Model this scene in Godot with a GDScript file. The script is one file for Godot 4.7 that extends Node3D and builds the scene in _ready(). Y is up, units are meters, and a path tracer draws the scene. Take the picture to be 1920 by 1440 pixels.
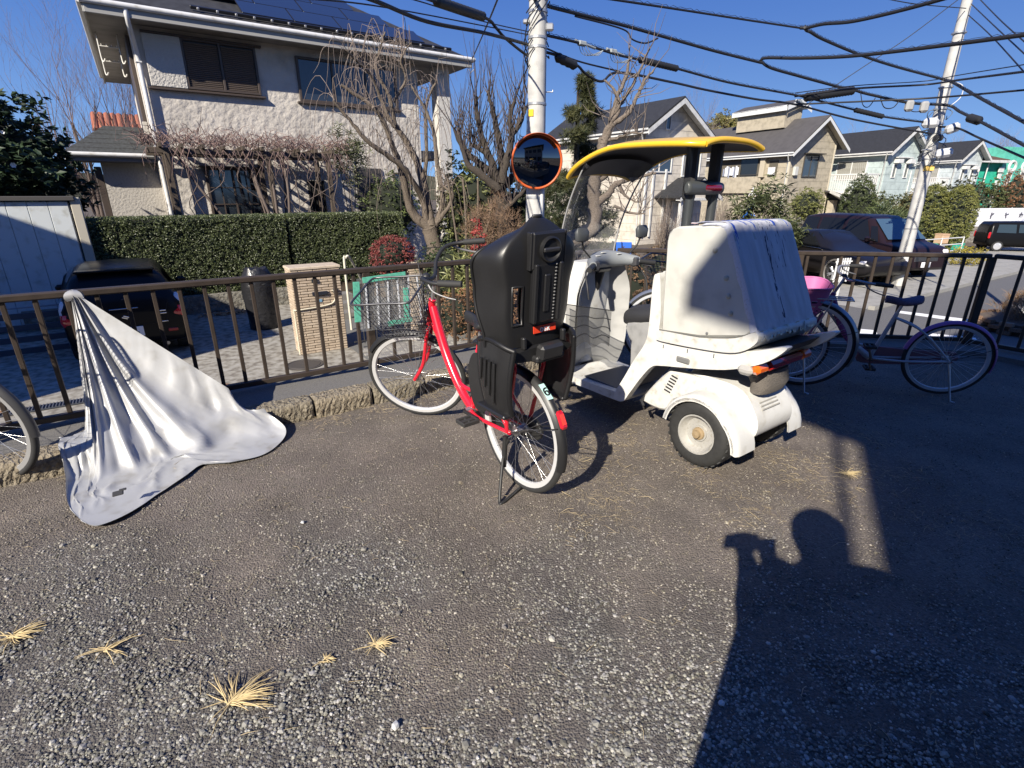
extends Node3D
# A gravel parking lot with a red bicycle and a delivery trike, houses of a quiet street behind.

const STREET := 0.5952            # turn of the street grid (houses, fence, hedge)
var rng := RandomNumberGenerator.new()
var used := {}
var mats := {}
var tex := {}

# ---------------------------------------------------------------- mesh collector
class MB:
	var v := PackedVector3Array()
	var n := PackedVector3Array()
	var t := PackedVector2Array()
	var c := PackedColorArray()
	var col := Color(1, 1, 1)
	var use_c := false
	var use_t := false

	func tri(a: Vector3, b: Vector3, d: Vector3, na: Vector3, nb: Vector3, nd: Vector3, ta := Vector2.ZERO, tb := Vector2.ZERO, td := Vector2.ZERO) -> void:
		if (b - a).cross(d - a).dot(na + nb + nd) > 0.0:
			v.push_back(a); v.push_back(d); v.push_back(b)
			n.push_back(na); n.push_back(nd); n.push_back(nb)
			if use_t:
				t.push_back(ta); t.push_back(td); t.push_back(tb)
		else:
			v.push_back(a); v.push_back(b); v.push_back(d)
			n.push_back(na); n.push_back(nb); n.push_back(nd)
			if use_t:
				t.push_back(ta); t.push_back(tb); t.push_back(td)
		if use_c:
			c.push_back(col); c.push_back(col); c.push_back(col)

	func flat(a: Vector3, b: Vector3, d: Vector3, out: Vector3) -> void:
		var f := (b - a).cross(d - a)
		if f.length_squared() < 1e-16:
			return
		f = f.normalized()
		if f.dot(out) < 0.0:
			f = -f
		tri(a, b, d, f, f, f)

	func quad(a: Vector3, b: Vector3, d: Vector3, e: Vector3, out: Vector3) -> void:
		flat(a, b, d, out)
		flat(a, d, e, out)

	# a box with chamfered edges; half sizes h, turned by basis q
	func box(at: Vector3, size: Vector3, q := Basis(), bev := 0.0) -> void:
		var h := size * 0.5
		var b: float = minf(bev, minf(h.x, minf(h.y, h.z)) * 0.9)
		for ax in 3:
			var u := (ax + 1) % 3
			var w := (ax + 2) % 3
			for s in [-1.0, 1.0]:
				var pts := []
				for k in [[-1.0, -1.0], [1.0, -1.0], [1.0, 1.0], [-1.0, 1.0]]:
					var p := Vector3()
					p[ax] = s * h[ax]
					p[u] = k[0] * (h[u] - b)
					p[w] = k[1] * (h[w] - b)
					pts.append(at + q * p)
				var o := Vector3()
				o[ax] = s
				quad(pts[0], pts[1], pts[2], pts[3], q * o)
			if b <= 0.0:
				continue
			for s1 in [-1.0, 1.0]:
				for s2 in [-1.0, 1.0]:
					var o2 := Vector3()
					o2[u] = s1
					o2[w] = s2
					var e := []
					for k in [[-1.0, 0], [1.0, 0], [1.0, 1], [-1.0, 1]]:
						var p2 := Vector3()
						p2[ax] = k[0] * (h[ax] - b)
						p2[u] = s1 * (h[u] - (b if k[1] == 1 else 0.0))
						p2[w] = s2 * (h[w] - (b if k[1] == 0 else 0.0))
						e.append(at + q * p2)
					quad(e[0], e[1], e[2], e[3], q * o2)
		if b > 0.0:
			for sx in [-1.0, 1.0]:
				for sy in [-1.0, 1.0]:
					for sz in [-1.0, 1.0]:
						var g := Vector3(sx, sy, sz)
						flat(at + q * (g * Vector3(h.x, h.y - b, h.z - b)), at + q * (g * Vector3(h.x - b, h.y, h.z - b)), at + q * (g * Vector3(h.x - b, h.y - b, h.z)), q * g)

	# a swept tube through points; r a number or one radius per point
	func tube(p: Array, r, sides := 8, cap := true, squash := 1.0, upv := Vector3.ZERO) -> void:
		var m := p.size()
		if m < 2:
			return
		var many: bool = r is Array
		var prev := Vector3.ZERO
		var rings := []
		var axes := []
		for i in m:
			var d: Vector3
			if i == 0:
				d = p[1] - p[0]
			elif i == m - 1:
				d = p[i] - p[i - 1]
			else:
				d = (p[i + 1] - p[i]).normalized() + (p[i] - p[i - 1]).normalized()
			d = d.normalized() if d.length_squared() > 1e-14 else Vector3.UP
			if prev == Vector3.ZERO:
				prev = upv if upv != Vector3.ZERO else (Vector3.UP if absf(d.y) < 0.9 else Vector3.RIGHT)
			var x := (prev - d * prev.dot(d))
			x = x.normalized() if x.length_squared() > 1e-10 else d.cross(Vector3(0.3, 0.5, 0.8)).normalized()
			prev = x
			var y := d.cross(x)
			var rr: float = r[i] if many else r
			var ring := []
			for k in sides:
				var an := TAU * k / sides
				ring.append([p[i] + (x * cos(an) + y * sin(an) * squash) * rr, (x * cos(an) * squash + y * sin(an)).normalized()])
			rings.append(ring)
			axes.append(d)
		for i in m - 1:
			for k in sides:
				var k2 := (k + 1) % sides
				var a = rings[i][k]
				var b = rings[i][k2]
				var d2 = rings[i + 1][k2]
				var e = rings[i + 1][k]
				tri(a[0], b[0], d2[0], a[1], b[1], d2[1])
				tri(a[0], d2[0], e[0], a[1], d2[1], e[1])
		if cap:
			for end in [[0, -axes[0]], [m - 1, axes[m - 1]]]:
				var ring = rings[end[0]]
				for k in range(1, sides - 1):
					tri(ring[0][0], ring[k][0], ring[k + 1][0], end[1], end[1], end[1])

	# profile of (radius, height) points spun round the y axis of x
	func lathe(prof: Array, x := Transform3D(), seg := 24, a0 := 0.0, a1 := TAU) -> void:
		var m := prof.size()
		var sn := []
		for i in m - 1:
			var d: Vector2 = prof[i + 1] - prof[i]
			sn.append(Vector2(d.y, -d.x).normalized())
		for i in m - 1:
			var n0: Vector2 = sn[i]
			var n1: Vector2 = sn[i]
			if i > 0 and sn[i - 1].dot(sn[i]) > 0.75:
				n0 = (sn[i - 1] + sn[i]).normalized()
			if i < m - 2 and sn[i + 1].dot(sn[i]) > 0.75:
				n1 = (sn[i + 1] + sn[i]).normalized()
			for k in seg:
				var p := []
				var q := []
				for s in [[k, i, n0], [k + 1, i, n0], [k + 1, i + 1, n1], [k, i + 1, n1]]:
					var an: float = lerpf(a0, a1, float(s[0]) / seg)
					var pr: Vector2 = prof[s[1]]
					p.append(x * Vector3(cos(an) * pr.x, pr.y, sin(an) * pr.x))
					q.append((x.basis * Vector3(cos(an) * s[2].x, s[2].y, sin(an) * s[2].x)).normalized())
				tri(p[0], p[1], p[2], q[0], q[1], q[2])
				tri(p[0], p[2], p[3], q[0], q[2], q[3])

	func ring(x: Transform3D, R: float, r: float, seg := 36, sides := 8) -> void:
		var pr := []
		for k in sides + 1:
			var an := -TAU * k / sides
			pr.append(Vector2(R + r * cos(an), r * sin(an)))
		lathe(pr, x, seg)

	# a grid of points [row][col] with smooth normals
	func grid(g: Array, wrap := false, flip := false, tuv := Vector2(1, 1), skip = null) -> void:
		var R := g.size()
		var C: int = g[0].size()
		var nn := []
		for i in R:
			var row := []
			for j in C:
				var l: int = (j - 1 + C) % C if wrap else maxi(j - 1, 0)
				var r2: int = (j + 1) % C if wrap else mini(j + 1, C - 1)
				var du: Vector3 = g[i][r2] - g[i][l]
				var dv: Vector3 = g[mini(i + 1, R - 1)][j] - g[maxi(i - 1, 0)][j]
				var q := du.cross(dv)
				q = q.normalized() if q.length_squared() > 1e-16 else Vector3.UP
				row.append(-q if flip else q)
			nn.append(row)
		for i in R - 1:
			for j in (C if wrap else C - 1):
				if skip != null and skip.call(i, j):
					continue
				var k := (j + 1) % C
				var ua := Vector2(float(j) / (C - 1), float(i) / (R - 1)) * tuv
				var ub := Vector2(float(j + 1) / (C - 1), float(i) / (R - 1)) * tuv
				var uc := Vector2(float(j + 1) / (C - 1), float(i + 1) / (R - 1)) * tuv
				var ud := Vector2(float(j) / (C - 1), float(i + 1) / (R - 1)) * tuv
				tri(g[i][j], g[i][k], g[i + 1][k], nn[i][j], nn[i][k], nn[i + 1][k], ua, ub, uc)
				tri(g[i][j], g[i + 1][k], g[i + 1][j], nn[i][j], nn[i + 1][k], nn[i + 1][j], ua, uc, ud)

	# rings of points joined to a closed body, ends capped
	func loft(g: Array, cap := true) -> void:
		var mid := Vector3.ZERO
		for p in g[0]:
			mid += p
		mid /= g[0].size()
		var k: int = g.size() / 2
		var ctr := Vector3.ZERO
		for p in g[k]:
			ctr += p
		ctr /= g[k].size()
		var du: Vector3 = g[k][1] - g[k][g[k].size() - 1]
		var dv: Vector3 = g[mini(k + 1, g.size() - 1)][0] - g[maxi(k - 1, 0)][0]
		grid(g, true, du.cross(dv).dot(g[k][0] - ctr) < 0.0)
		if cap:
			for e in [[0, 1], [g.size() - 1, g.size() - 2]]:
				var cc := Vector3.ZERO
				var c2 := Vector3.ZERO
				for p in g[e[0]]:
					cc += p
				for p in g[e[1]]:
					c2 += p
				cc /= g[e[0]].size()
				c2 /= g[e[1]].size()
				var C: int = g[e[0]].size()
				for j in C:
					flat(cc, g[e[0]][j], g[e[0]][(j + 1) % C], cc - c2)

	# polygon (x, y) extruded along z of the transform, from z0 to z1
	func prism(poly: PackedVector2Array, z0: float, z1: float, x := Transform3D(), smooth := false, bev := 0.0) -> void:
		var m := poly.size()
		var area := 0.0
		for i in m:
			area += poly[i].cross(poly[(i + 1) % m])
		var sg := signf(area)
		var en := []
		for i in m:
			var d := poly[(i + 1) % m] - poly[i]
			en.append(Vector2(d.y, -d.x).normalized() * sg)
		var inner := poly
		if bev > 0.0:
			inner = PackedVector2Array()
			for i in m:
				var w: Vector2 = en[i] + en[(i - 1 + m) % m]
				w = w / maxf(w.length_squared() * 0.5, 0.3)
				inner.push_back(poly[i] - w * bev)
		var bz := bev * signf(z1 - z0)
		var idx := Geometry2D.triangulate_polygon(inner)
		if idx.is_empty():
			inner = poly
			idx = Geometry2D.triangulate_polygon(inner)
		if idx.is_empty():
			for i in range(1, m - 1):
				idx.append_array([0, i, i + 1])
		for s in [[z0, -1.0], [z1, 1.0]]:
			var o := x.basis * Vector3(0, 0, s[1] * signf(z1 - z0))
			for k in range(0, idx.size(), 3):
				flat(x * Vector3(inner[idx[k]].x, inner[idx[k]].y, s[0]), x * Vector3(inner[idx[k + 1]].x, inner[idx[k + 1]].y, s[0]), x * Vector3(inner[idx[k + 2]].x, inner[idx[k + 2]].y, s[0]), o)
		for i in m:
			var j := (i + 1) % m
			var ni: Vector2 = en[i]
			var nj: Vector2 = en[i]
			if smooth:
				if en[(i - 1 + m) % m].dot(en[i]) > 0.6:
					ni = (en[(i - 1 + m) % m] + en[i]).normalized()
				if en[j].dot(en[i]) > 0.6:
					nj = (en[j] + en[i]).normalized()
			var a := Vector3(poly[i].x, poly[i].y, z0 + bz)
			var b := Vector3(poly[j].x, poly[j].y, z0 + bz)
			var d2 := Vector3(poly[j].x, poly[j].y, z1 - bz)
			var e := Vector3(poly[i].x, poly[i].y, z1 - bz)
			var wi := x.basis * Vector3(ni.x, ni.y, 0)
			var wj := x.basis * Vector3(nj.x, nj.y, 0)
			tri(x * a, x * b, x * d2, wi, wj, wj)
			tri(x * a, x * d2, x * e, wi, wj, wi)
			if bev > 0.0:
				for s in [[z0, z0 + bz], [z1, z1 - bz]]:
					var o2 := x.basis * (Vector3(en[i].x, en[i].y, 0) + Vector3(0, 0, signf(s[0] - s[1])))
					quad(x * Vector3(poly[i].x, poly[i].y, s[1]), x * Vector3(poly[j].x, poly[j].y, s[1]), x * Vector3(inner[j].x, inner[j].y, s[0]), x * Vector3(inner[i].x, inner[i].y, s[0]), o2)

	func add(o: MB, x: Transform3D) -> void:
		var nb := x.basis.inverse().transposed()
		for i in o.v.size():
			v.push_back(x * o.v[i])
			n.push_back((nb * o.n[i]).normalized())
			if use_c:
				c.push_back(o.c[i] if o.use_c else col)
			if use_t:
				t.push_back(o.t[i] if o.use_t else Vector2.ZERO)

	func mesh() -> ArrayMesh:
		var a := []
		a.resize(Mesh.ARRAY_MAX)
		a[Mesh.ARRAY_VERTEX] = v
		a[Mesh.ARRAY_NORMAL] = n
		if use_t:
			a[Mesh.ARRAY_TEX_UV] = t
		if use_c:
			a[Mesh.ARRAY_COLOR] = c
		var m := ArrayMesh.new()
		m.add_surface_from_arrays(Mesh.PRIMITIVE_TRIANGLES, a)
		return m

# ---------------------------------------------------------------- nodes
func numbered(parent: Node, called: String) -> String:
	var key := "%d/%s" % [parent.get_instance_id(), called]
	var k: int = used.get(key, 0)
	used[key] = k + 1
	return called if k == 0 else "%s_%03d" % [called, k]

func thing(called: String, label: String, category: String, at := Vector3.ZERO, turn := 0.0, group := "") -> Node3D:
	var o := Node3D.new()
	o.name = numbered(self, called)
	add_child(o, true)
	o.position = at
	o.rotation.y = turn
	tag(o, label, category, group)
	return o

func tag(o: Node, label: String, category: String, group := "") -> void:
	if label: o.set_meta("label", label)
	if category: o.set_meta("category", category)
	if group: o.set_meta("group", group)

func put(parent: Node3D, called: String, m: Mesh, mt: Material, x := Transform3D(), kind := "") -> MeshInstance3D:
	var o := MeshInstance3D.new()
	o.mesh = m
	o.material_override = mt
	o.transform = x
	o.name = numbered(parent, called)
	parent.add_child(o, true)
	if kind: o.set_meta("kind", kind)
	return o

func part(parent: Node3D, called: String, mb: MB, mt: Material, kind := "") -> MeshInstance3D:
	return put(parent, called, mb.mesh(), mt, Transform3D(), kind)

func swarm(parent: Node3D, called: String, m: Mesh, mt: Material, xs: Array, cols := PackedColorArray(), kind := "") -> MultiMeshInstance3D:
	var mm := MultiMesh.new()
	mm.transform_format = MultiMesh.TRANSFORM_3D
	mm.use_colors = cols.size() > 0
	mm.mesh = m
	mm.instance_count = xs.size()
	var buf := PackedFloat32Array()
	var st := 16 if cols.size() else 12
	buf.resize(xs.size() * st)
	for i in xs.size():
		var x: Transform3D = xs[i]
		var o := i * st
		buf[o] = x.basis.x.x; buf[o + 1] = x.basis.y.x; buf[o + 2] = x.basis.z.x; buf[o + 3] = x.origin.x
		buf[o + 4] = x.basis.x.y; buf[o + 5] = x.basis.y.y; buf[o + 6] = x.basis.z.y; buf[o + 7] = x.origin.y
		buf[o + 8] = x.basis.x.z; buf[o + 9] = x.basis.y.z; buf[o + 10] = x.basis.z.z; buf[o + 11] = x.origin.z
		if st == 16:
			buf[o + 12] = cols[i].r; buf[o + 13] = cols[i].g; buf[o + 14] = cols[i].b; buf[o + 15] = 1.0
	mm.buffer = buf
	var o2 := MultiMeshInstance3D.new()
	o2.multimesh = mm
	o2.material_override = mt
	o2.name = numbered(parent, called)
	parent.add_child(o2, true)
	if kind: o2.set_meta("kind", kind)
	return o2

# ---------------------------------------------------------------- materials
func noise(kind: String) -> NoiseTexture2D:
	if tex.has(kind):
		return tex[kind]
	var f := FastNoiseLite.new()
	f.seed = kind.hash() % 1000
	var t := NoiseTexture2D.new()
	t.seamless = true
	t.noise = f
	var size := 256
	var ramp := []
	match kind:
		"blotch":
			f.noise_type = FastNoiseLite.TYPE_SIMPLEX_SMOOTH
			f.frequency = 0.012; f.fractal_octaves = 5
			ramp = [0.0, Color(.84, .84, .84), 0.45, Color(.95, .95, .95), 1.0, Color(1, 1, 1)]
		"streak":
			f.noise_type = FastNoiseLite.TYPE_SIMPLEX_SMOOTH
			f.frequency = 0.02; f.fractal_octaves = 4
			ramp = [0.0, Color(.84, .82, .78), 0.32, Color(.965, .96, .95), 0.5, Color(1, 1, 1), 1.0, Color(1, 1, 1)]
		"speck":
			f.noise_type = FastNoiseLite.TYPE_CELLULAR
			f.cellular_return_type = FastNoiseLite.RETURN_CELL_VALUE
			f.frequency = 0.16; size = 512
			ramp = [0.0, Color(.66, .66, .66), 0.5, Color(.85, .84, .83), 0.9, Color(.95, .95, .94), 1.0, Color(1, 1, 1)]
		"stone":
			f.noise_type = FastNoiseLite.TYPE_CELLULAR
			f.cellular_return_type = FastNoiseLite.RETURN_CELL_VALUE
			f.frequency = 0.085; size = 1024
			f.domain_warp_enabled = true; f.domain_warp_amplitude = 6.0; f.domain_warp_frequency = 0.06
			ramp = [0.0, Color(.58, .56, .54), 0.35, Color(.74, .72, .7), 0.7, Color(.83, .81, .79), 0.93, Color(.92, .91, .89), 1.0, Color(1, 1, 1)]
		"bark":
			f.noise_type = FastNoiseLite.TYPE_SIMPLEX_SMOOTH
			f.frequency = 0.03; f.fractal_octaves = 5
			ramp = [0.0, Color(.6, .57, .54), 0.5, Color(.87, .86, .83), 1.0, Color(1, 1, 1)]
		"n_stone":
			f.noise_type = FastNoiseLite.TYPE_CELLULAR
			f.cellular_return_type = FastNoiseLite.RETURN_DISTANCE
			f.frequency = 0.085; size = 1024
			f.domain_warp_enabled = true; f.domain_warp_amplitude = 6.0; f.domain_warp_frequency = 0.06
			f.fractal_type = FastNoiseLite.FRACTAL_FBM; f.fractal_octaves = 2
			t.invert = true; t.as_normal_map = true; t.bump_strength = 10.0
		"n_grain":
			f.noise_type = FastNoiseLite.TYPE_SIMPLEX
			f.frequency = 0.18; f.fractal_octaves = 3
			t.as_normal_map = true; t.bump_strength = 3.0
		"n_stucco":
			f.noise_type = FastNoiseLite.TYPE_SIMPLEX_SMOOTH
			f.frequency = 0.05; f.fractal_octaves = 4
			t.as_normal_map = true; t.bump_strength = 10.0
		"n_soft":
			f.noise_type = FastNoiseLite.TYPE_SIMPLEX_SMOOTH
			f.frequency = 0.015; f.fractal_octaves = 4
			t.as_normal_map = true; t.bump_strength = 5.0
		"n_bark":
			f.noise_type = FastNoiseLite.TYPE_SIMPLEX_SMOOTH
			f.frequency = 0.06; f.fractal_octaves = 4
			t.as_normal_map = true; t.bump_strength = 12.0
	t.width = size; t.height = size
	if ramp.size():
		var g := Gradient.new()
		var off := PackedFloat32Array()
		var cs := PackedColorArray()
		for k in range(0, ramp.size(), 2):
			off.push_back(ramp[k]); cs.push_back(ramp[k + 1])
		g.offsets = off; g.colors = cs
		t.color_ramp = g
	tex[kind] = t
	return t

# linear base colour; o: tex, ts (tiles per metre), nrm, ns, nk (normal depth), metal, spec, coat, vc, alpha, back
func mat(r: float, g: float, b: float, rough := 0.7, o := {}) -> StandardMaterial3D:
	var key := "%s %s %s %s %s" % [r, g, b, rough, o]
	if mats.has(key):
		return mats[key]
	var m := StandardMaterial3D.new()
	m.albedo_color = Color(r, g, b).linear_to_srgb()
	m.roughness = rough
	m.metallic = o.get("metal", 0.0)
	if o.has("spec"): m.metallic_specular = o.spec
	if o.has("tex"):
		m.albedo_texture = noise(o.tex)
		m.uv1_triplanar = true
		m.uv1_world_triplanar = o.get("world", false)
		var ts = o.get("ts", 1.0)
		m.uv1_scale = ts if ts is Vector3 else Vector3.ONE * float(ts)
	if o.has("nrm"):
		m.normal_enabled = true
		m.normal_texture = noise(o.nrm)
		m.normal_scale = o.get("nk", 1.0)
		m.uv1_triplanar = true
		m.uv1_world_triplanar = o.get("world", false)
		if not o.has("tex"):
			var ns = o.get("ns", 1.0)
			m.uv1_scale = ns if ns is Vector3 else Vector3.ONE * float(ns)
	if o.has("coat"):
		m.clearcoat_enabled = true
		m.clearcoat = o.coat
		m.clearcoat_roughness = 0.05
	if o.get("vc", false):
		m.vertex_color_use_as_albedo = true
	if o.has("alpha"):
		m.transparency = BaseMaterial3D.TRANSPARENCY_ALPHA
		m.albedo_color.a = o.alpha
	if o.has("back"):
		m.backlight_enabled = true
		m.backlight = Color(r, g, b).linear_to_srgb() * float(o.back)
	if o.has("rim"):
		m.rim_enabled = true
		m.rim = o.rim
	m.cull_mode = BaseMaterial3D.CULL_DISABLED
	mats[key] = m
	return m

# ---------------------------------------------------------------- small shapes
func v3(x: float, y: float, z: float) -> Vector3:
	return Vector3(x, y, z)

func one_box(size: Vector3, bev := 0.0, at := Vector3.ZERO) -> MB:
	var m := MB.new()
	m.box(at, size, Basis(), bev)
	return m

func pipe(p: Array, r, sides := 8) -> MB:
	var m := MB.new()
	m.tube(p, r, sides)
	return m

func curve(p: Array, k := 6) -> Array:            # smooth line through points
	var o := []
	for i in p.size() - 1:
		var a: Vector3 = p[maxi(i - 1, 0)]
		var d: Vector3 = p[mini(i + 2, p.size() - 1)]
		for s in k:
			o.append((p[i] as Vector3).cubic_interpolate(p[i + 1], a, d, float(s) / k))
	o.append(p[p.size() - 1])
	return o

func curve2(p: Array, k := 5, closed := true) -> PackedVector2Array:
	var o := PackedVector2Array()
	var m := p.size()
	for i in (m if closed else m - 1):
		var a: Vector2 = p[(i - 1 + m) % m] if closed else p[maxi(i - 1, 0)]
		var d: Vector2 = p[(i + 2) % m] if closed else p[mini(i + 2, m - 1)]
		for s in k:
			o.push_back((p[i] as Vector2).cubic_interpolate(p[(i + 1) % m], a, d, float(s) / k))
	if not closed:
		o.push_back(p[m - 1])
	return o

func facing(d: Vector3, up := Vector3.UP) -> Basis:  # y axis along d
	var y := d.normalized()
	var x := up.cross(y)
	x = x.normalized() if x.length_squared() > 1e-8 else Vector3.RIGHT
	return Basis(x, y, x.cross(y))

func rot(ax: Vector3, deg: float) -> Basis:
	return Basis(ax, deg_to_rad(deg))

func street(a: float, b: float, y := 0.0) -> Vector3:   # street grid: a along the houses, b away from the lot
	return Vector3(cos(STREET) * a - sin(STREET) * b, y, -sin(STREET) * a - cos(STREET) * b)

func low(x: float, z: float) -> float:            # height of the street beyond the lot
	return -1.25 + 0.15 * clampf((x + 2.0) / 11.0, 0.0, 1.0) - 0.1 * clampf((Vector2(x, z).length() - 20.0) / 20.0, 0.0, 1.0)

func rnd(a: float, b: float) -> float:
	return rng.randf_range(a, b)

func _ready() -> void:
	rng.seed = 20240117
	# ---- camera
	var cam := Camera3D.new()
	cam.name = "camera"
	cam.fov = 72.889
	cam.near = 0.05
	cam.far = 600.0
	cam.position = Vector3(0, 1.42, 0)
	cam.rotation_degrees = Vector3(-20.162, 0, 0)
	add_child(cam)
	cam.current = true
	# ---- sky
	var sm := ProceduralSkyMaterial.new()
	sm.sky_top_color = Color(0.035, 0.125, 0.50).linear_to_srgb()
	sm.sky_horizon_color = Color(0.32, 0.58, 0.96).linear_to_srgb()
	sm.sky_curve = 0.11
	sm.ground_bottom_color = Color(0.05, 0.05, 0.05).linear_to_srgb()
	sm.ground_horizon_color = Color(0.2, 0.25, 0.3).linear_to_srgb()
	var sk := Sky.new()
	sk.sky_material = sm
	var env := Environment.new()
	env.background_mode = Environment.BG_SKY
	env.sky = sk
	env.background_energy_multiplier = 0.60
	env.tonemap_mode = Environment.TONE_MAPPER_LINEAR
	env.tonemap_exposure = 1.75
	env.sdfgi_enabled = true
	env.ssao_enabled = true
	env.ssil_enabled = true
	var we := WorldEnvironment.new()
	we.name = "environment"
	we.environment = env
	add_child(we)
	# ---- sun, low from behind on the left
	var sun := DirectionalLight3D.new()
	sun.name = "sun"
	sun.light_energy = 1.6
	sun.light_color = Color(1.0, 0.965, 0.905)
	sun.light_angular_distance = 0.5
	sun.shadow_enabled = true
	sun.sky_mode = DirectionalLight3D.SKY_MODE_LIGHT_ONLY
	add_child(sun)
	sun.look_at_from_position(Vector3(-1.035, 1.42, 1.922), Vector3.ZERO)

	build_ground()
	build_lower_ground()
	build_fence()
	build_houses()
	build_plants()
	build_poles()
	build_street_things()
	build_cars()
	build_bicycles()
	build_trike()
	build_cover()
	build_behind()
	build_litter()

# ---------------------------------------------------------------- the lot
const CORNER_L := Vector3(1.05, 0, -5.40)
const CORNER_R := Vector3(4.40, 0, -4.87)

func edge_z(x: float, off: float) -> float:       # outer edge of the lot, off metres outside the fence line
	var n1 := v3(-sin(STREET), 0, -cos(STREET)) * off
	var a := street(-14, 3.88) + n1
	var c := CORNER_L + n1 * 1.0
	var d := CORNER_R + v3(0.15, 0, -1).normalized() * off + v3(off * 0.5, 0, 0)
	var e := CORNER_R + v3(.56, 0, .828) * 14.0 + v3(off, 0, 0)
	var p := [a, c, d, e]
	for i in 3:
		if x <= p[i + 1].x or i == 2:
			return lerpf(p[i].z, p[i + 1].z, (x - p[i].x) / (p[i + 1].x - p[i].x))
	return 0.0

func sheet(x0: float, x1: float, nx: int, zf: Callable, z1: float, nz: int, yf: Callable, pw := 1.0) -> MB:
	var m := MB.new()
	var g := []
	for j in nz + 1:
		var row := []
		for i in nx + 1:
			var x := lerpf(x0, x1, float(i) / nx)
			var z := lerpf(zf.call(x), z1, pow(float(j) / nz, pw))
			row.append(v3(x, yf.call(x, z), z))
		g.append(row)
	m.grid(g, false, true)
	return m

func build_ground() -> void:
	var fn := FastNoiseLite.new()
	fn.seed = 5; fn.frequency = 0.9; fn.fractal_octaves = 4
	var hn := FastNoiseLite.new()
	hn.seed = 9; hn.frequency = 3.0; hn.fractal_octaves = 4
	var yf := func(x: float, z: float) -> float:
		return hn.get_noise_2d(x, z) * 0.012 - 0.004
	var m := MB.new()
	var nx := 150
	var nz := 90
	var g := []
	for j in nz + 1:
		var row := []
		for i in nx + 1:
			var u := (float(i) / nx) * 2.0 - 1.0
			var x := (u * 0.35 + u * absf(u) * u * 0.0 + signf(u) * pow(absf(u), 2.2) * 0.65) * 11.0
			var z := lerpf(edge_z(x, 0.1), 9.0, pow(float(j) / nz, 1.5))
			row.append(v3(x, yf.call(x, z), z))
		g.append(row)
	m.grid(g, false, true)
	m.use_c = true
	for k in m.v.size():
		var p: Vector3 = m.v[k]
		# dusty brown where the wheels stand, darker chippings towards the camera
		var dusty := clampf((-p.z - 1.0) / 1.1 + fn.get_noise_2d(p.x, p.z) * 1.1 + 0.12 * p.x, 0.0, 1.0)
		var base := Color(.165, .158, .15).lerp(Color(.245, .218, .192), dusty)
		var k2 := 1.0 + 0.35 * fn.get_noise_2d(p.x * 2.3 + 40.0, p.z * 2.3)
		m.c.push_back(Color(base.r * k2, base.g * k2, base.b * k2))
	var gm := mat(1, 1, 1, 0.92, {"tex": "stone", "ts": 1.45, "world": true, "nrm": "n_stone", "nk": 1.0, "vc": true})
	var o := part(self, "gravel_ground", m, gm, "structure")
	o.set_meta("label", "grey brown gravel of the parking lot")

	# loose stones: one mass nobody could count
	var vars := []
	for k in 4:
		vars.append(pebble(k))
	var xs := [[], [], [], []]
	var cs := [PackedColorArray(), PackedColorArray(), PackedColorArray(), PackedColorArray()]
	var count := 0
	var tries := 0
	while count < 150000 and tries < 900000:
		tries += 1
		var z := -0.5 - 4.6 * pow(rng.randf(), 1.75)
		var half := 1.25 * -z + 0.6
		var x := rnd(-half, half)
		if z < edge_z(x, -0.45):
			continue
		var f := fn.get_noise_2d(x, z)
		var dusty := clampf((-z - 1.0) / 1.1 + f * 1.1 + 0.12 * x, 0.0, 1.0)
		if rng.randf() < dusty * 0.3:
			continue
		count += 1
		var s := 0.0026 + 0.0044 * pow(rng.randf(), 2.0)
		if rng.randf() < 0.018: s *= rnd(1.5, 2.2)
		s *= 1.0 - 0.35 * dusty
		var w := rng.randi() % 4
		var b := Basis.from_euler(v3(rnd(-.5, .5), rnd(0, TAU), rnd(-.5, .5))).scaled(v3(s, s * rnd(.5, .85), s * rnd(.7, 1.2)))
		xs[w].append(Transform3D(b, v3(x, yf.call(x, z) + s * rnd(-.1, .3), z)))
		var q := rnd(.06, .24) + 0.22 * pow(rng.randf(), 3.0)
		if rng.randf() < 0.008: q = rnd(.4, .6)
		var warm := rnd(.84, 1.0)
		var br := Color(q, q * lerpf(.97, .9, dusty), q * warm * lerpf(.95, .8, dusty))
		cs[w].push_back(br)
	var rm := mat(1, 1, 1, 0.85, {"vc": true, "spec": .3})
	var st := Node3D.new()
	st.name = "gravel_stones"
	st.set_meta("kind", "stuff")
	st.set_meta("label", "loose dark stone chippings strewn over the parking lot")
	st.set_meta("category", "gravel")
	add_child(st)
	for k in 4:
		swarm(st, "chippings", vars[k], rm, xs[k], cs[k], "stuff")
	# a few pale pebbles that stand out
	for q in [[-.96, -2.02, .011, "pale round pebble lying alone below the silver cover"], [.62, -1.12, .011, "pale pebble in the sunlit gravel left of the photographer shadow"], [-.33, -1.05, .014, "largest whitish pebble in the near gravel, below the middle straw tuft"]]:
		var pm := put(self, "pebble", vars[1], mat(.5, .5, .48, .8), Transform3D(Basis.from_euler(v3(.2, q[0] * 9, .1)).scaled(v3(q[2], q[2] * .6, q[2])), v3(q[0], .003, q[1])))
		tag(pm, q[3], "pebble", "pale pebbles on the gravel")

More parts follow.
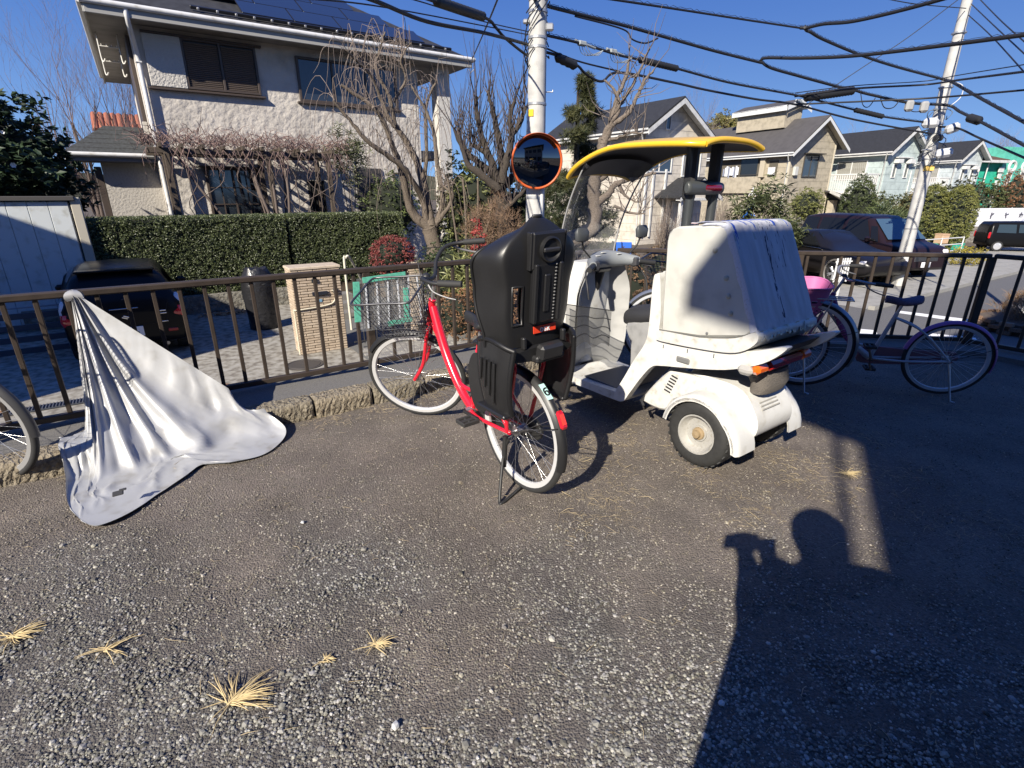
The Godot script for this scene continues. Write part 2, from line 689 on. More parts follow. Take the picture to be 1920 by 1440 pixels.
func pebble(k: int) -> Mesh:
	var r2 := RandomNumberGenerator.new()
	r2.seed = 77 + k
	var ico := []
	var ph := (1.0 + sqrt(5.0)) / 2.0
	for a in [-1.0, 1.0]:
		for b in [-ph, ph]:
			ico.append(v3(0, a, b)); ico.append(v3(a, b, 0)); ico.append(v3(b, 0, a))
	var pts := []
	for p in ico:
		pts.append((p as Vector3).normalized() * r2.randf_range(.72, 1.15))
	var m := MB.new()
	for i in 12:
		for j in range(i + 1, 12):
			for l in range(j + 1, 12):
				if (ico[i] as Vector3).distance_to(ico[j]) < 2.1 and (ico[j] as Vector3).distance_to(ico[l]) < 2.1 and (ico[i] as Vector3).distance_to(ico[l]) < 2.1:
					m.flat(pts[i], pts[j], pts[l], ico[i] + ico[j] + ico[l])
	return m.mesh()

# ---------------------------------------------------------------- the street level below the lot
func patch(pts: Array, lift: float, step := 0.8) -> MB:      # a flat sheet inside a convex quad in world x, z, draped on the street level
	var m := MB.new()
	var a: Vector3 = pts[0]; var b: Vector3 = pts[1]; var c: Vector3 = pts[2]; var d: Vector3 = pts[3]
	var nu := maxi(1, int(maxf(a.distance_to(b), d.distance_to(c)) / step))
	var nv := maxi(1, int(maxf(a.distance_to(d), b.distance_to(c)) / step))
	nu = mini(nu, 60); nv = mini(nv, 60)
	var g := []
	for j in nv + 1:
		var row := []
		for i in nu + 1:
			var p := a.lerp(b, float(i) / nu).lerp(d.lerp(c, float(i) / nu), float(j) / nv)
			row.append(v3(p.x, low(p.x, p.z) + lift, p.z))
		g.append(row)
	m.grid(g, false, (b - a).cross(d - a).y < 0.0)
	return m

func spatch(a0: float, a1: float, b0: float, b1: float, lift: float) -> MB:
	return patch([street(a0, b0), street(a1, b0), street(a1, b1), street(a0, b1)], lift)

func raised(a0: float, a1: float, b0: float, b1: float, h: float) -> MB:  # a low block on the street level, in street coordinates
	var m := MB.new()
	var p := [street(a0, b0), street(a1, b0), street(a1, b1), street(a0, b1)]
	var c: Vector3 = (p[0] + p[2]) * 0.5
	for i in 4:
		p[i].y = low(p[i].x, p[i].z)
	for i in 4:
		var q: Vector3 = p[i]
		var r: Vector3 = p[(i + 1) % 4]
		m.quad(q + v3(0, -.1, 0), r + v3(0, -.1, 0), r + v3(0, h, 0), q + v3(0, h, 0), (q + r) * .5 - c)
	m.quad(p[0] + v3(0, h, 0), p[1] + v3(0, h, 0), p[2] + v3(0, h, 0), p[3] + v3(0, h, 0), Vector3.UP)
	return m

func build_lower_ground() -> void:
	var asphalt := mat(.17, .17, .172, .9, {"tex": "speck", "ts": 2.2, "world": true, "nrm": "n_grain", "nk": .5})
	var earth := mat(.16, .13, .1, .95, {"tex": "speck", "ts": 1.2, "world": true, "nrm": "n_stucco", "nk": .8})
	var conc := mat(.36, .345, .31, .9, {"tex": "bark", "ts": .7, "world": true})
	var conc2 := mat(.33, .32, .29, .9, {"tex": "blotch", "ts": .8, "world": true, "nrm": "n_grain", "nk": .4})
	# everything to the horizon
	var m := sheet(-260, 260, 70, func(_x: float) -> float: return -330.0, 60.0, 70, func(x: float, z: float) -> float: return low(x, z) - (0.02 if z < 0 else 0.2), .7)
	part(self, "terrain", m, earth, "structure")
	part(self, "road", spatch(5.6, 60, -2.0, 5.1, 0.0), asphalt, "structure")
	part(self, "road", spatch(5.6, 13.5, 5.1, 6.6, 0.0), asphalt, "structure")
	part(self, "driveway", spatch(-16, 3.6, 4.0, 14.3, 0.0), conc, "structure")
	part(self, "pavement", spatch(13.5, 60, 5.1, 8.4, 0.004), conc2, "structure")
	part(self, "pavement", spatch(3.6, 5.6, 4.0, 8.3, 0.004), conc2, "structure")
	# paving setts in front of the gate, each a piece
	var setts := part(self, "garden_path", spatch(2.7, 5.0, 8.4, 13.9, 0.002), mat(.2, .2, .19, .9, {"world": true, "tex": "speck", "ts": 2.0}), "structure")
	var ms := one_box(v3(.19, .04, .095), .006).mesh()
	var tones := [mat(.36, .35, .33, .9, {"tex": "speck", "ts": 3.0}), mat(.42, .41, .38, .9, {"tex": "speck", "ts": 3.0}), mat(.31, .3, .29, .9, {"tex": "speck", "ts": 3.0})]
	for j in 16:
		for i in 9:
			var p := street(2.85 + i * .2 + (.1 if j % 2 else 0.0), 7.4 + j * .105)
			put(setts, "paver", ms, tones[rng.randi() % 3], Transform3D(Basis(Vector3.UP, STREET), p + v3(0, low(p.x, p.z) + .006 + rnd(0, .004), 0)))
	# kerb of the far pavement, block by block
	var kb := thing("kerb", "pale concrete kerb along the far side of the road", "kerb")
	kb.set_meta("kind", "structure")
	for i in 26:
		part(kb, "kerb_block", raised(13.5 + i * .8, 14.29 + i * .8, 5.1, 5.24, .09), conc2)
	# white paint
	var paint := mat(.75, .75, .73, .8, {"tex": "streak", "ts": 1.5, "world": true})
	for q in [[[8.81, -11.72], [8.64, -11.47], [9.74, -10.1], [10.06, -10.46]], [[6.82, -10.17], [7.19, -9.99], [7.01, -9.7], [6.5, -9.8]], [[5.5, -8.2], [5.6, -8.8], [6.6, -9.15], [6.35, -8.3]], [[7.0, -8.6], [7.5, -9.1], [8.1, -9.15], [7.5, -8.45]], [[7.9, -9.8], [7.75, -9.6], [8.5, -9.2], [8.6, -9.35]]]:
		var p := []
		for k in q:
			p.append(v3(k[0], 0, k[1]))
		part(self, "road_marking", patch(p, 0.006, .4), paint, "structure")
	# flat hills far off, so that the land ends softly
	var hm := MB.new()
	var hg := []
	for j in 2:
		var row := []
		for i in 81:
			var an := lerpf(-1.5, 1.5, i / 80.0)
			var r := 240.0
			row.append(v3(sin(an) * r, (5.0 + 2.5 * sin(i * .9) + 1.5 * sin(i * 2.3)) if j else -4.0, -cos(an) * r))
		hg.append(row)
	hm.grid(hg)
	part(self, "hills", hm, mat(.07, .075, .06, .95, {"tex": "bark", "ts": .05, "world": true}), "structure")
	# drain gratings beside the alley
	for q in [[-1.6, 8.72, 1.2, "dark steel drain grating seen through the fence beside the silver cover"], [.26, 8.26, .62, "short drain grating with dead leaves, right of the silver cover"]]:
		var p := street(q[0], q[1])
		var d := thing("drain_grating", q[3], "grating", p + v3(0, low(p.x, p.z) + .012, 0), STREET)
		part(d, "frame", one_box(v3(q[2], .02, .2), .004), mat(.06, .065, .075, .5, {"metal": .4}))
		var bar := one_box(v3(.012, .012, .17)).mesh()
		for i in int(q[2] / .035) - 1:
			put(d, "bar", bar, mat(.2, .21, .24, .4, {"metal": .6}), Transform3D(Basis(), v3(-q[2] / 2 + .035 * (i + 1), .017, 0)))
	var mp := street(1.75, 8.7)
	var mh := thing("manhole_cover", "round iron manhole cover in the concrete in front of the brick pillar", "manhole cover", mp + v3(0, low(mp.x, mp.z) + .008, 0))
	var mm := MB.new()
	mm.lathe([Vector2(.3, -.01), Vector2(.3, .006), Vector2(.27, .006), Vector2(.265, .0), Vector2(.25, .0), Vector2(.245, .006), Vector2(0, .006)], Transform3D(), 40)
	part(mh, "lid", mm, mat(.12, .11, .1, .6, {"metal": .3, "tex": "speck", "ts": 6.0}))
	# retaining wall that holds the lot up
	var rw := MB.new()
	var ring := [street(-14, 4.06), CORNER_L + v3(-.05, 0, -.2), CORNER_R + v3(.12, 0, -.18), CORNER_R + v3(.56, 0, .828) * 12.0 + v3(.2, 0, -.1)]
	for i in 3:
		var a: Vector3 = ring[i]
		var b: Vector3 = ring[i + 1]
		var o := (b - a).cross(Vector3.UP)
		var q := o.normalized() * -.15
		rw.quad(a + v3(0, -1.7, 0), b + v3(0, -1.7, 0), b + v3(0, .03, 0), a + v3(0, .03, 0), o)
		rw.quad(a + v3(0, .03, 0), b + v3(0, .03, 0), b + q + v3(0, .03, 0), a + q + v3(0, .03, 0), Vector3.UP)
	var rwn := part(self, "retaining_wall", rw, conc2, "structure")
	rwn.set_meta("label", "low concrete wall holding up the edge of the lot")

# ---------------------------------------------------------------- brown railing round the lot, concrete strip and kerb stones
func build_fence() -> void:
	var strip_m := mat(.2, .195, .185, .92, {"tex": "speck", "ts": 3.0, "world": true, "nrm": "n_grain", "nk": .5})
	var brown := mat(.052, .040, .032, .42, {"tex": "blotch", "ts": 2.0, "spec": .4})
	var secs := [[street(-7.0, 3.88), CORNER_L, .138, .13, "long brown railing with the silver cover hung over it"], [CORNER_L, CORNER_R, .15, .06, "brown railing behind the white trike and the purple bicycle"], [CORNER_R, CORNER_R + v3(.56, 0, .828) * 3.0, .15, .05, "short brown railing turning towards the viewer at the right edge"]]
	for q in secs:
		var a: Vector3 = q[0]
		var b: Vector3 = q[1]
		var L := a.distance_to(b)
		var d := (b - a) / L
		var yaw := atan2(-d.z, d.x)
		var base: float = q[3]
		var f := thing("fence", q[4], "fence", a, yaw, "brown railings round the lot")
		part(f, "top_rail", one_box(v3(L - .03, .04, .055), .008, v3(L / 2, .88, 0)), brown)
		part(f, "bottom_rail", one_box(v3(L - .03, .038, .04), .005, v3(L / 2, base + .03, 0)), brown)
		var bm := one_box(v3(.024, .86 - base - .048, .024), .003).mesh()
		var posts := []
		if base > .1:
			posts = [8.30, 4.6, .6]
		elif q[2] == .15 and base > .055:
			posts = [.1, 1.75]
		else:
			posts = [1.5]
		posts.append(L)
		var n := int(L / q[2])
		for i in n:
			var x: float = L - (i + .5) * q[2]
			var hit := false
			for px in posts:
				if absf(px - x) < .05: hit = true
			if not hit:
				put(f, "bar", bm, brown, Transform3D(Basis(), v3(x, (.86 + base + .048) / 2, 0)))
		for px in posts:
			part(f, "post", one_box(v3(.062, .87 - base + .06, .05), .006, v3(px, (.87 + base - .06) / 2, -.0)), brown)
		for px in [1.1, L - 1.3]:
			for e in [-.02, .02]:
				var bo := MB.new()
				bo.lathe([Vector2(.0, .006), Vector2(.005, .004), Vector2(.006, 0)], Transform3D(rot(Vector3.RIGHT, 90), v3(px + e, base + .03, .021)), 8)
				part(f, "bolt", bo, mat(.6, .6, .6, .3, {"metal": 1.0}))
	# concrete strip under the railing
	var st := MB.new()
	var pa := street(-8.0, 3.88)
	var nL := v3(sin(STREET), 0, cos(STREET))
	var pts := [[pa + nL * .33, pa - nL * .16, .125], [CORNER_L + nL * .33 + v3(.02, 0, .02), CORNER_L - nL * .16 + v3(.02, 0, -.05), .1], [CORNER_R + v3(-.12, 0, .26), CORNER_R + v3(.1, 0, -.16), .045], [CORNER_R + v3(.56, 0, .828) * 6 + v3(-.22, 0, .1), CORNER_R + v3(.56, 0, .828) * 6 + v3(.18, 0, -.1), .04]]
	for i in 3:
		var p = pts[i]
		var r = pts[i + 1]
		var u := v3(0, p[2], 0)
		var w := v3(0, r[2], 0)
		st.quad(p[0] + u, p[1] + u, r[1] + w, r[0] + w, Vector3.UP)
		st.quad(p[0] + u, r[0] + w, r[0] - v3(0, .1, 0), p[0] - v3(0, .1, 0), (r[0] - p[0]).cross(Vector3.UP) * -1.0)
		st.quad(p[1] + u, r[1] + w, r[1] - v3(0, .3, 0), p[1] - v3(0, .3, 0), (r[0] - p[0]).cross(Vector3.UP))
	var s := part(self, "pavement_strip", st, strip_m, "structure")
	s.set_meta("label", "grey concrete strip under the brown railing")
	# kerb stones with rough ribbed faces, each a piece of its own
	var kn := thing("kerb_stones", "row of rough ribbed kerb stones along the concrete strip", "kerb")
	kn.set_meta("kind", "structure")
	var variants := []
	for k in 4:
		variants.append(kerb_stone(k))
	var tones := [mat(.3, .26, .2, .95, {"tex": "bark", "ts": 3.0, "nrm": "n_stucco", "nk": 1.0}), mat(.26, .23, .18, .95, {"tex": "bark", "ts": 2.5, "nrm": "n_stucco", "nk": 1.0})]
	for i in 21:
		var p := street(-4.76 + i * .405, 3.47)
		var x := Transform3D(Basis(Vector3.UP, STREET + rnd(-.012, .012)), p + v3(0, rnd(-.004, .004) - (.006 * maxi(0, i - 16)), rnd(-.004, .004)))
		put(kn, "kerb_stone", variants[i % 4], tones[i % 2], x)

func kerb_stone(k: int) -> Mesh:
	var r2 := RandomNumberGenerator.new()
	r2.seed = 300 + k
	var g := []
	var nx := 30
	var prof := [[-.03, .075], [.0, .075], [.03, .075], [.06, .073], [.09, .07], [.112, .06], [.122, .04], [.125, .0], [.125, -.075]]
	for j in prof.size():
		var row := []
		for i in nx + 1:
			var x := -.195 + .39 * i / nx
			var e := 1.0 - clampf((absf(x) - .185) / .01, 0.0, 1.0)
			var rib: float = (sin((x * .8 + prof[j][0] * .7) * 210.0) * .004 + r2.randf_range(-.003, .003)) * (1.0 if j < 6 else 0.3)
			row.append(v3(x, prof[j][0] + (r2.randf_range(-.004, .004) if j > 4 else 0.0), prof[j][1] * (.85 + .15 * e) + rib))
		g.append(row)
	var m := MB.new()
	m.grid(g, false, false)
	for s in [0, nx]:
		for j in prof.size() - 1:
			m.quad(g[j][s], g[j + 1][s], g[j + 1][s] * v3(1, 1, 0) + v3(0, 0, -.075), g[j][s] * v3(1, 1, 0) + v3(0, 0, -.075), v3(-1.0 if s == 0 else 1.0, 0, 0))
	return m.mesh()

# ---------------------------------------------------------------- bicycles; x forward from the rear axle, y up, z to the right
func wheel(parent: Node3D, R: float, tyre_m: Material, rim_m: Material, spokes: int, where: Transform3D, called: String, hub_r := .018) -> Node3D:
	var w := Node3D.new()
	w.name = numbered(parent, called)
	parent.add_child(w, true)
	w.transform = where
	var X := Transform3D(rot(Vector3.RIGHT, 90), Vector3.ZERO)
	var ty := MB.new()
	ty.ring(X, R - .017, .0175, 56, 10)
	part(w, "tyre", ty, tyre_m)
	var rm := MB.new()
	var r := R - .034
	rm.lathe([Vector2(r - .02, -.006), Vector2(r - .016, -.012), Vector2(r + .006, -.0135), Vector2(r + .006, .0135), Vector2(r - .016, .012), Vector2(r - .02, .006), Vector2(r - .02, -.006)], X, 56)
	part(w, "rim", rm, rim_m)
	var sp := MB.new()
	for i in spokes:
		var s := 1.0 if i % 2 else -1.0
		var a := TAU * i / spokes
		var b := a + (.45 if (i / 2) % 2 else -.45)
		sp.tube([v3(cos(b) * hub_r, sin(b) * hub_r, s * .028), v3(cos(a) * (r - .017), sin(a) * (r - .017), s * .003)], .0012, 4, false)
	part(w, "spokes", sp, mat(.6, .6, .6, .3, {"metal": .9}))
	var hb := MB.new()
	hb.lathe([Vector2(0, -.05), Vector2(.008, -.05), Vector2(.008, -.034), Vector2(hub_r + .006, -.03), Vector2(hub_r - .004, -.024), Vector2(hub_r - .004, .024), Vector2(hub_r + .006, .03), Vector2(.008, .034), Vector2(.008, .05), Vector2(0, .05)], X, 14)
	part(w, "hub", hb, mat(.45, .45, .45, .35, {"metal": .9}))
	return w

func arc_guard(R: float, a0: float, a1: float, w: float, lip := .02) -> MB:   # a mudguard, angles in degrees from straight forward, upwards
	var m := MB.new()
	var g := []
	for i in 25:
		var a := deg_to_rad(lerpf(a0, a1, i / 24.0))
		var row := []
		for k in 9:
			var t := k / 8.0 * 2.0 - 1.0
			var rr := R - lip * t * t
			row.append(v3(cos(a) * rr, sin(a) * rr, t * w))
		g.append(row)
	m.grid(g, false, true)
	var g2 := []
	for row in g:
		var r2 := []
		for p in row:
			r2.append(p * (1.0 - .003 / p.length()))
		g2.append(r2)
	m.grid(g2)
	return m

func make_bicycle(called: String, label: String, at: Vector3, yaw: float, o: Dictionary) -> Node3D:
	var t := thing(called, label, "bicycle", at, yaw, o.get("group", ""))
	t.rotation_degrees = Vector3(0, rad_to_deg(yaw), 0)
	t.basis = Basis(Vector3.UP, yaw) * rot(Vector3.RIGHT, o.get("lean", -2.0))
	var R: float = o.get("R", .325)
	var wb: float = o.get("wb", 1.07)
	var fm: Material = o.frame
	var fm2: Material = o.get("frame2", fm)
	var blk := mat(.018, .018, .018, .5)
	var rub := mat(.025, .025, .025, .75)
	var sil := mat(.55, .55, .55, .3, {"metal": .85})
	var tyre: Material = o.get("tyre", rub)
	var rim: Material = o.rim
	var hx := wb - .05
	var dx: float = o.get("dx", 0.0)
	var ax := func(y: float) -> Vector3: return v3(hx - (y - R) * .384, y, 0)
	# frame
	var f := Node3D.new()
	f.name = "frame"
	t.add_child(f)
	part(f, "head_tube", pipe([ax.call(.845), ax.call(.685)], .021, 14), fm)
	part(f, "down_tube", pipe(curve([ax.call(.80) + v3(-.015, 0, 0), v3(wb - .36, .56, 0), v3(wb - .5, .38, 0), v3(.44 + dx, .285, 0)], 8), [.026, .027, .027, .027, .028, .028, .028, .028, .028, .028, .028, .028, .028, .028, .027, .027, .026, .026, .026, .026, .026, .026, .025, .025, .025], 14), fm)
	if o.has("frame2"):
		part(f, "down_tube", pipe([v3(wb - .47, .425, 0), v3(wb - .5, .38, 0), v3(.50 + dx, .325, 0), v3(.44 + dx, .285, 0)], [.0275, .029, .029, .027], 14), fm2)
	part(f, "down_tube", pipe(curve([ax.call(.72) + v3(-.02, -.02, 0), v3(wb - .42, .47, 0), v3(.55 + dx, .40, 0), v3(.41 + dx, .40, 0)], 6), .011, 10), fm2)
	part(f, "seat_tube", pipe([v3(.44 + dx, .285, 0), v3(.33 + dx, .70, 0)], .0165, 12), fm2)
	part(f, "seat_post", pipe([v3(.34 + dx, .66, 0), v3(.31 + dx, .78, 0)], .0125, 10), sil)
	for s in [-1.0, 1.0]:
		part(f, "chain_stay", pipe(curve([v3(.43 + dx, .285, .02 * s), v3(.3, .29, .045 * s), v3(0, R, .062 * s)]), .0105, 8), fm2)
		part(f, "seat_stay", pipe(curve([v3(.335 + dx, .66, .018 * s), v3(.24, .56, .05 * s), v3(0, R, .062 * s)]), .0085, 8), fm2)
	# front end turns about the steering axis
	var ft := Node3D.new()
	ft.name = "steering"
	t.add_child(ft)
	var p0: Vector3 = ax.call(R)
	var axis: Vector3 = (ax.call(1.0) - p0).normalized()
	var q := Basis(axis, deg_to_rad(o.get("steer", 0.0)))
	ft.transform = Transform3D(q, p0 - q * p0)
	var fr := MB.new()
	for s in [-1.0, 1.0]:
		fr.tube(curve([ax.call(.665) + v3(0, 0, .012 * s), ax.call(.655) + v3(0, 0, .05 * s), ax.call(.5) + v3(0, 0, .052 * s), ax.call(.42) + v3(.008, 0, .052 * s), v3(wb, R, .052 * s)]), .0115, 8)
	part(ft, "fork", fr, fm)
	part(ft, "stem", pipe([ax.call(.84), ax.call(.99)], .0115, 10), blk if o.has("child_seat") else sil)
	var gy: float = o.get("bar_y", 1.03)
	var c0: Vector3 = ax.call(.985)
	var hb := MB.new()
	for s in [-1.0, 1.0]:
		hb.tube(curve([c0, c0 + v3(.01, .005, .05 * s), c0 + v3(.015, (gy - .985) * .7, .13 * s), c0 + v3(-.02, gy - .97, .22 * s), c0 + v3(-.1, gy - .975, .275 * s), c0 + v3(-.235, gy - .985, .29 * s)], 5), .0113, 8)
	part(ft, "handlebar", hb, o.get("bar", blk))
	for s in [-1.0, 1.0]:
		part(ft, "grip", pipe([c0 + v3(-.12, gy - .975, .277 * s), c0 + v3(-.18, gy - .98, .285 * s), c0 + v3(-.245, gy - .986, .291 * s)], [.0165, .0175, .0165], 12), rub)
		var lv := MB.new()
		lv.tube(curve([c0 + v3(-.06, gy - .985, .262 * s), c0 + v3(-.085, gy - 1.015, .285 * s), c0 + v3(-.15, gy - 1.045, .30 * s), c0 + v3(-.2, gy - 1.06, .305 * s)], 4), [.009, .009, .008, .007, .006, .006, .006, .006, .006, .006, .006, .005, .005], 6, true, .7)
		part(ft, "brake_lever", lv, mat(.2, .2, .2, .4, {"metal": .3}))
	var bell := MB.new()
	bell.lathe([Vector2(.024, 0), Vector2(.023, .01), Vector2(.016, .019), Vector2(0, .023)], Transform3D(Basis(), c0 + v3(.03, .02, -.05)), 16)
	part(ft, "bell", bell, blk)
	part(ft, "cable", pipe(curve([c0 + v3(-.04, gy - .985, -.25), c0 + v3(.1, .06, -.18), c0 + v3(.12, -.06, -.04), ax.call(.72) + v3(.04, 0, 0)], 6), .0025, 5), blk)
	part(ft, "cable", pipe(curve([c0 + v3(-.04, gy - .985, .25), c0 + v3(.12, .09, .16), c0 + v3(.1, -.08, .02), ax.call(.7) + v3(.035, 0, 0)], 6), .0025, 5), blk)
	wheel(ft, R, tyre, rim, 32, Transform3D(Basis(), v3(wb, R, 0)), "front_wheel")
	var fg := part(ft, "front_mudguard", arc_guard(R + .014, -8 if o.get("long_guard", false) else 40, 128, .024), o.guard)
	fg.transform.origin = v3(wb, R, 0)
	for s in [-1.0, 1.0]:
		part(ft, "mudguard_stay", pipe([v3(wb, R, .05 * s), v3(wb + cos(2.1) * (R + .005), R + sin(2.1) * (R + .005), .022 * s)], .0025, 5), o.get("stay", blk))
	var bc := MB.new()
	bc.box(ax.call(.68) + v3(.045, .0, 0), v3(.05, .06, .05), Basis(), .01)
	part(ft, "brake_calliper", bc, blk)
	# basket
	if o.get("basket", "") == "wire":
		wire_basket(ft, ax.call(.80) + v3(.03, -.12, 0), o.get("bw", .34))
	elif o.get("basket", "") == "plastic":
		plastic_basket(ft, ax.call(.80) + v3(.035, -.12, 0), o.basket_m)
	# rear end
	wheel(t, R, tyre, rim, 36, Transform3D(Basis(), v3(0, R, 0)), "rear_wheel", .022)
	var rg := part(t, "rear_mudguard", arc_guard(R + .016, 12, o.get("rear_to", 196), .027), o.get("guard2", o.guard))
	rg.transform.origin = v3(0, R, 0)
	for s in [-1.0, 1.0]:
		part(t, "mudguard_stay", pipe([v3(0, R, .055 * s), v3(cos(2.75) * (R + .01), R + sin(2.75) * (R + .01), .024 * s)], .0025, 5), o.get("stay", blk))
	var cr := MB.new()
	cr.lathe([Vector2(.018, -.05), Vector2(.02, -.03), Vector2(.02, .03), Vector2(.018, .05), Vector2(0, .05)], Transform3D(rot(Vector3.RIGHT, 90), v3(.44 + dx, .285, 0)), 12)
	part(t, "bottom_bracket", cr, sil)
	var ca := deg_to_rad(o.get("crank", -35.0))
	for s in [-1.0, 1.0]:
		var e := v3(cos(ca) * .16 * s * -1.0, sin(ca) * .16 * s * -1.0, .075 * s) + v3(.44 + dx, .285, 0)
		part(t, "crank", pipe([v3(.44 + dx, .285, .055 * s), e], [.011, .008], 8), o.get("crank_m", blk))
		var pd := MB.new()
		var pc := e + v3(0, 0, .055 * s)
		for k in [-1.0, 1.0]:
			pd.box(pc + v3(.036 * k, 0, 0), v3(.014, .022, .092), Basis(), .003)
			pd.box(pc + v3(0, 0, .043 * k), v3(.085, .022, .012), Basis(), .003)
		pd.box(pc, v3(.022, .018, .09), Basis(), .003)
		pd.box(pc, v3(.08, .012, .012), Basis(), .003)
		part(t, "pedal", pd, rub)
	var cc := MB.new()
	cc.prism(curve2([Vector2(-.07, R - .05), Vector2(-.07, R + .045), Vector2(.2, .365), Vector2(.47 + dx, .37), Vector2(.52 + dx, .3), Vector2(.48 + dx, .21), Vector2(.2, .235)], 4), .05, .07, Transform3D(), true, .004)
	part(t, "chain_case", cc, o.get("case", blk))
	var br := MB.new()
	br.lathe([Vector2(0, -.1), Vector2(.035, -.1), Vector2(.045, -.085), Vector2(.047, -.07), Vector2(.0, -.066)], Transform3D(rot(Vector3.RIGHT, 90) * Basis(v3(1, 0, 0), v3(0, -1, 0), v3(0, 0, -1)), v3(0, R, 0)), 20)
	part(t, "drum_brake", br, o.get("brake_m", blk))
	# saddle
	var sd := MB.new()
	var sg := []
	for i in 13:
		var u := i / 12.0
		var x := lerpf(.13, -.13, u) + .31 + dx
		var hw := lerpf(.02, .085, smoothstep(.25, .85, u)) * (1.0 - .5 * pow(maxf(0, u - .85) / .15, 2.0))
		var top := .835 + .012 * u + .012 * cos(u * 6.0)
		var row := []
		for k in 12:
			var a := TAU * k / 12.0
			row.append(v3(x, top - .035 + sin(a) * (.035 if sin(a) > 0 else .03), cos(a) * hw))
		sg.append(row)
	sd.loft(sg)
	part(t, "saddle", sd, o.get("saddle", blk))
	if o.get("stand", "side") == "u":
		var st := MB.new()
		st.tube(curve([v3(.0, R - .03, -.07), v3(.02, .2, -.09), v3(-.05, .02, -.17), v3(-.07, .008, -.165), v3(-.02, .01, -.02), v3(.0, .02, .06)], 5), .008, 7)
		st.tube([v3(.02, R - .02, -.075), v3(.02, .14, -.09)], .013, 6)
		part(t, "kick_stand", st, blk)
	else:
		part(t, "kick_stand", pipe([v3(.0, R - .02, -.07), v3(-.05, .01, -.17), v3(-.08, .005, -.18)], [.009, .008, .01], 7), sil)
	for c in ft.get_children():           # the steered pieces become parts of the bicycle itself
		var nm := String(c.name)
		ft.remove_child(c)
		c.transform = ft.transform * c.transform
		c.name = numbered(t, nm.substr(0, nm.length() - 4) if nm.right(3).is_valid_int() else nm)
		t.add_child(c, true)
	ft.free()
	if o.get("lock", false):
		var lk := MB.new()
		lk.ring(Transform3D(facing(v3(.3, 1, 0)), v3(.16, .52, 0)), .055, .008, 24, 6)
		part(t, "ring_lock", lk, sil)
	if o.get("rack", false):
		var rk := MB.new()
		for z in [-.05, .0, .05]:
			rk.tube([v3(.2, .70, z * .6), v3(.1, .705, z), v3(-.25, .705, z)], .005, 6)
		rk.tube([v3(-.25, .705, -.06), v3(-.25, .705, .06)], .005, 6)
		for s in [-1.0, 1.0]:
			rk.tube([v3(-.12, .70, .055 * s), v3(0, R, .066 * s)], .005, 6)
		part(t, "rack", rk, o.get("rack_m", sil))
	return t

func wire_basket(parent: Node3D, at: Vector3, w: float) -> void:
	var b := Node3D.new()
	b.name = "basket"
	parent.add_child(b)
	var m := mat(.09, .09, .095, .35, {"metal": .6})
	var H := .24
	var p := func(u: float, v: float, y: float) -> Vector3:     # u along 0..1, v across -1..1, y 0..1
		var sx := lerpf(.25, .36, y)
		var sz := lerpf(w * .36, w * .52, y)
		return at + v3(.01 + u * sx, y * H + .02 * u * y, v * sz)
	var loopf := func(y: float) -> Array:
		var o := []
		for k in [[0, -.8], [.06, -1], [.5, -1], [.92, -1], [1, -.75], [1, 0], [1, .75], [.92, 1], [.5, 1], [.06, 1], [0, .8], [0, 0], [0, -.8]]:
			o.append(p.call(float(k[0]), float(k[1]), y))
		return o
	part(b, "basket_rim", pipe(curve(loopf.call(1.0), 4), .0065, 7), m)
	var wires := MB.new()
	for y in [0.0, .12, .26, .4, .54, .68, .84]:
		wires.tube(curve(loopf.call(y), 3), .0021 if y > 0 else .003, 4, false)
	for k in 13:
		var u := k / 12.0
		for s in [-1.0, 1.0]:
			wires.tube([p.call(u, s, 1.0), p.call(u, s, 0.0), p.call(u, 0.0, 0.0)], .0019, 4, false)
	for k in 13:
		var vv := k / 6.0 - 1.0
		for u in [0.0, 1.0]:
			wires.tube([p.call(u, vv, 1.0), p.call(u, vv, 0.0)], .0019, 4, false)
		wires.tube([p.call(0.0, vv, 0.0), p.call(1.0, vv, 0.0)], .0019, 4, false)
	part(b, "basket_wires", wires, m)
	part(b, "basket_bracket", one_box(v3(.03, .05, .09), .006, at + v3(-.005, .1, 0)), m)

func plastic_basket(parent: Node3D, at: Vector3, m: Material) -> void:
	var b := Node3D.new()
	b.name = "basket"
	parent.add_child(b)
	var rows := 11
	var cols := 40
	var g := []
	for j in rows + 1:
		var y := float(j) / rows
		var row := []
		for k in cols:
			var a := TAU * k / cols
			var cx := signf(cos(a)) * pow(absf(cos(a)), .6)
			var cz := signf(sin(a)) * pow(absf(sin(a)), .6)
			row.append(at + v3(.16 + cx * lerpf(.11, .165, y), y * .25, cz * lerpf(.12, .185, y)))
		g.append(row)
	var shell := MB.new()
	var keep := func(i: int, j: int) -> bool: return i > 0 and i < 7 and (i % 2 == 1) and (j % 2 == 1)
	shell.grid(g, true, false, Vector2.ONE, keep)
	var g2 := []
	for row in g:
		var r2 := []
		for p in row:
			r2.append(p + (at + v3(.16, p.y - at.y, 0) - p).normalized() * .004)
		g2.append(r2)
	shell.grid(g2, true, true, Vector2.ONE, keep)
	part(b, "basket_shell", shell, m)
	var rimp: Array = g[rows].duplicate()
	rimp.append(rimp[0])
	part(b, "basket_rim", pipe(rimp, .007, 7), m)
	var fl := MB.new()
	for k in cols:
		fl.flat(g[0][k], g[0][(k + 1) % cols], at + v3(.16, 0, 0), Vector3.DOWN)
	part(b, "basket_floor", fl, m)

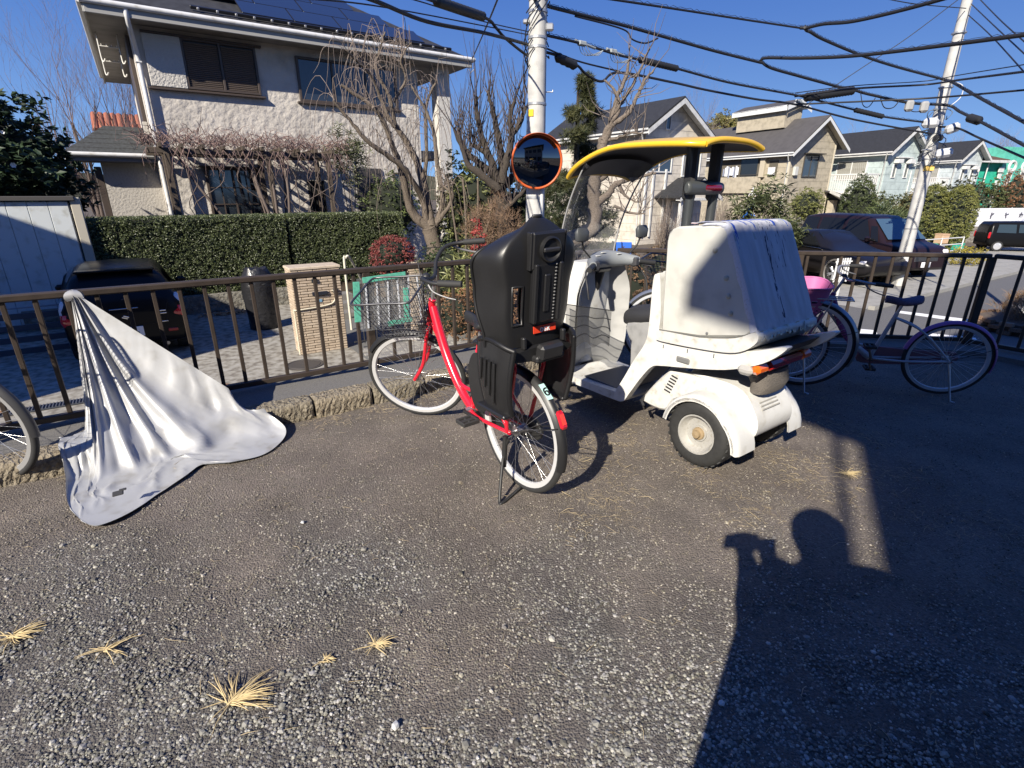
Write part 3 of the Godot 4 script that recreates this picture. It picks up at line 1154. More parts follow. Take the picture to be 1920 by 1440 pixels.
func build_bicycles() -> void:
	var white_rim := mat(.62, .62, .62, .35, {"metal": .25})
	var red := mat(.62, .012, .03, .25, {"coat": .8})
	var blk := mat(.016, .016, .017, .42)
	# --- the red one with a child seat
	var t := make_bicycle("bicycle", "red step-through bicycle with black child seat and wire basket", v3(.048, 0, -2.338), deg_to_rad(126.1), {
		"frame": red, "rim": white_rim, "guard": blk, "steer": 46.0, "lean": -2.0, "basket": "wire", "stand": "u", "lock": true, "bar_y": 1.05, "crank": 172.0})
	# tall rack that carries the seat
	for s in [-1.0, 1.0]:
		part(t, "rack_support", pipe(curve([v3(.2, .74, .07 * s), v3(-.04, .745, .085 * s), v3(-.085, .70, .085 * s), v3(-.07, .62, .082 * s), v3(.0, .4, .075 * s), v3(.01, .33, .07 * s)], 5), .0105, 9), red)
	part(t, "rack_support", pipe(curve([v3(-.1, .745, -.085), v3(-.14, .745, 0), v3(-.1, .745, .085)], 5), .009, 8), red)
	var dg := MB.new()
	dg.prism(curve2([Vector2(.2, .66), Vector2(.3, .66), Vector2(.36, .55), Vector2(.33, .38), Vector2(.22, .36), Vector2(.1, .6)], 4), -.062, -.058, Transform3D(), true)
	part(t, "skirt_guard", dg, blk)
	child_seat(t)
	# reflector and registration sticker on the mudguard
	var rf := MB.new()
	var A := deg_to_rad(152.0)
	rf.box(v3(cos(A) * .352, .325 + sin(A) * .352, 0), v3(.02, .085, .04), Basis(Vector3.BACK, A), .009)
	part(t, "rear_reflector", rf, mat(.5, .01, .015, .12, {"coat": 1.0}))
	var ref2 := MB.new()
	ref2.box(v3(cos(A) * .3635, .325 + sin(A) * .3635, 0), v3(.004, .05, .022), Basis(Vector3.BACK, A), .001)
	part(t, "reflector_lens", ref2, mat(.8, .05, .02, .1, {"coat": 1.0}))
	var sk := MB.new()
	var A2 := deg_to_rad(128.0)
	sk.box(v3(cos(A2) * .3415, .325 + sin(A2) * .3415, -.006), v3(.0014, .085, .03), Basis(Vector3.BACK, A2), .0004)
	var skn := part(t, "registration_sticker", sk, mat(.45, .72, .66, .5))
	lettering(skn, "9", .045, mat(.01, .01, .01, .6), Transform3D(Basis(Vector3.BACK, A2) * Basis(Vector3.UP, PI / 2) * Basis(v3(1, 0, 0), v3(0, 1, 0), v3(0, 0, 1)), v3(cos(A2) * .3425, .325 + sin(A2) * .3425 , -.006)))
	# --- the purple one by the railing
	var grey_rim := mat(.5, .52, .55, .45, {"metal": .3})
	var purple := mat(.30, .085, .26, .45, {"tex": "blotch", "ts": 6.0})
	var pb := make_bicycle("bicycle", "old purple and grey bicycle with pink plastic basket by the brown railing", v3(3.19, 0, -3.66), atan2(.33, -.975), {
		"frame": purple, "frame2": mat(.42, .43, .46, .45, {"tex": "streak", "ts": 8.0, "metal": .2}), "rim": grey_rim, "guard": purple, "guard2": mat(.27, .1, .3, .45), "basket": "plastic", "basket_m": mat(.5, .15, .33, .4, {"back": .3}),
		"steer": 8.0, "lean": -5.0, "saddle": mat(.16, .12, .2, .8, {"tex": "bark", "ts": 12.0}), "bar_y": 1.0, "stand": "side", "crank": 68.0, "case": mat(.2, .1, .12, .6), "brake_m": mat(.5, .48, .45, .4, {"metal": .7}), "crank_m": mat(.16, .12, .09, .7), "bar": mat(.3, .3, .3, .4, {"metal": .6}), "wb": 1.2, "dx": .12})
	pb.scale = Vector3.ONE * .86                  # a small wheeled one
	# --- one behind the trike
	make_bicycle("bicycle", "black bicycle with silver striped mudguards hidden behind the white trike", v3(2.24, 0, -3.86), atan2(.40, -.917), {
		"frame": mat(.05, .06, .08, .4), "rim": mat(.6, .62, .65, .4, {"metal": .3}), "guard": mat(.30, .32, .35, .3, {"metal": .7}), "basket": "wire", "steer": -4.0, "lean": -4.0, "stand": "side", "long_guard": true, "R": .34, "rear_to": 205, "bar_y": 1.0, "rack": true, "bar": mat(.5, .5, .5, .3, {"metal": .9})})
	# --- the one cut by the left edge of the picture
	make_bicycle("bicycle", "black bicycle with grey mudguard, cut by the left edge of the picture", v3(-3.72, 0, -2.05), atan2(.30, .953), {
		"frame": mat(.05, .05, .055, .4), "rim": mat(.4, .4, .4, .4, {"metal": .5}), "guard": mat(.05, .05, .052, .35), "basket": "wire", "steer": -22.0, "lean": -3.0, "long_guard": true, "stand": "side", "rack": true})

func lettering(parent: Node3D, s: String, h: float, m: Material, x: Transform3D, deep := .002, bold := true) -> void:
	var tm := TextMesh.new()
	tm.text = s
	var sf := SystemFont.new()
	sf.font_names = PackedStringArray(["Droid Sans"])
	if bold: sf.font_weight = 700
	tm.font = sf
	tm.font_size = 32
	tm.pixel_size = h / 24.0
	tm.depth = deep
	var o := MeshInstance3D.new()
	o.mesh = tm
	o.material_override = m
	o.transform = x
	o.name = numbered(parent, "lettering")
	parent.add_child(o, true)

func child_seat(t: Node3D) -> void:
	var s := Node3D.new()
	s.name = "child_seat"
	t.add_child(s)
	s.set_meta("label", "black plastic child seat with tall hooded back, fixed on the rear rack")
	var pl := mat(.015, .015, .016, .38, {"nrm": "n_grain", "ns": 40.0, "nk": .15})
	var pl2 := mat(.008, .008, .009, .5)
	# back shell: a U in plan, open to the front, arched at the top
	var rows := 26
	var cols := 33
	var g := []
	for j in rows + 1:
		var u := float(j) / rows
		var y := lerpf(.80, 1.335, u)
		var hw := lerpf(.17, .19, smoothstep(0.0, .3, u)) + .035 * smoothstep(.45, .8, u)
		var tl := maxf(0.0, u - .5) / .5
		var top := tl * tl
		hw *= pow(maxf(.02, 1.0 - pow(tl, 2.6)), .42)
		var deep := lerpf(.06, .12, smoothstep(.05, .45, u)) * (1.0 - .6 * top)
		var row := []
		for k in cols:
			var a := float(k) / (cols - 1) * 2.0 - 1.0
			var aa := absf(a)
			var z: float
			var x: float
			var ed := minf(.045, hw * .5)
			if aa < .58:
				z = a / .58 * (hw - ed)
				x = -.012 * (1.0 - pow(aa / .58, 2.0))
			else:
				var e := (aa - .58) / .42
				z = signf(a) * (hw - ed + ed * sin(minf(e * 1.6, 1.0) * PI / 2) + (.03 + .02 * top) * e * e)
				x = ed * (1.0 - cos(minf(e * 1.6, 1.0) * PI / 2)) + maxf(0.0, e - .3) * deep * 1.4
			x += -.165 + .03 * (1.0 - u) - .035 * u + .05 * top * top
			row.append(v3(x, y - .10 * maxf(0.0, aa - .5) * top * (1.0 + aa), z))
		g.append(row)
	var shell := MB.new()
	var hole := func(i: int, j: int) -> bool: return i >= 5 and i < 13 and j >= 7 and j < 10
	shell.grid(g, false, false, Vector2.ONE, hole)
	var gi := []
	for row in g:
		var r2 := []
		for p in row:
			r2.append(p + v3(.012, 0, -p.z * .04))
		gi.append(r2)
	shell.grid(gi, false, true, Vector2.ONE, hole)
	part(s, "seat_back", shell, pl)
	# rounded edge all round the shell
	var rim := []
	for j in rows + 1: rim.append(g[j][0])
	for k in cols: rim.append(g[rows][k])
	for j in range(rows, -1, -1): rim.append(g[j][cols - 1])
	part(s, "shell_edge", pipe(rim, .0075, 7), pl2)
	var hp := []
	for k in [[5, 7], [7, 7], [10, 7], [13, 7], [13, 8], [13, 10], [10, 10], [7, 10], [5, 10], [5, 8], [5, 7]]:
		hp.append(g[k[0]][k[1]])
	part(s, "window_edge", pipe(hp, .006, 6), pl)
	# adjusting rail, knob and ribs on the back
	var B := func(y: float, z: float) -> Vector3:
		var u := (y - .80) / .535
		return v3(-.177 + .03 * (1.0 - u) - .035 * u, y, z)
	var tilt := rot(Vector3.BACK, 6.0)
	var rail := MB.new()
	rail.box(B.call(1.03, .012) + v3(-.012, 0, 0), v3(.026, .25, .15), tilt, .006)
	part(s, "rail", rail, pl2)
	var rail2 := MB.new()
	for z in [-.052, .076]:
		rail2.box(B.call(1.03, z) + v3(-.026, 0, 0), v3(.018, .25, .02), tilt, .004)
	rail2.box(B.call(1.03, .008) + v3(-.026, 0, 0), v3(.01, .16, .03), tilt, .004)
	part(s, "rail_edge", rail2, pl)
	var teeth := MB.new()
	for k in 17:
		teeth.box(B.call(.915 + k * .0145, .05) + v3(-.027, 0, 0), v3(.006, .006, .008), tilt, .0015)
	part(s, "rail_notches", teeth, mat(.16, .16, .16, .5))
	var hd := MB.new()
	hd.box(B.call(1.205, .012) + v3(-.004, 0, 0), v3(.03, .15, .17), tilt, .008)
	for z in [-.075, .10]:
		hd.box(B.call(1.205, z) + v3(.0, 0, 0), v3(.03, .15, .012), tilt, .003)
	part(s, "head_rest_slide", hd, pl)
	var kx := Transform3D(tilt * rot(Vector3.BACK, 90), B.call(1.21, .012) + v3(-.02, 0, 0))
	var kn := MB.new()
	kn.lathe([Vector2(.052, -.002), Vector2(.052, .012), Vector2(.046, .016), Vector2(.042, .012), Vector2(.036, .006), Vector2(0, .006)], kx, 32)
	part(s, "knob", kn, pl)
	var kb := MB.new()
	kb.box(kx * v3(0, .013, 0), v3(.018, .014, .085), Basis(kx.basis.x, kx.basis.y, kx.basis.z), .005)
	part(s, "knob_bar", kb, mat(.03, .03, .032, .35))
	# seat pan, bracket below, clip and red badge
	var pan := MB.new()
	var pg := []
	for i in 9:
		var u := i / 8.0
		var row := []
		for k in 16:
			var a := TAU * k / 16
			row.append(v3(lerpf(-.17, .16, u), .765 + sin(a) * .03 + .02 * sin(u * PI), cos(a) * lerpf(.18, .15, u)))
		pg.append(row)
	pan.loft(pg)
	part(s, "seat_pan", pan, pl)
	var br := MB.new()
	br.box(v3(-.195, .775, .03), v3(.05, .07, .13), rot(Vector3.BACK, 10), .012)
	br.box(v3(-.16, .745, .03), v3(.09, .03, .16), Basis(), .008)
	part(s, "seat_bracket", br, mat(.022, .022, .023, .35))
	for z in [-.085, .135]:
		part(s, "latch", one_box(v3(.025, .055, .022), .006, B.call(.82, z) + v3(-.01, 0, 0)), pl)
	part(s, "badge", one_box(v3(.003, .032, .125), .001, B.call(.868, .03) + v3(-.004, 0, 0)), mat(.72, .055, .02, .35))
	lettering(s, "OGK", .02, mat(.85, .85, .85, .5), Transform3D(Basis(Vector3.UP, -PI / 2), B.call(.866, .03) + v3(-.0068, -.001, 0)))
	# arm rests and leg guards
	for sd in [-1.0, 1.0]:
		var side := MB.new()
		var sg := []
		for j in 12:
			var u := j / 11.0
			var y := lerpf(.81, .50, u)
			var row := []
			for k in 13:
				var a := float(k) / 12 * 2 - 1
				row.append(v3(-.07 + a * lerpf(.13, .10, u) + .015 * u, y + (0.03 * (1.0 - a * a) if j == 0 else 0.0), sd * (.185 + .018 * sin(u * 3.0) - .03 * pow(absf(a), 4.0) + .012 * (1 - u))))
			sg.append(row)
		side.grid(sg, false, sd < 0)
		var s2 := []
		for row in sg:
			var r3 := []
			for p in row: r3.append(p - v3(0, 0, sd * .01))
			s2.append(r3)
		side.grid(s2, false, sd > 0)
		part(s, "leg_guard", side, pl)
		var ed := []
		for j in range(11, -1, -1): ed.append(sg[j][0])
		for k in 13: ed.append(sg[0][k])
		for j in 12: ed.append(sg[j][12])
		for k in range(12, -1, -1): ed.append(sg[11][k])
		part(s, "leg_guard_edge", pipe(ed, .012, 7), pl2)
		for k in 4:
			part(s, "leg_guard_rib", pipe([v3(-.12 + k * .034, .75, sd * .214), v3(-.10 + k * .032, .56 + .03 * k, sd * .215)], [.007, .006], 8), pl)
		part(s, "foot_rest", one_box(v3(.22, .02, .07), .006, v3(-.05, .50, sd * .17)), pl)
	# harness buckle hanging inside, seen through the back window
	part(s, "harness", pipe(curve([v3(-.13, 1.1, -.06), v3(-.09, .98, -.05), v3(-.04, .8, 0)], 5), .012, 6), pl2)

# ---------------------------------------------------------------- white delivery trike; x forward from the rear axle, z to the right
func build_trike() -> void:
	var t := thing("delivery_trike", "white three-wheeled delivery scooter with yellow roof and white rear box", "delivery trike", v3(1.265, 0, -2.724), deg_to_rad(126.0))
	var white := mat(.60, .595, .565, .38, {"tex": "streak", "ts": 1.6, "spec": .45})
	var white2 := mat(.55, .545, .515, .45, {"tex": "streak", "ts": 3.0, "spec": .45})
	var cream := mat(.56, .555, .51, .42, {"tex": "blotch", "ts": 1.2, "spec": .45})
	var grey := mat(.30, .30, .295, .5, {"tex": "blotch", "ts": 3.0})
	var dark := mat(.022, .022, .023, .5)
	var rub := mat(.022, .022, .021, .8, {"tex": "blotch", "ts": 8.0})
	# side panels and step-through body
	var prof := curve2([Vector2(.66, .175), Vector2(.595, .185), Vector2(.55, .25), Vector2(.475, .37), Vector2(.40, .465), Vector2(.33, .49), Vector2(.2, .515), Vector2(.05, .545), Vector2(-.1, .585), Vector2(-.25, .655), Vector2(-.34, .735), Vector2(-.33, .755), Vector2(-.18, .70), Vector2(.05, .66), Vector2(.34, .635), Vector2(.372, .80), Vector2(.40, .985), Vector2(.425, 1.0), Vector2(.445, .96), Vector2(.445, .72), Vector2(.46, .60), Vector2(.535, .47), Vector2(.60, .345), Vector2(.67, .215)], 4)
	for s in [-1.0, 1.0]:
		var sp := MB.new()
		sp.prism(prof, s * .265, s * .215, Transform3D(), true, .012)
		part(t, "side_panel", sp, white)
		part(t, "grip_plate", one_box(v3(.085, .032, .012), .006, v3(.19, .56, s * .268)), mat(.16, .16, .155, .5))
		for k in 3:
			part(t, "panel_slot", one_box(v3(.004, .022, .004), .001, v3(.33 - k * .16, .605 - .0 * k + k * .012, s * .266)), dark)
	# what lies between the panels: a dark tail frame under the box
	var tail := MB.new()
	tail.prism(PackedVector2Array([Vector2(.34, .52), Vector2(.0, .57), Vector2(-.24, .67), Vector2(-.28, .72), Vector2(.35, .635)]), -.212, .212)
	part(t, "tail_frame", tail, dark)
	var back := MB.new()
	back.prism(curve2([Vector2(.36, .64), Vector2(.405, .98), Vector2(.43, .99), Vector2(.44, .9), Vector2(.44, .64)], 4), -.212, .212, Transform3D(), true, .01)
	part(t, "seat_back_panel", back, white2)
	# floor board with rubber mat, and leg shield
	var fl := MB.new()
	fl.prism(curve2([Vector2(.62, .172), Vector2(.9, .165), Vector2(1.14, .168), Vector2(1.20, .22), Vector2(1.17, .235), Vector2(1.12, .215), Vector2(.9, .212), Vector2(.64, .22)], 4), -.255, .255, Transform3D(), true, .015)
	part(t, "floor_board", fl, white2)
	part(t, "floor_mat", one_box(v3(.36, .008, .40), .003, v3(.84, .220, 0)), mat(.07, .072, .08, .6))
	var ls := MB.new()
	var lg := []
	for j in 15:
		var u := j / 14.0
		var y := lerpf(.20, 1.0, u)
		var hw := lerpf(.23, .25, sin(u * PI)) * (1.0 if u < .75 else lerpf(1.0, .62, (u - .75) / .25))
		var row := []
		for k in 17:
			var a := k / 8.0 - 1.0
			var x := 1.12 + .07 * (1.0 - a * a) + .14 * pow(maxf(0.0, .3 - u) / .3, 2.0) * 0.4 - .02 * u + .05 * a * a * a * a * -1.0
			row.append(v3(x, y, a * hw))
		lg.append(row)
	ls.grid(lg)
	var lg2 := []
	for row in lg:
		var r2 := []
		for p in row: r2.append(p + v3(.02, 0, 0))
		lg2.append(r2)
	ls.grid(lg2, false, true)
	part(t, "leg_shield", ls, mat(.45, .45, .44, .5, {"tex": "blotch", "ts": 2.5}))
	# front fork, mudguard and wheel
	var fk := MB.new()
	for s in [-1.0, 1.0]:
		fk.tube([v3(1.25, .62, .06 * s), v3(1.36, .24, .075 * s), v3(1.42, .19, .075 * s)], .02, 8)
	part(t, "front_fork", fk, dark)
	var fmud := part(t, "front_mudguard", arc_guard(.235, -20, 165, .085, .05), white)
	fmud.transform.origin = v3(1.42, .19, 0)
	trike_wheel(t, v3(1.42, .19, 0), "front_wheel", .10, false)
	var ap := MB.new()
	ap.loft(oval_rings([[1.30, .35, .11, .16], [1.29, .55, .14, .2], [1.25, .8, .12, .2], [1.2, .98, .08, .15]]))
	part(t, "front_cowl", ap, white)
	# seat
	var st := MB.new()
	var sg := []
	for q in [[.80, .665, .03, .055], [.79, .665, .055, .1], [.74, .68, .065, .125], [.62, .705, .06, .145], [.5, .735, .055, .15], [.44, .76, .05, .14], [.43, .76, .03, .11]]:
		var row := []
		for k in 18:
			var a := TAU * k / 18
			row.append(v3(q[0], q[1] + signf(sin(a)) * pow(absf(sin(a)), .7) * q[2], signf(cos(a)) * pow(absf(cos(a)), .75) * q[3]))
		sg.append(row)
	st.loft(sg)
	part(t, "seat", st, mat(.03, .03, .032, .55, {"nrm": "n_grain", "ns": 30.0, "nk": .2}))
	var under := MB.new()
	under.prism(curve2([Vector2(.66, .22), Vector2(.47, .5), Vector2(.45, .7), Vector2(.74, .64), Vector2(.7, .5)], 4), -.13, .13, Transform3D(), true, .02)
	part(t, "seat_base", under, grey)
	# handlebar with grey cover, levers, mirrors
	var hc := MB.new()
	hc.tube(curve([v3(.97, .985, -.22), v3(1.05, .995, -.13), v3(1.09, 1.0, 0), v3(1.05, .995, .13), v3(.97, .985, .22)], 5), [.024, .03, .034, .038, .042, .046, .05, .054, .056, .058, .06, .058, .056, .054, .05, .046, .042, .038, .034, .03, .024], 12)
	part(t, "handlebar_cover", hc, mat(.22, .235, .25, .4))
	for s in [-1.0, 1.0]:
		part(t, "grip", pipe([v3(.98, .985, s * .20), v3(.91, .97, s * .31)], [.019, .018], 12), dark)
		part(t, "brake_lever", pipe(curve([v3(1.02, .98, s * .19), v3(1.0, .94, s * .25), v3(.95, .86, s * .28), v3(.93, .78, s * .28)], 5), .006, 6), dark)
		part(t, "switch_box", one_box(v3(.06, .06, .05), .01, v3(.985, .98, s * .19)), mat(.05, .05, .055, .4))
		var mr := MB.new()
		mr.loft(oval_rings([[1.02, 1.13, .005, .03], [1.02, 1.14, .022, .05], [1.02, 1.19, .022, .056], [1.02, 1.215, .006, .04]], s * .28))
		part(t, "mirror", mr, mat(.06, .065, .07, .4))
		part(t, "mirror_stem", pipe([v3(1.04, 1.0, s * .15), v3(1.03, 1.08, s * .25), v3(1.02, 1.15, s * .28)], .006, 6), dark)
	part(t, "instrument", one_box(v3(.07, .09, .14), .02, v3(1.1, .96, 0)), mat(.04, .04, .045, .3))
	for q in [[1.03, 1.035, -.12], [1.05, 1.05, -.05], [1.03, 1.035, .08]]:
		part(t, "sticker", one_box(v3(.015, .004, .035), .001, v3(q[0], q[1], q[2])), mat(.6, .6, .58, .5))
	part(t, "steering_column", pipe([v3(1.1, 1.0, 0), v3(1.2, .7, 0)], .04, 10), dark)
	# windscreen of clear plastic with its thin frame
	var ws := MB.new()
	var wg := []
	for j in 13:
		var u := j / 12.0
		var row := []
		for k in 13:
			var a := k / 6.0 - 1.0
			var y := lerpf(.95, 1.60, u)
			var x := 1.36 - .04 * u - .22 * pow(u, 2.2) - .10 * a * a
			row.append(v3(x, y, a * lerpf(.26, .285, u)))
		wg.append(row)
	ws.grid(wg)
	part(t, "windscreen", ws, mat(.9, .92, .93, .04, {"alpha": .10}))
	var we := []
	for j in 13: we.append(wg[j][0])
	for k in 13: we.append(wg[12][k])
	for j in range(12, -1, -1): we.append(wg[j][12])
	for k in range(12, -1, -1): we.append(wg[0][k])
	part(t, "windscreen_edge", pipe(we, .0055, 6), mat(.30, .30, .3, .3))
	# roof: yellow rim, dark underside
	var rf := MB.new()
	var under_r := MB.new()
	var rg := []
	var ru := []
	for j in 21:
		var u := j / 20.0
		var x := lerpf(.22, 1.17, u)
		var y := 1.655 + .018 * sin(u * PI) - .0 + (-.13 * pow(maxf(0.0, u - .5) / .5, 2.0))
		var hw := .315 * (1.0 - .12 * pow(maxf(0, u - .85) / .15, 2.0)) * (1.0 - .2 * pow(maxf(0, .08 - u) / .08, 2.0))
		var row := []
		var row2 := []
		for k in 17:
			var a := k / 8.0 - 1.0
			var cr := .030 * (1.0 - pow(absf(a), 3.0))
			row.append(v3(x, y + cr, a * hw))
			row2.append(v3(x, y + cr - .026, a * hw))
		rg.append(row)
		ru.append(row2)
	rf.grid(rg, false, true)
	for side in [0, 16]:
		var e := []
		for j in 21: e.append((rg[j][side] + ru[j][side]) * .5)
		rf.tube(e, .0155, 8)
	for end in [0, 20]:
		var e2 := []
		for k in 17: e2.append((rg[end][k] + ru[end][k]) * .5)
		rf.tube(e2, .0155, 8)
	part(t, "roof", rf, mat(.72, .44, .025, .35, {"coat": .3}))
	under_r.grid(ru)
	part(t, "roof_lining", under_r, mat(.03, .031, .033, .6))
	var vs := MB.new()
	var vg := []
	for j in 7:
		var u := j / 6.0
		var row := []
		for k in 13:
			var a := k / 6.0 - 1.0
			row.append(v3(lerpf(1.10, .93, u) + .03 * a * a, lerpf(1.535, 1.615, u) - (.05 * pow(absf(a), 3.0) * (1.0 - .3 * u)), a * .27))
		vg.append(row)
	vs.grid(vg)
	part(t, "visor", vs, mat(.012, .012, .013, .3))
	# posts behind the seat, cross bar with the high brake lamp
	for s in [-1.0, 1.0]:
		part(t, "post", pipe(curve([v3(.39, .66, s * .105), v3(.39, 1.1, s * .105), v3(.38, 1.5, s * .105), v3(.395, 1.645, s * .12)], 4), .025, 12), mat(.05, .055, .058, .35, {"metal": .2}))
	part(t, "post", one_box(v3(.07, .30, .05), .015, v3(.39, 1.53, -.105)), dark)
	part(t, "post", one_box(v3(.07, .30, .05), .015, v3(.39, 1.53, .105)), dark)
	part(t, "post_bar", one_box(v3(.04, .03, .2), .01, v3(.385, 1.47, 0)), dark)
	var lb := MB.new()
	lb.loft(oval_rings_z([[-.17, .012, .025], [-.16, .03, .034], [-.05, .034, .036], [.08, .034, .036], [.14, .02, .028]], v3(.36, 1.445, 0)))
	part(t, "brake_lamp_housing", lb, mat(.055, .06, .062, .4))
	var lens := MB.new()
	lens.loft(oval_rings_z([[-.05, .012, .012], [-.04, .016, .019], [.09, .016, .019], [.105, .01, .012]], v3(.338, 1.445, 0)))
	part(t, "brake_lamp_lens", lens, mat(.16, .004, .008, .15, {"coat": 1.0}))
	# delivery box
	var bx := MB.new()
	var bp := PackedVector2Array([Vector2(.348, .692), Vector2(.358, .85), Vector2(.372, 1.18), Vector2(.366, 1.215), Vector2(.345, 1.242), Vector2(.31, 1.257), Vector2(.18, 1.268), Vector2(.06, 1.274), Vector2(.03, 1.264), Vector2(.01, 1.235), Vector2(-.085, 1.03), Vector2(-.175, .83), Vector2(-.178, .80), Vector2(-.15, .765), Vector2(.1, .712)])
	bx.prism(bp, -.275, .275, Transform3D(), true, .01)
	part(t, "box", bx, cream)
	var tray := MB.new()
	tray.prism(curve2([Vector2(.36, .695), Vector2(.365, .66), Vector2(.34, .638), Vector2(.0, .66), Vector2(-.14, .69), Vector2(-.215, .755), Vector2(-.20, .80), Vector2(-.1, .75), Vector2(.1, .71)], 4), -.285, .285, Transform3D(), true, .016)
	part(t, "box_tray", tray, white2)
	part(t, "box_seam", pipe([v3(.36, .70, -.279), v3(.1, .715, -.279), v3(-.1, .752, -.279), v3(-.2, .80, -.279)], .003, 5), mat(.12, .12, .11, .7))
	# worn flap over the sloping back, held by a row of snaps
	cover_flap(t)
	for q in [[.075, 1.155], [-.005, 1.03], [-.03, .945], [-.055, .865]]:
		var sn := MB.new()
		sn.lathe([Vector2(.0125, 0), Vector2(.0125, .005), Vector2(.008, .009), Vector2(0, .0095)], Transform3D(rot(Vector3.RIGHT, -90), v3(q[0], q[1], -.275)), 12)
		part(t, "snap", sn, mat(.42, .40, .32, .5))
	var sb := MB.new()
	sb.lathe([Vector2(.008, 0), Vector2(.007, .004), Vector2(0, .005)], Transform3D(rot(Vector3.RIGHT, -90), v3(.06, .74, -.275)), 8)
	part(t, "screw", sb, mat(.3, .3, .3, .4, {"metal": .6}))
	var stripe := one_box(v3(.22, .003, .02), .001, v3(.17, 1.273, -.2))
	part(t, "box_stripe", stripe, mat(.6, .45, .47, .6))
	# tail lamps
	for s in [-1.0, 1.0]:
		part(t, "indicator_lamp", one_box(v3(.05, .05, .10), .016, v3(-.215, .61, s * .215)), mat(.75, .13, .012, .15, {"coat": 1.0}))
		part(t, "lamp_housing", one_box(v3(.08, .05, .06), .018, v3(-.17, .60, s * .255)), mat(.35, .34, .32, .3))
	part(t, "tail_lamp", one_box(v3(.05, .05, .32), .014, v3(-.218, .612, 0)), mat(.33, .012, .012, .15, {"coat": 1.0}))
	# rear wheels, mudguards and engine cover
	for s in [-1.0, 1.0]:
		trike_wheel(t, v3(.02, .19, s * .262), "rear_wheel", .125, s < 0)
		var mg := MB.new()
		var gg := []
		for i in 22:
			var a := deg_to_rad(lerpf(8, 186, i / 21.0))
			var rr := .225 + (.035 if i > 16 else 0.0) * ((i - 16) / 5.0)
			var row := []
			for k in 9:
				var w := k / 8.0
				var z: float = s * lerpf(.17, .335, minf(w * 1.15, 1.0))
				var drop := .0 if w < .7 else pow((w - .7) / .3, 2.0) * .03
				row.append(v3(.02 + cos(a) * (rr - drop), .19 + sin(a) * (rr - drop), z))
			gg.append(row)
		mg.grid(gg, false, s > 0)
		var g3 := []
		for row in gg:
			var r4 := []
			for p in row: r4.append(v3(.02, .19, p.z) + (p - v3(.02, .19, p.z)) * .97)
			g3.append(r4)
		mg.grid(g3, false, s < 0)
		part(t, "rear_mudguard", mg, white)
		var ec := MB.new()
		ec.prism(curve2([Vector2(.47, .20), Vector2(.49, .235), Vector2(.35, .42), Vector2(.27, .455), Vector2(.05, .45), Vector2(.0, .3), Vector2(.24, .3), Vector2(.32, .2)], 4), s * .13, s * .205, Transform3D(), true, .012)
		part(t, "engine_side_cover", ec, white2)
		for k in 6:
			part(t, "vent_slot", put_box(v3(.046, .010, .004), v3(.275 - .0 + k * .008, .425 - k * .0195, s * .2065), rot(Vector3.BACK, 12.0)), dark)
	var en := MB.new()
	en.prism(curve2([Vector2(.25, .30), Vector2(.22, .45), Vector2(.05, .475), Vector2(-.12, .455), Vector2(-.205, .36), Vector2(-.235, .28), Vector2(-.2, .215), Vector2(-.05, .25)], 4), -.2, .2, Transform3D(), true, .03)
	part(t, "engine_cover", en, white)
	var slope := rot(Vector3.BACK, -45.0 + 90.0)
	for k in 7:
		part(t, "cover_rib", put_box(v3(.008, .006, .17), v3(-.135 - k * .0125, .447 - k * .0145, -.02), rot(Vector3.BACK, 49.0)), mat(.30, .29, .26, .6))
	var mud := MB.new()
	mud.loft(oval_rings([[-.16, .44, .05, .13], [-.17, .49, .06, .14], [-.14, .56, .07, .15]]))
	part(t, "mud_flap", mud, mat(.13, .115, .1, .95, {"nrm": "n_stucco", "ns": 9.0}))
	var axl := MB.new()
	axl.tube([v3(.02, .19, -.3), v3(.02, .19, .3)], .03, 10)
	axl.box(v3(.1, .24, 0), v3(.3, .16, .2), Basis(), .03)
	axl.tube([v3(.46, .3, -.1), v3(.56, .17, -.13), v3(.5, .14, -.16)], .012, 6)
	part(t, "engine", axl, mat(.05, .048, .045, .6, {"metal": .5}))
	part(t, "foot_lever", pipe([v3(.5, .26, -.15), v3(.47, .22, -.24), v3(.44, .2, -.25)], .008, 6), dark)
	# wire and net on the left of the foot well
	var net := MB.new()
	var ng := []
	for j in 9:
		var row := []
		for i in 15:
			var u := i / 14.0
			var v := j / 8.0
			var top := .735 + .03 * u * -1.0
			row.append(v3(lerpf(.76, 1.18, u), lerpf(top, .50 - .10 * pow(u, 1.5) + .02 * sin(u * 14.0), v), -.245 - .012 * sin(u * 9.0) * v))
		ng.append(row)
	net.grid(ng)
	part(t, "side_net", net, mat(.03, .03, .03, .9, {"alpha": .55}))
	for k in 4:
		var cr := []
		for i in 15:
			cr.append(ng[mini(8, k * 2)][i] + v3(0, 0, -.004))
		part(t, "net_cord", pipe(cr, .003, 5), dark)

func put_box(size: Vector3, at: Vector3, q: Basis) -> MB:
	var m := MB.new()
	m.box(at, size, q, minf(size.x, size.y) * .3)
	return m

func oval_rings(q: Array, z := 0.0, seg := 16) -> Array:     # rings stacked upwards: x, y, half depth, half width
	var g := []
	for e in q:
		var row := []
		for k in seg:
			var a := TAU * k / seg
			row.append(v3(e[0] + signf(cos(a)) * pow(absf(cos(a)), .75) * e[2], e[1], z + signf(sin(a)) * pow(absf(sin(a)), .75) * e[3]))
		g.append(row)
	return g

func oval_rings_z(q: Array, at: Vector3, seg := 14) -> Array:  # rings along z: z, half x, half y
	var g := []
	for e in q:
		var row := []
		for k in seg:
			var a := TAU * k / seg
			row.append(at + v3(cos(a) * e[1], sin(a) * e[2], e[0]))
		g.append(row)
	return g

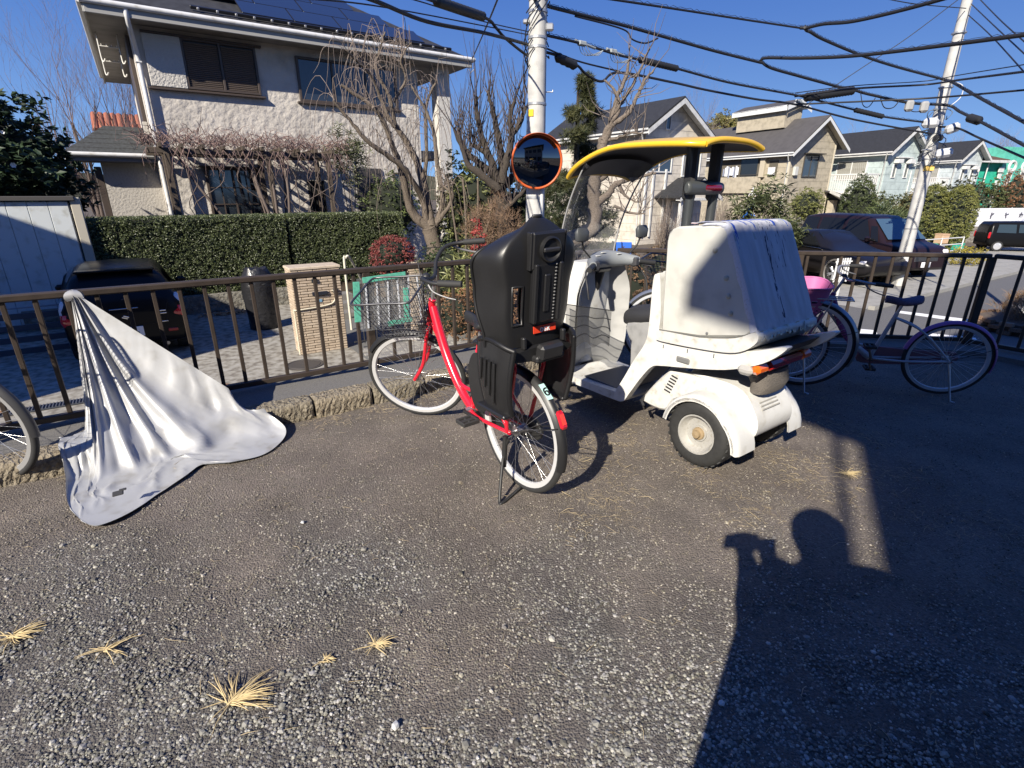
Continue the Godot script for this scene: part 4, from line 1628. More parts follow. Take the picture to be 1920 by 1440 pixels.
func trike_wheel(t: Node3D, at: Vector3, called: String, w: float, outer: bool) -> void:
	var n := Node3D.new()
	n.name = numbered(t, called)
	t.add_child(n, true)
	n.position = at
	var X := Transform3D(rot(Vector3.RIGHT, 90), Vector3.ZERO)
	var h := w / 2
	var ty := MB.new()
	ty.lathe([Vector2(.108, -h * .75), Vector2(.118, -h * .95), Vector2(.15, -h), Vector2(.174, -h * .88), Vector2(.186, -h * .6), Vector2(.19, -h * .2), Vector2(.19, h * .2), Vector2(.186, h * .6), Vector2(.174, h * .88), Vector2(.15, h), Vector2(.118, h * .95), Vector2(.108, h * .75)], X, 44)
	part(n, "tyre", ty, mat(.026, .026, .025, .75, {"tex": "blotch", "ts": 9.0}))
	var tr := MB.new()
	for i in 26:
		var a := TAU * i / 26
		for s in [-1.0, 1.0]:
			tr.box(v3(cos(a + s * .06) * .1862, sin(a + s * .06) * .1862, s * h * .52), v3(.008, .02, h * .62), Basis(Vector3.BACK, a) * rot(Vector3.RIGHT, s * 25), .002)
	part(n, "tread", tr, mat(.03, .03, .029, .8), "stuff")
	var rm := MB.new()
	rm.lathe([Vector2(.11, -h * .8), Vector2(.113, -h * .92), Vector2(.105, -h * .92), Vector2(.098, -h * .6), Vector2(.085, -h * .3), Vector2(.045, -h * .28), Vector2(.045, -h * .45), Vector2(.0, -h * .45)] if outer else [Vector2(.11, -h * .8), Vector2(.105, -h * .92), Vector2(.09, .0), Vector2(0, 0)], X, 32)
	rm.lathe([Vector2(0, .01), Vector2(.09, .01), Vector2(.1, h * .8), Vector2(.11, h * .9)], X, 32)
	part(n, "rim", rm, mat(.42, .41, .38, .45, {"metal": .25, "tex": "streak", "ts": 9.0}))
	var hb := MB.new()
	hb.lathe([Vector2(.036, -h * .44), Vector2(.034, -h * .62), Vector2(.022, -h * .66), Vector2(.021, -h * .95), Vector2(.0, -h)], X, 18)
	part(n, "hub", hb, mat(.35, .26, .15, .6, {"metal": .3}))
	for i in 4:
		var a := TAU * i / 4 + .5
		part(n, "wheel_nut", pipe([v3(cos(a) * .062, sin(a) * .062, h * .2), v3(cos(a) * .062, sin(a) * .062, h * .45)], .009, 6), mat(.2, .19, .18, .5, {"metal": .6}))
	part(n, "axle_nut", pipe([v3(0, 0, h * .85), v3(0, 0, h * 1.15)], .017, 6), mat(.08, .085, .1, .5, {"metal": .4}))
	var pr := MB.new()
	pr.lathe([Vector2(.052, h * .3), Vector2(.05, h * .55), Vector2(.03, h * .6), Vector2(.028, h * .9), Vector2(.0, h * .9)], X, 18)
	part(n, "hub_flange", pr, mat(.34, .27, .18, .6, {"tex": "bark", "ts": 20.0}))

func cover_flap(t: Node3D) -> void:
	# print: worn white cloth with blue stripes, scuffed through in places
	var W := 256
	var im := Image.create(W, W, false, Image.FORMAT_RGB8)
	var f := FastNoiseLite.new()
	f.seed = 3; f.frequency = .035; f.fractal_octaves = 4
	var f2 := FastNoiseLite.new()
	f2.seed = 8; f2.frequency = .09
	var stripes := [[.05, .030], [.14, .012], [.245, .012], [.36, .014], [.47, .036], [.60, .012], [.70, .03], [.83, .014], [.92, .012]]
	for j in W:
		for i in W:
			var u := (i + .5) / W
			var v := (j + .5) / W
			var n := f.get_noise_2d(i, j * .35)
			var n2 := f2.get_noise_2d(i * 1.2, j * .5)
			var c := Color(.80, .80, .82) * (.93 + .1 * n)
			for s in stripes:
				var reach: float = .42 + .18 * sin(s[0] * 37.0)
				if absf(u - s[0] + .004 * n2) < s[1] * .5 and v < reach + .12 * n2:
					c = Color(.10, .27, .66).lerp(Color(.78, .8, .85), clampf(n2 * .9 - .25 + v * .25, 0, 1))
			if absf(u - .47) < .028 and v > .45 and v < .93 and n2 > .16:
				c = Color(.10, .13, .27)
			if v > .3 and v < .7 and n2 > .34 and absf(u - .62) < .2 and int(u * 60) % 3 == 0:
				c = Color(.18, .2, .3)
			if n > .34 and v > .2 and v < .6: c = c.lerp(Color(.58, .6, .58), .6)
			im.set_pixel(i, j, c)
	var m := StandardMaterial3D.new()
	m.albedo_texture = ImageTexture.create_from_image(im)
	m.roughness = .7
	m.normal_enabled = true
	m.normal_texture = noise("n_soft")
	m.normal_scale = .35
	m.cull_mode = BaseMaterial3D.CULL_DISABLED
	# cloth: from the top edge down the sloping back, with ripples
	var line := curve2([Vector2(.235, 1.273), Vector2(.15, 1.278), Vector2(.06, 1.283), Vector2(.022, 1.27), Vector2(-.0, 1.235), Vector2(-.09, 1.04), Vector2(-.172, .855), Vector2(-.198, .795)], 4, false)
	var fn := FastNoiseLite.new()
	fn.seed = 21; fn.frequency = 4.0
	var g := []
	for j in line.size():
		var v := float(j) / (line.size() - 1)
		var row := []
		for i in 37:
			var u := i / 36.0
			var z := lerpf(-.268 + .0 * v, .282, u)
			var p := v3(line[j].x, line[j].y, z)
			var o := v3(-.9, .42, 0) if j > 14 else v3(-.2, 1, 0)
			p += o.normalized() * (.006 + .004 * sin(u * 55.0) * (1.0 - v) + .004 * fn.get_noise_2d(z * 1.5, v) + .002 * fn.get_noise_2d(z * 9, v * 9))
			if u < .03: p += v3(.004, 0, 0)
			row.append(p)
		g.append(row)
	var c := MB.new()
	c.use_t = true
	c.grid(g)
	part(t, "back_flap", c, m)
	# folded left border with stitches, torn silver hem
	var bd := MB.new()
	var bg := []
	for j in range(4, line.size()):
		var v := float(j) / (line.size() - 1)
		var row := []
		for k in 5:
			var w := k / 4.0
			row.append(v3(line[j].x + .03 * w, line[j].y - .012 * w, -.272 - .006 * sin(w * PI)) + v3(-.006, .004, 0) * (1.0 - w) + v3(0, 0, .002 * sin(v * 60.0)))
		bg.append(row)
	bd.grid(bg)
	part(t, "flap_border", bd, mat(.52, .54, .62, .6, {"tex": "streak", "ts": 14.0}))
	var hm := MB.new()
	var hg := []
	for j in 4:
		var row := []
		for i in 41:
			var u := i / 40.0
			row.append(v3(-.205 - .006 * j + rnd(-.003, .003), .80 - .012 * j + rnd(-.005, .005) * j + .004 * sin(u * 31.0), lerpf(-.262, .284, u)))
		hg.append(row)
	hm.grid(hg)
	part(t, "flap_hem", hm, mat(.5, .49, .45, .35, {"metal": .4, "tex": "bark", "ts": 9.0}))
	part(t, "tie_cord", pipe(curve([v3(-.215, .80, .15), v3(-.225, .765, .14), v3(-.22, .73, .155), v3(-.222, .76, .165)], 4), .003, 5), mat(.4, .38, .33, .8))

# ---------------------------------------------------------------- silver cover thrown over the railing
func build_cover() -> void:
	var hem := [v3(-2.49, .12, -2.60), v3(-2.36, .06, -2.42), v3(-2.20, .02, -2.22), v3(-2.07, .012, -2.09), v3(-1.96, .012, -2.01), v3(-1.87, .012, -1.985), v3(-1.80, .012, -2.07), v3(-1.76, .014, -2.22), v3(-1.735, .014, -2.40), v3(-1.70, .014, -2.535), v3(-1.55, .014, -2.58), v3(-1.42, .014, -2.66), v3(-1.385, .018, -2.83), v3(-1.42, .05, -2.96), v3(-1.56, .13, -3.02)]
	var apex := v3(-2.462, .91, -2.905)
	# rough shape: a fan from the tip to the hem; then let the slack cloth settle under its weight
	var pts := curve(hem, 6)
	var C := pts.size()
	var rows := 58
	var fn := FastNoiseLite.new()
	fn.seed = 31; fn.frequency = 2.6; fn.fractal_octaves = 2
	var outv := v3(.50, .28, .82).normalized()
	var X := PackedVector3Array()
	for j in rows + 1:
		var t := float(j) / rows
		for i in C:
			var u := float(i) / (C - 1)
			var h: Vector3 = pts[i]
			var p := apex.lerp(h, t)
			var near := 1.0 - smoothstep(.46, .62, u)
			p.y = h.y + (apex.y - h.y) * pow(1.0 - t, lerpf(1.0, 1.5, near))
			var fold := .0
			for r in [[.02, 1.0, .05], [.14, .8, .05], [.24, 1.1, .03], [.31, .8, .03], [.50, 1.5, .06], [.62, .8, .05], [.78, 1.0, .07], [.97, 1.2, .05]]:
				fold += r[1] * maxf(0.0, 1.0 - absf(u - r[0] - .01 * sin(t * 5.0 + r[0] * 20.0)) / (r[2] * (.7 + .9 * t)))
			p += outv * ((fold - .55) * .045 * pow(sin(minf(t * 1.05 + .05, 1.0) * PI), .7) + fn.get_noise_3d(p.x, p.y + u, p.z) * .035 * smoothstep(.3, .8, t))
			var du := (u - .33) / .15
			var dt := (t - .76) / .12
			p.y = maxf(p.y + .09 * exp(-du * du - dt * dt), .012)
			X.push_back(p)
	var N := X.size()
	var ca := PackedInt32Array()
	var cb := PackedInt32Array()
	var cl := PackedFloat32Array()
	for j in rows + 1:
		for i in C:
			var k := j * C + i
			var t := float(j) / rows
			for e in [[1, 0, 1.0 + .13 * smoothstep(.25, .8, t) * (1.0 if i > 14 else .3)], [0, 1, 1.0 + .05 * smoothstep(.4, .8, t)], [1, 1, 1.03], [-1, 1, 1.03], [2, 0, 1.0], [0, 2, 1.0]]:
				var i2: int = i + e[0]
				var j2: int = j + e[1]
				if i2 < 0 or i2 >= C or j2 > rows: continue
				ca.push_back(k)
				cb.push_back(j2 * C + i2)
				cl.push_back(X[k].distance_to(X[j2 * C + i2]) * float(e[2]))
	var fixed := PackedByteArray()
	fixed.resize(N)
	for k in N:
		var j := k / C
		fixed[k] = 1 if j < 3 or j == rows or k % C == C - 1 and j < rows * .8 else 0
	var old := X.duplicate()
	for step in 34:
		for k in N:
			if fixed[k]: continue
			var v := (X[k] - old[k]) * .90
			old[k] = X[k]
			X[k] += v + Vector3(0, -.0011, 0)
		for sweep in 2:
			for q in ca.size():
				var a := ca[q]
				var b := cb[q]
				var d := X[b] - X[a]
				var L := d.length()
				if L < 1e-6 or q % 6 > 3 and L > cl[q]: continue
				var m := d * ((L - cl[q]) / L * .42)
				if not fixed[a]: X[a] += m
				if not fixed[b]: X[b] -= m
		for k in N:
			var p := X[k]
			var bb := -sin(STREET) * p.x - cos(STREET) * p.z
			if bb > 3.83: p += v3(sin(STREET), 0, cos(STREET)) * (bb - 3.83)
			p.y = maxf(p.y, .145 if bb > 3.38 else .010)
			X[k] = p
	for pass_ in 2:                              # take out the smallest crinkles
		var Y := X.duplicate()
		for j in range(1, rows):
			for i in range(1, C - 1):
				var k := j * C + i
				X[k] = Y[k] * .5 + (Y[k - 1] + Y[k + 1] + Y[k - C] + Y[k + C]) * .125
	var g := []
	for j in rows + 1:
		var row := []
		for i in C: row.append(X[j * C + i])
		g.append(row)
	var n := C
	var c := MB.new()
	c.grid(g)
	var silver := mat(.385, .39, .395, .42, {"tex": "streak", "ts": 1.3, "metal": .15})
	var t2 := thing("cover", "crumpled silver grey cloth cover hung over the railing and spilling on the gravel", "cover")
	part(t2, "cloth", c, silver)
	# inner side seen at the lifted hem
	var under := MB.new()
	var ug := []
	for j in range(rows - 14, rows + 1):
		var row := []
		for i in n:
			row.append((g[j][i] as Vector3) - v3(0, .004, 0) - outv * .004)
		ug.append(row)
	under.grid(ug)
	part(t2, "lining", under, mat(.36, .37, .38, .6))
	# tip looped over the top rail
	var hd := MB.new()
	var hg := []
	for j in 9:
		var v := j / 8.0 - .5
		var row := []
		for k in 14:
			var a := lerpf(-.9, PI + .9, k / 13.0)
			row.append(apex + v3(0, -.028, -.008) + v3(sin(STREET), 0, cos(STREET)) * cos(a) * -.036 + v3(0, sin(a) * .031 - .012 * absf(v), 0) + v3(cos(STREET), 0, -sin(STREET)) * (v * (.035 + .05 * absf(cos(a)))))
		hg.append(row)
	hd.grid(hg)
	part(t2, "hood", hd, silver)
	var bk := Transform3D(Basis.from_euler(v3(.5, .5, .1)), v3(-1.863, .088, -2.13))
	var bkm := MB.new()
	bkm.box(Vector3.ZERO, v3(.045, .008, .028), Basis(), .003)
	bkm.box(v3(.02, .003, -.012), v3(.03, .006, .012), Basis(), .002)
	put(t2, "buckle", bkm.mesh(), mat(.03, .03, .03, .5), bk)

# ---------------------------------------------------------------- dead grass, straw and leaves
func grass_tuft(called: String, label: String, at: Vector3, r: float, count: int, seed_: int) -> void:
	var q := RandomNumberGenerator.new()
	q.seed = seed_
	var t := thing(called, label, "grass tuft", at, 0.0, "dry grass tufts in the gravel")
	var m := MB.new()
	m.use_c = true
	for i in count:
		var a := q.randf_range(0, TAU)
		if q.randf() < .6: a = q.randf_range(-.4, 1.1)
		var L := r * q.randf_range(.35, 1.0)
		var lift := q.randf_range(.05, .5)
		var b := v3(cos(a), 0, -sin(a))
		var p := [v3(q.randf_range(-.01, .01), .004, q.randf_range(-.01, .01))]
		for k in 3:
			var s := (k + 1) / 3.0
			p.append(p[0] + b * L * s + v3(0, lift * L * s * (1.25 - s), 0) + v3(q.randf_range(-.04, .04), 0, q.randf_range(-.04, .04)) * L * s)
		var k2 := q.randf_range(.75, 1.1)
		m.col = Color(.52 * k2, .41 * k2, .22 * k2)
		m.tube(p, [.0022, .002, .0016, .0006], 4, false)
	part(t, "blades", m, mat(1, 1, 1, .8, {"vc": true}), "stuff")

func build_litter() -> void:
	grass_tuft("grass_tuft", "largest dry straw tuft, spread like a star in the near gravel", v3(-.83, 0, -1.12), .13, 60, 1)
	grass_tuft("grass_tuft", "small dry straw tuft below the middle of the gravel lot", v3(-.455, 0, -1.33), .07, 34, 2)
	grass_tuft("grass_tuft", "flattened thin dry tuft between the edge tuft and the star shaped tuft", v3(-1.34, 0, -1.31), .11, 22, 3)
	grass_tuft("grass_tuft", "dry straw tuft cut by the left edge of the picture", v3(-1.70, 0, -1.36), .10, 44, 4)
	grass_tuft("grass_tuft", "pale dry tuft behind the rear wheel of the white trike", v3(1.80, 0, -2.46), .09, 30, 5)
	grass_tuft("grass_tuft", "tiny dry tuft right of the star shaped tuft", v3(-.60, 0, -1.27), .035, 18, 6)
	# straw lying about, thickest along the kerb and round the trike
	var bl := MB.new()
	bl.tube([v3(-.5, 0, 0), v3(-.1, .12, .06), v3(.5, 0, -.04)], [.016, .02, .01], 3, false)
	var xs := []
	var cs := PackedColorArray()
	var fn := FastNoiseLite.new()
	fn.seed = 4; fn.frequency = 1.6
	var tries := 0
	while xs.size() < 5200 and tries < 60000:
		tries += 1
		var p := Vector3()
		var w := rng.randf()
		if w < .36:
			p = street(rnd(-1.6, 4.4), 3.39 - absf(rng.randfn(0, .10)))
		elif w < .78:
			p = v3(rnd(.2, 2.3), 0, rnd(-3.6, -1.9))
		elif w < .9:
			p = v3(rnd(2.0, 4.4), 0, rnd(-5.0, -3.2))
		else:
			p = v3(rnd(-2.5, 2.0), 0, rnd(-3.2, -.8))
		if fn.get_noise_2d(p.x, p.z) < rnd(-.25, .3): continue
		if p.z < edge_z(p.x, -.44): continue
		var L := rnd(.015, .05) * (1.0 if rng.randf() < .93 else 1.8)
		var b := Basis.from_euler(v3(rnd(-.12, .12), rnd(0, TAU), rnd(-.15, .15))).scaled(v3(L, L * rnd(.3, 1), L))
		xs.append(Transform3D(b, v3(p.x, .006, p.z)))
		var k := rnd(.6, 1.1)
		cs.push_back(Color(.50 * k, .40 * k, .24 * k))
	var o := swarm(self, "dry_straw", bl.mesh(), mat(1, 1, 1, .8, {"vc": true}), xs, cs, "stuff")
	o.set_meta("label", "bits of dry straw strewn over the gravel and along the kerb")
	o.set_meta("category", "straw")
	# brown leaves on the driveway
	var lf := MB.new()
	lf.quad(v3(-.5, 0, 0), v3(0, .12, .32), v3(.5, .05, 0), v3(0, .1, -.32), Vector3.UP)
	var lx := []
	var lc := PackedColorArray()
	for i in 420:
		var c := street(1.30, 13.7) if i < 230 else (street(.45, 8.22) if i < 300 else street(-2.2, 8.75))
		var sp := v3(.62, 0, .22) if i < 230 else v3(.2, 0, .09)
		var p := c + Basis(Vector3.UP, STREET) * v3(rng.randfn(0, .5) * sp.x, 0, rng.randfn(0, .5) * sp.z)
		lx.append(Transform3D(Basis.from_euler(v3(rnd(-.5, .5), rnd(0, TAU), rnd(-.5, .5))).scaled(Vector3.ONE * rnd(.05, .1)), v3(p.x, low(p.x, p.z) + .015 + rnd(0, .03), p.z)))
		var k := rnd(.6, 1.2)
		lc.push_back(Color(.36 * k, .2 * k, .1 * k))
	var lo := swarm(self, "dead_leaves", lf.mesh(), mat(1, 1, 1, .8, {"vc": true}), lx, lc, "stuff")
	lo.set_meta("label", "heaps of brown dead leaves on the driveway and in the gratings")
	lo.set_meta("category", "leaves")

# ---------------------------------------------------------------- behind the camera: the photographer and the houses whose shade falls on the lot
func build_behind() -> void:
	photographer()
	var wall := mat(.4, .38, .34, .9, {"nrm": "n_stucco", "ns": 2.0})
	var roofm := mat(.08, .08, .085, .8)
	var glass := mat(.02, .025, .03, .08)
	# house on the right behind: its eave corner throws the pointed shadow on the box
	var e1 := v3(cos(STREET), 0, -sin(STREET))
	var dn := v3(.47, 0, .883)
	var E := v3(-2.84, 0, 4.24)
	var h := thing("apartment_house", "two-storey house behind the viewer that shades the right of the lot", "house")
	var wc := E + v3(.60, 0, .97)
	var q := [wc, wc + e1 * 9.0, wc + e1 * 9.0 + dn * 6.0, wc + dn * 6.0]
	var wm := MB.new()
	for i in 4:
		var a: Vector3 = q[i]
		var b: Vector3 = q[(i + 1) % 4]
		wm.quad(a, b, b + v3(0, 6.0, 0), a + v3(0, 6.0, 0), (a + b) * .5 - (q[0] + q[2]) * .5)
	part(h, "wall", wm, wall)
	var rm := MB.new()
	var r := [E, E + e1 * 9.8, E + e1 * 9.8 + dn * 7.6, E + dn * 7.6]
	var poly := PackedVector2Array()
	for k in r: poly.push_back(Vector2(k.x, k.z))
	rm.prism(poly, 5.98, 6.16, Transform3D(Basis(v3(1, 0, 0), v3(0, 0, 1), v3(0, 1, 0)), Vector3.ZERO))
	part(h, "roof", rm, roofm)
	part(h, "downpipe", pipe([v3(-2.34, 5.99, 5.17), v3(-2.34, 0, 5.17)], .028, 8), mat(.5, .5, .5, .4))
	for i in 4:
		for y in [1.6, 4.4]:
			var w := part(h, "window", put_box(v3(1.5, 1.2, .06), wc + e1 * (1.4 + i * 2.1) + v3(0, y, 0) - dn * .02, Basis(Vector3.UP, STREET)), glass)
			for s in [-1.0, 0.0, 1.0]:
				part(w, "frame", put_box(v3(.05, 1.25, .09), wc + e1 * (1.4 + i * 2.1 + s * .75) + v3(0, y, 0) - dn * .03, Basis(Vector3.UP, STREET)), mat(.4, .4, .4, .5))
	# house on the left, outside the picture
	var C := v3(-9.36, 0, -1.58)
	var gd := v3(-.83, 0, -.56)
	var dd := v3(-.56, 0, .83)
	var L := thing("gabled_house", "gabled house left of the viewer that shades the car and the white fence", "house")
	var lw := MB.new()
	var g := [C, C + gd * 7.6, C + gd * 7.6 + dd * 8.0, C + dd * 8.0]
	var up := v3(0, 5.0, 0)
	var dnv := v3(0, -1.3, 0)
	for i in 4:
		var a: Vector3 = g[i]
		var b: Vector3 = g[(i + 1) % 4]
		lw.quad(a + dnv, b + dnv, b + up, a + up, (a + b) * .5 - (g[0] + g[2]) * .5)
	for s in [0.0, 8.0]:
		lw.flat(C + dd * s + up, C + gd * 7.6 + dd * s + up, C + gd * 3.8 + dd * s + v3(0, 5.7, 0), dd * (1.0 if s > 1 else -1.0))
	part(L, "wall", lw, wall)
	var lr := MB.new()
	for s in [[0.0, 3.8], [7.6, 3.8]]:
		var a: Vector3 = C + gd * s[0] + up - dd * .05
		var b: Vector3 = C + gd * s[1] + v3(0, 5.73, 0) - dd * .05
		var o: Vector3 = (a - b).normalized() * .08
		var nn := v3(0, .12, 0)
		lr.quad(a + o, b, b + dd * 8.1, a + o + dd * 8.1, Vector3.DOWN)
		lr.quad(a + o + nn, b + nn, b + dd * 8.1 + nn, a + o + dd * 8.1 + nn, Vector3.UP)
		lr.quad(a + o, b, b + nn, a + o + nn, -dd)
		lr.quad(a + o, a + o + dd * 8.1, a + o + dd * 8.1 + nn, a + o + nn, a - b)
	part(L, "roof", lr, roofm)
	for i in 3:
		part(L, "window", put_box(v3(.06, 1.1, 1.3), C + dd * (1.6 + i * 2.4) + v3(.02, 2.2, 0), Basis(Vector3.UP, atan2(dd.x, dd.z))), glass)

func sdf_mesh(bones: Array, cell: float, k: float) -> MB:     # bones: [a, b, ra, rb]; one smooth skin round tapered capsules
	var lo := Vector3.INF
	var hi := -Vector3.INF
	for b in bones:
		for e in 2:
			var r: float = b[2 + e] + cell * 2.5
			lo = lo.min(b[e] - Vector3.ONE * r)
			hi = hi.max(b[e] + Vector3.ONE * r)
	var nx := int((hi.x - lo.x) / cell) + 2
	var ny := int((hi.y - lo.y) / cell) + 2
	var nz := int((hi.z - lo.z) / cell) + 2
	var f := PackedFloat32Array()
	f.resize(nx * ny * nz)
	f.fill(9.0)
	for b in bones:
		var a: Vector3 = b[0]
		var ab: Vector3 = b[1] - a
		var l2 := maxf(ab.length_squared(), 1e-9)
		var mr: float = maxf(b[2], b[3]) + k * 1.5 + cell * 2.0
		var p0 := ((a.min(b[1]) - Vector3.ONE * mr) - lo) / cell
		var p1 := ((a.max(b[1]) + Vector3.ONE * mr) - lo) / cell
		for z in range(maxi(0, int(p0.z)), mini(nz, int(p1.z) + 2)):
			for y in range(maxi(0, int(p0.y)), mini(ny, int(p1.y) + 2)):
				for x in range(maxi(0, int(p0.x)), mini(nx, int(p1.x) + 2)):
					var p := lo + v3(x, y, z) * cell
					var t := clampf((p - a).dot(ab) / l2, 0.0, 1.0)
					var d := (p - a - ab * t).length() - lerpf(b[2], b[3], t)
					var i := x + nx * (y + ny * z)
					var o := f[i]
					var h := maxf(k - absf(o - d), 0.0) / k
					f[i] = minf(o, d) - h * h * k * .25
	var vid := {}
	var vs := PackedVector3Array()
	var off := [Vector3i(0, 0, 0), Vector3i(1, 0, 0), Vector3i(0, 1, 0), Vector3i(1, 1, 0), Vector3i(0, 0, 1), Vector3i(1, 0, 1), Vector3i(0, 1, 1), Vector3i(1, 1, 1)]
	for z in nz - 1:
		for y in ny - 1:
			for x in nx - 1:
				var i0 := x + nx * (y + ny * z)
				if f[i0] > 2.0 * cell + k or f[i0] < -2.0 * cell: continue
				var s := 0
				for o in off:
					if f[i0 + o.x + nx * (o.y + ny * o.z)] < 0.0: s += 1
				if s == 0 or s == 8: continue
				var sum := Vector3.ZERO
				var c := 0
				for e in [[0, 1], [2, 3], [4, 5], [6, 7], [0, 2], [1, 3], [4, 6], [5, 7], [0, 4], [1, 5], [2, 6], [3, 7]]:
					var A: Vector3i = off[e[0]]
					var B: Vector3i = off[e[1]]
					var fa := f[i0 + A.x + nx * (A.y + ny * A.z)]
					var fb := f[i0 + B.x + nx * (B.y + ny * B.z)]
					if (fa < 0.0) != (fb < 0.0):
						sum += Vector3(A).lerp(Vector3(B), fa / (fa - fb))
						c += 1
				vid[i0] = vs.size()
				vs.push_back(lo + (v3(x, y, z) + sum / c) * cell)
	var ns := PackedVector3Array()
	ns.resize(vs.size())
	var tris := PackedInt32Array()
	var st := [1, nx, nx * ny]
	for i0 in vid:
		for ax in 3:
			var fa := f[i0]
			if i0 + st[ax] >= f.size(): continue
			var fb := f[i0 + st[ax]]
			if (fa < 0.0) == (fb < 0.0): continue
			var u: int = st[(ax + 1) % 3]
			var w: int = st[(ax + 2) % 3]
			if not (vid.has(i0 - u) and vid.has(i0 - w) and vid.has(i0 - u - w)): continue
			var q := [vid[i0], vid[i0 - u], vid[i0 - u - w], vid[i0 - w]]
			if fa < 0.0: q.reverse()
			for t in [[0, 1, 2], [0, 2, 3]]:
				var fn: Vector3 = -(vs[q[t[1]]] - vs[q[t[0]]]).cross(vs[q[t[2]]] - vs[q[t[0]]])
				for e in 3:
					ns[q[t[e]]] += fn
					tris.push_back(q[t[e]])
	# every normal points out of the body
	var m := MB.new()
	var centre := (lo + hi) * .5
	var flip := 0.0
	for i in vs.size(): flip += ns[i].dot(vs[i] - centre)
	for i in range(0, tris.size(), 3):
		var s := 1.0 if flip > 0 else -1.0
		m.tri(vs[tris[i]], vs[tris[i + 1]], vs[tris[i + 2]], (ns[tris[i]] * s).normalized(), (ns[tris[i + 1]] * s).normalized(), (ns[tris[i + 2]] * s).normalized())
	return m

func photographer() -> void:
	var t := thing("person", "photographer in a long dark coat standing behind the viewer, holding up a phone", "person")
	var at := v3(.21, 0, .29)
	var bones := [
		[at + v3(-.10, .92, .0), at + v3(-.12, .10, .02), .095, .05], [at + v3(.10, .92, 0), at + v3(.12, .10, .02), .095, .05],
		[at + v3(-.12, .05, .04), at + v3(-.13, .04, -.14), .045, .04], [at + v3(.12, .05, .04), at + v3(.13, .04, -.14), .045, .04],
		[at + v3(0, .95, .0), at + v3(0, 1.22, .0), .165, .17], [at + v3(-.12, 1.25, 0), at + v3(-.20, .55, .0), .19, .21], [at + v3(.12, 1.25, 0), at + v3(.20, .55, .0), .19, .21],
		[at + v3(-.18, 1.36, 0), at + v3(.18, 1.36, 0), .10, .10], [at + v3(0, 1.2, 0), at + v3(0, 1.36, .0), .16, .13],
		[at + v3(0, 1.38, .0), at + v3(-.02, 1.50, -.04), .065, .06], [at + v3(-.03, 1.585, -.07), at + v3(-.03, 1.615, -.06), .095, .105], [at + v3(-.03, 1.52, -.12), at + v3(-.03, 1.51, -.13), .05, .045],
		[at + v3(-.19, 1.36, .0), at + v3(-.22, 1.24, -.14), .066, .055], [at + v3(-.22, 1.24, -.14), v3(-.03, 1.375, .075), .055, .036],
		[at + v3(.19, 1.36, .0), at + v3(.16, 1.22, -.14), .066, .055], [at + v3(.16, 1.22, -.14), v3(.075, 1.35, .085), .055, .036]]
	part(t, "body", sdf_mesh(bones, .026, .05), mat(.03, .03, .035, .9))
	part(t, "hair", sdf_mesh([[at + v3(-.03, 1.645, -.03), at + v3(-.03, 1.56, .0), .105, .10]], .018, .03), mat(.012, .01, .009, .6))
	for s in [-1.0, 1.0]:
		var w := v3(-.03, 1.375, .075) if s < 0 else v3(.075, 1.35, .085)
		var hb := [[w, w + v3(0, .02, -.03), .03, .034]]
		for k in 4:
			var b := w + v3(-.03 + k * .02, .03, -.045)
			var mid := b + v3(0, .035, -.012)
			hb.append([b, mid, .010, .009])
			hb.append([mid, mid + v3(0, .02 - .004 * absf(k - 1.5), .012), .009, .007])
		hb.append([w + v3(.03 * -s, .01, -.02), w + v3(.05 * -s, .045, .0), .011, .009])
		part(t, "hand", sdf_mesh(hb, .0055, .012), mat(.45, .28, .2, .6, {"subsurf": .2}))
	var ph := thing("phone", "dark phone held up level in both hands by the photographer", "phone")
	part(ph, "case", one_box(v3(.15, .074, .009), .003, v3(-.04, 1.42, .035)), mat(.02, .02, .022, .4))
	part(ph, "screen", one_box(v3(.142, .068, .002), .001, v3(-.04, 1.42, .0405)), mat(.01, .01, .012, .1))

# ---------------------------------------------------------------- houses
func window(parent: Node3D, at: Vector3, w: float, h: float, q: Basis, fm: Material, gm: Material, mull := 1, fw := .05, called := "window") -> MeshInstance3D:
	# at: middle of the opening on the wall face; q.z points out of the wall
	var f := MB.new()
	for s in [-1.0, 1.0]:
		f.box(at + q * v3(s * (w / 2 - fw / 2), 0, .03), v3(fw, h, .07), q, .006)
		f.box(at + q * v3(0, s * (h / 2 - fw / 2), .031), v3(w - fw * 2, fw, .066), q, .006)
	for k in mull:
		f.box(at + q * v3(-w / 2 + w * (k + 1) / (mull + 1), 0, .026), v3(fw * .9, h - fw * 2, .05), q, .004)
	var o := part(parent, called, f, fm)
	for k in mull + 1:
		var pw := (w - fw) / (mull + 1)
		var g := MB.new()
		g.box(at + q * v3(-w / 2 + fw / 2 + pw * (k + .5), 0, .012 + .006 * (k % 2)), v3(pw - fw * .5, h - fw * 1.6, .008), q)
		part(o, "pane", g, gm)
	return o

func slab(m: MB, a: Vector3, b: Vector3, c: Vector3, d: Vector3, th: float) -> void:   # a thick sheet, thickness downwards
	var u := v3(0, -th, 0)
	m.quad(a, b, c, d, Vector3.UP)
	m.quad(a + u, b + u, c + u, d + u, Vector3.DOWN)
	var mid := (a + b + c + d) * .25
	for e in [[a, b], [b, c], [c, d], [d, a]]:
		m.quad(e[0], e[1], e[1] + u, e[0] + u, (e[0] + e[1]) * .5 - mid)

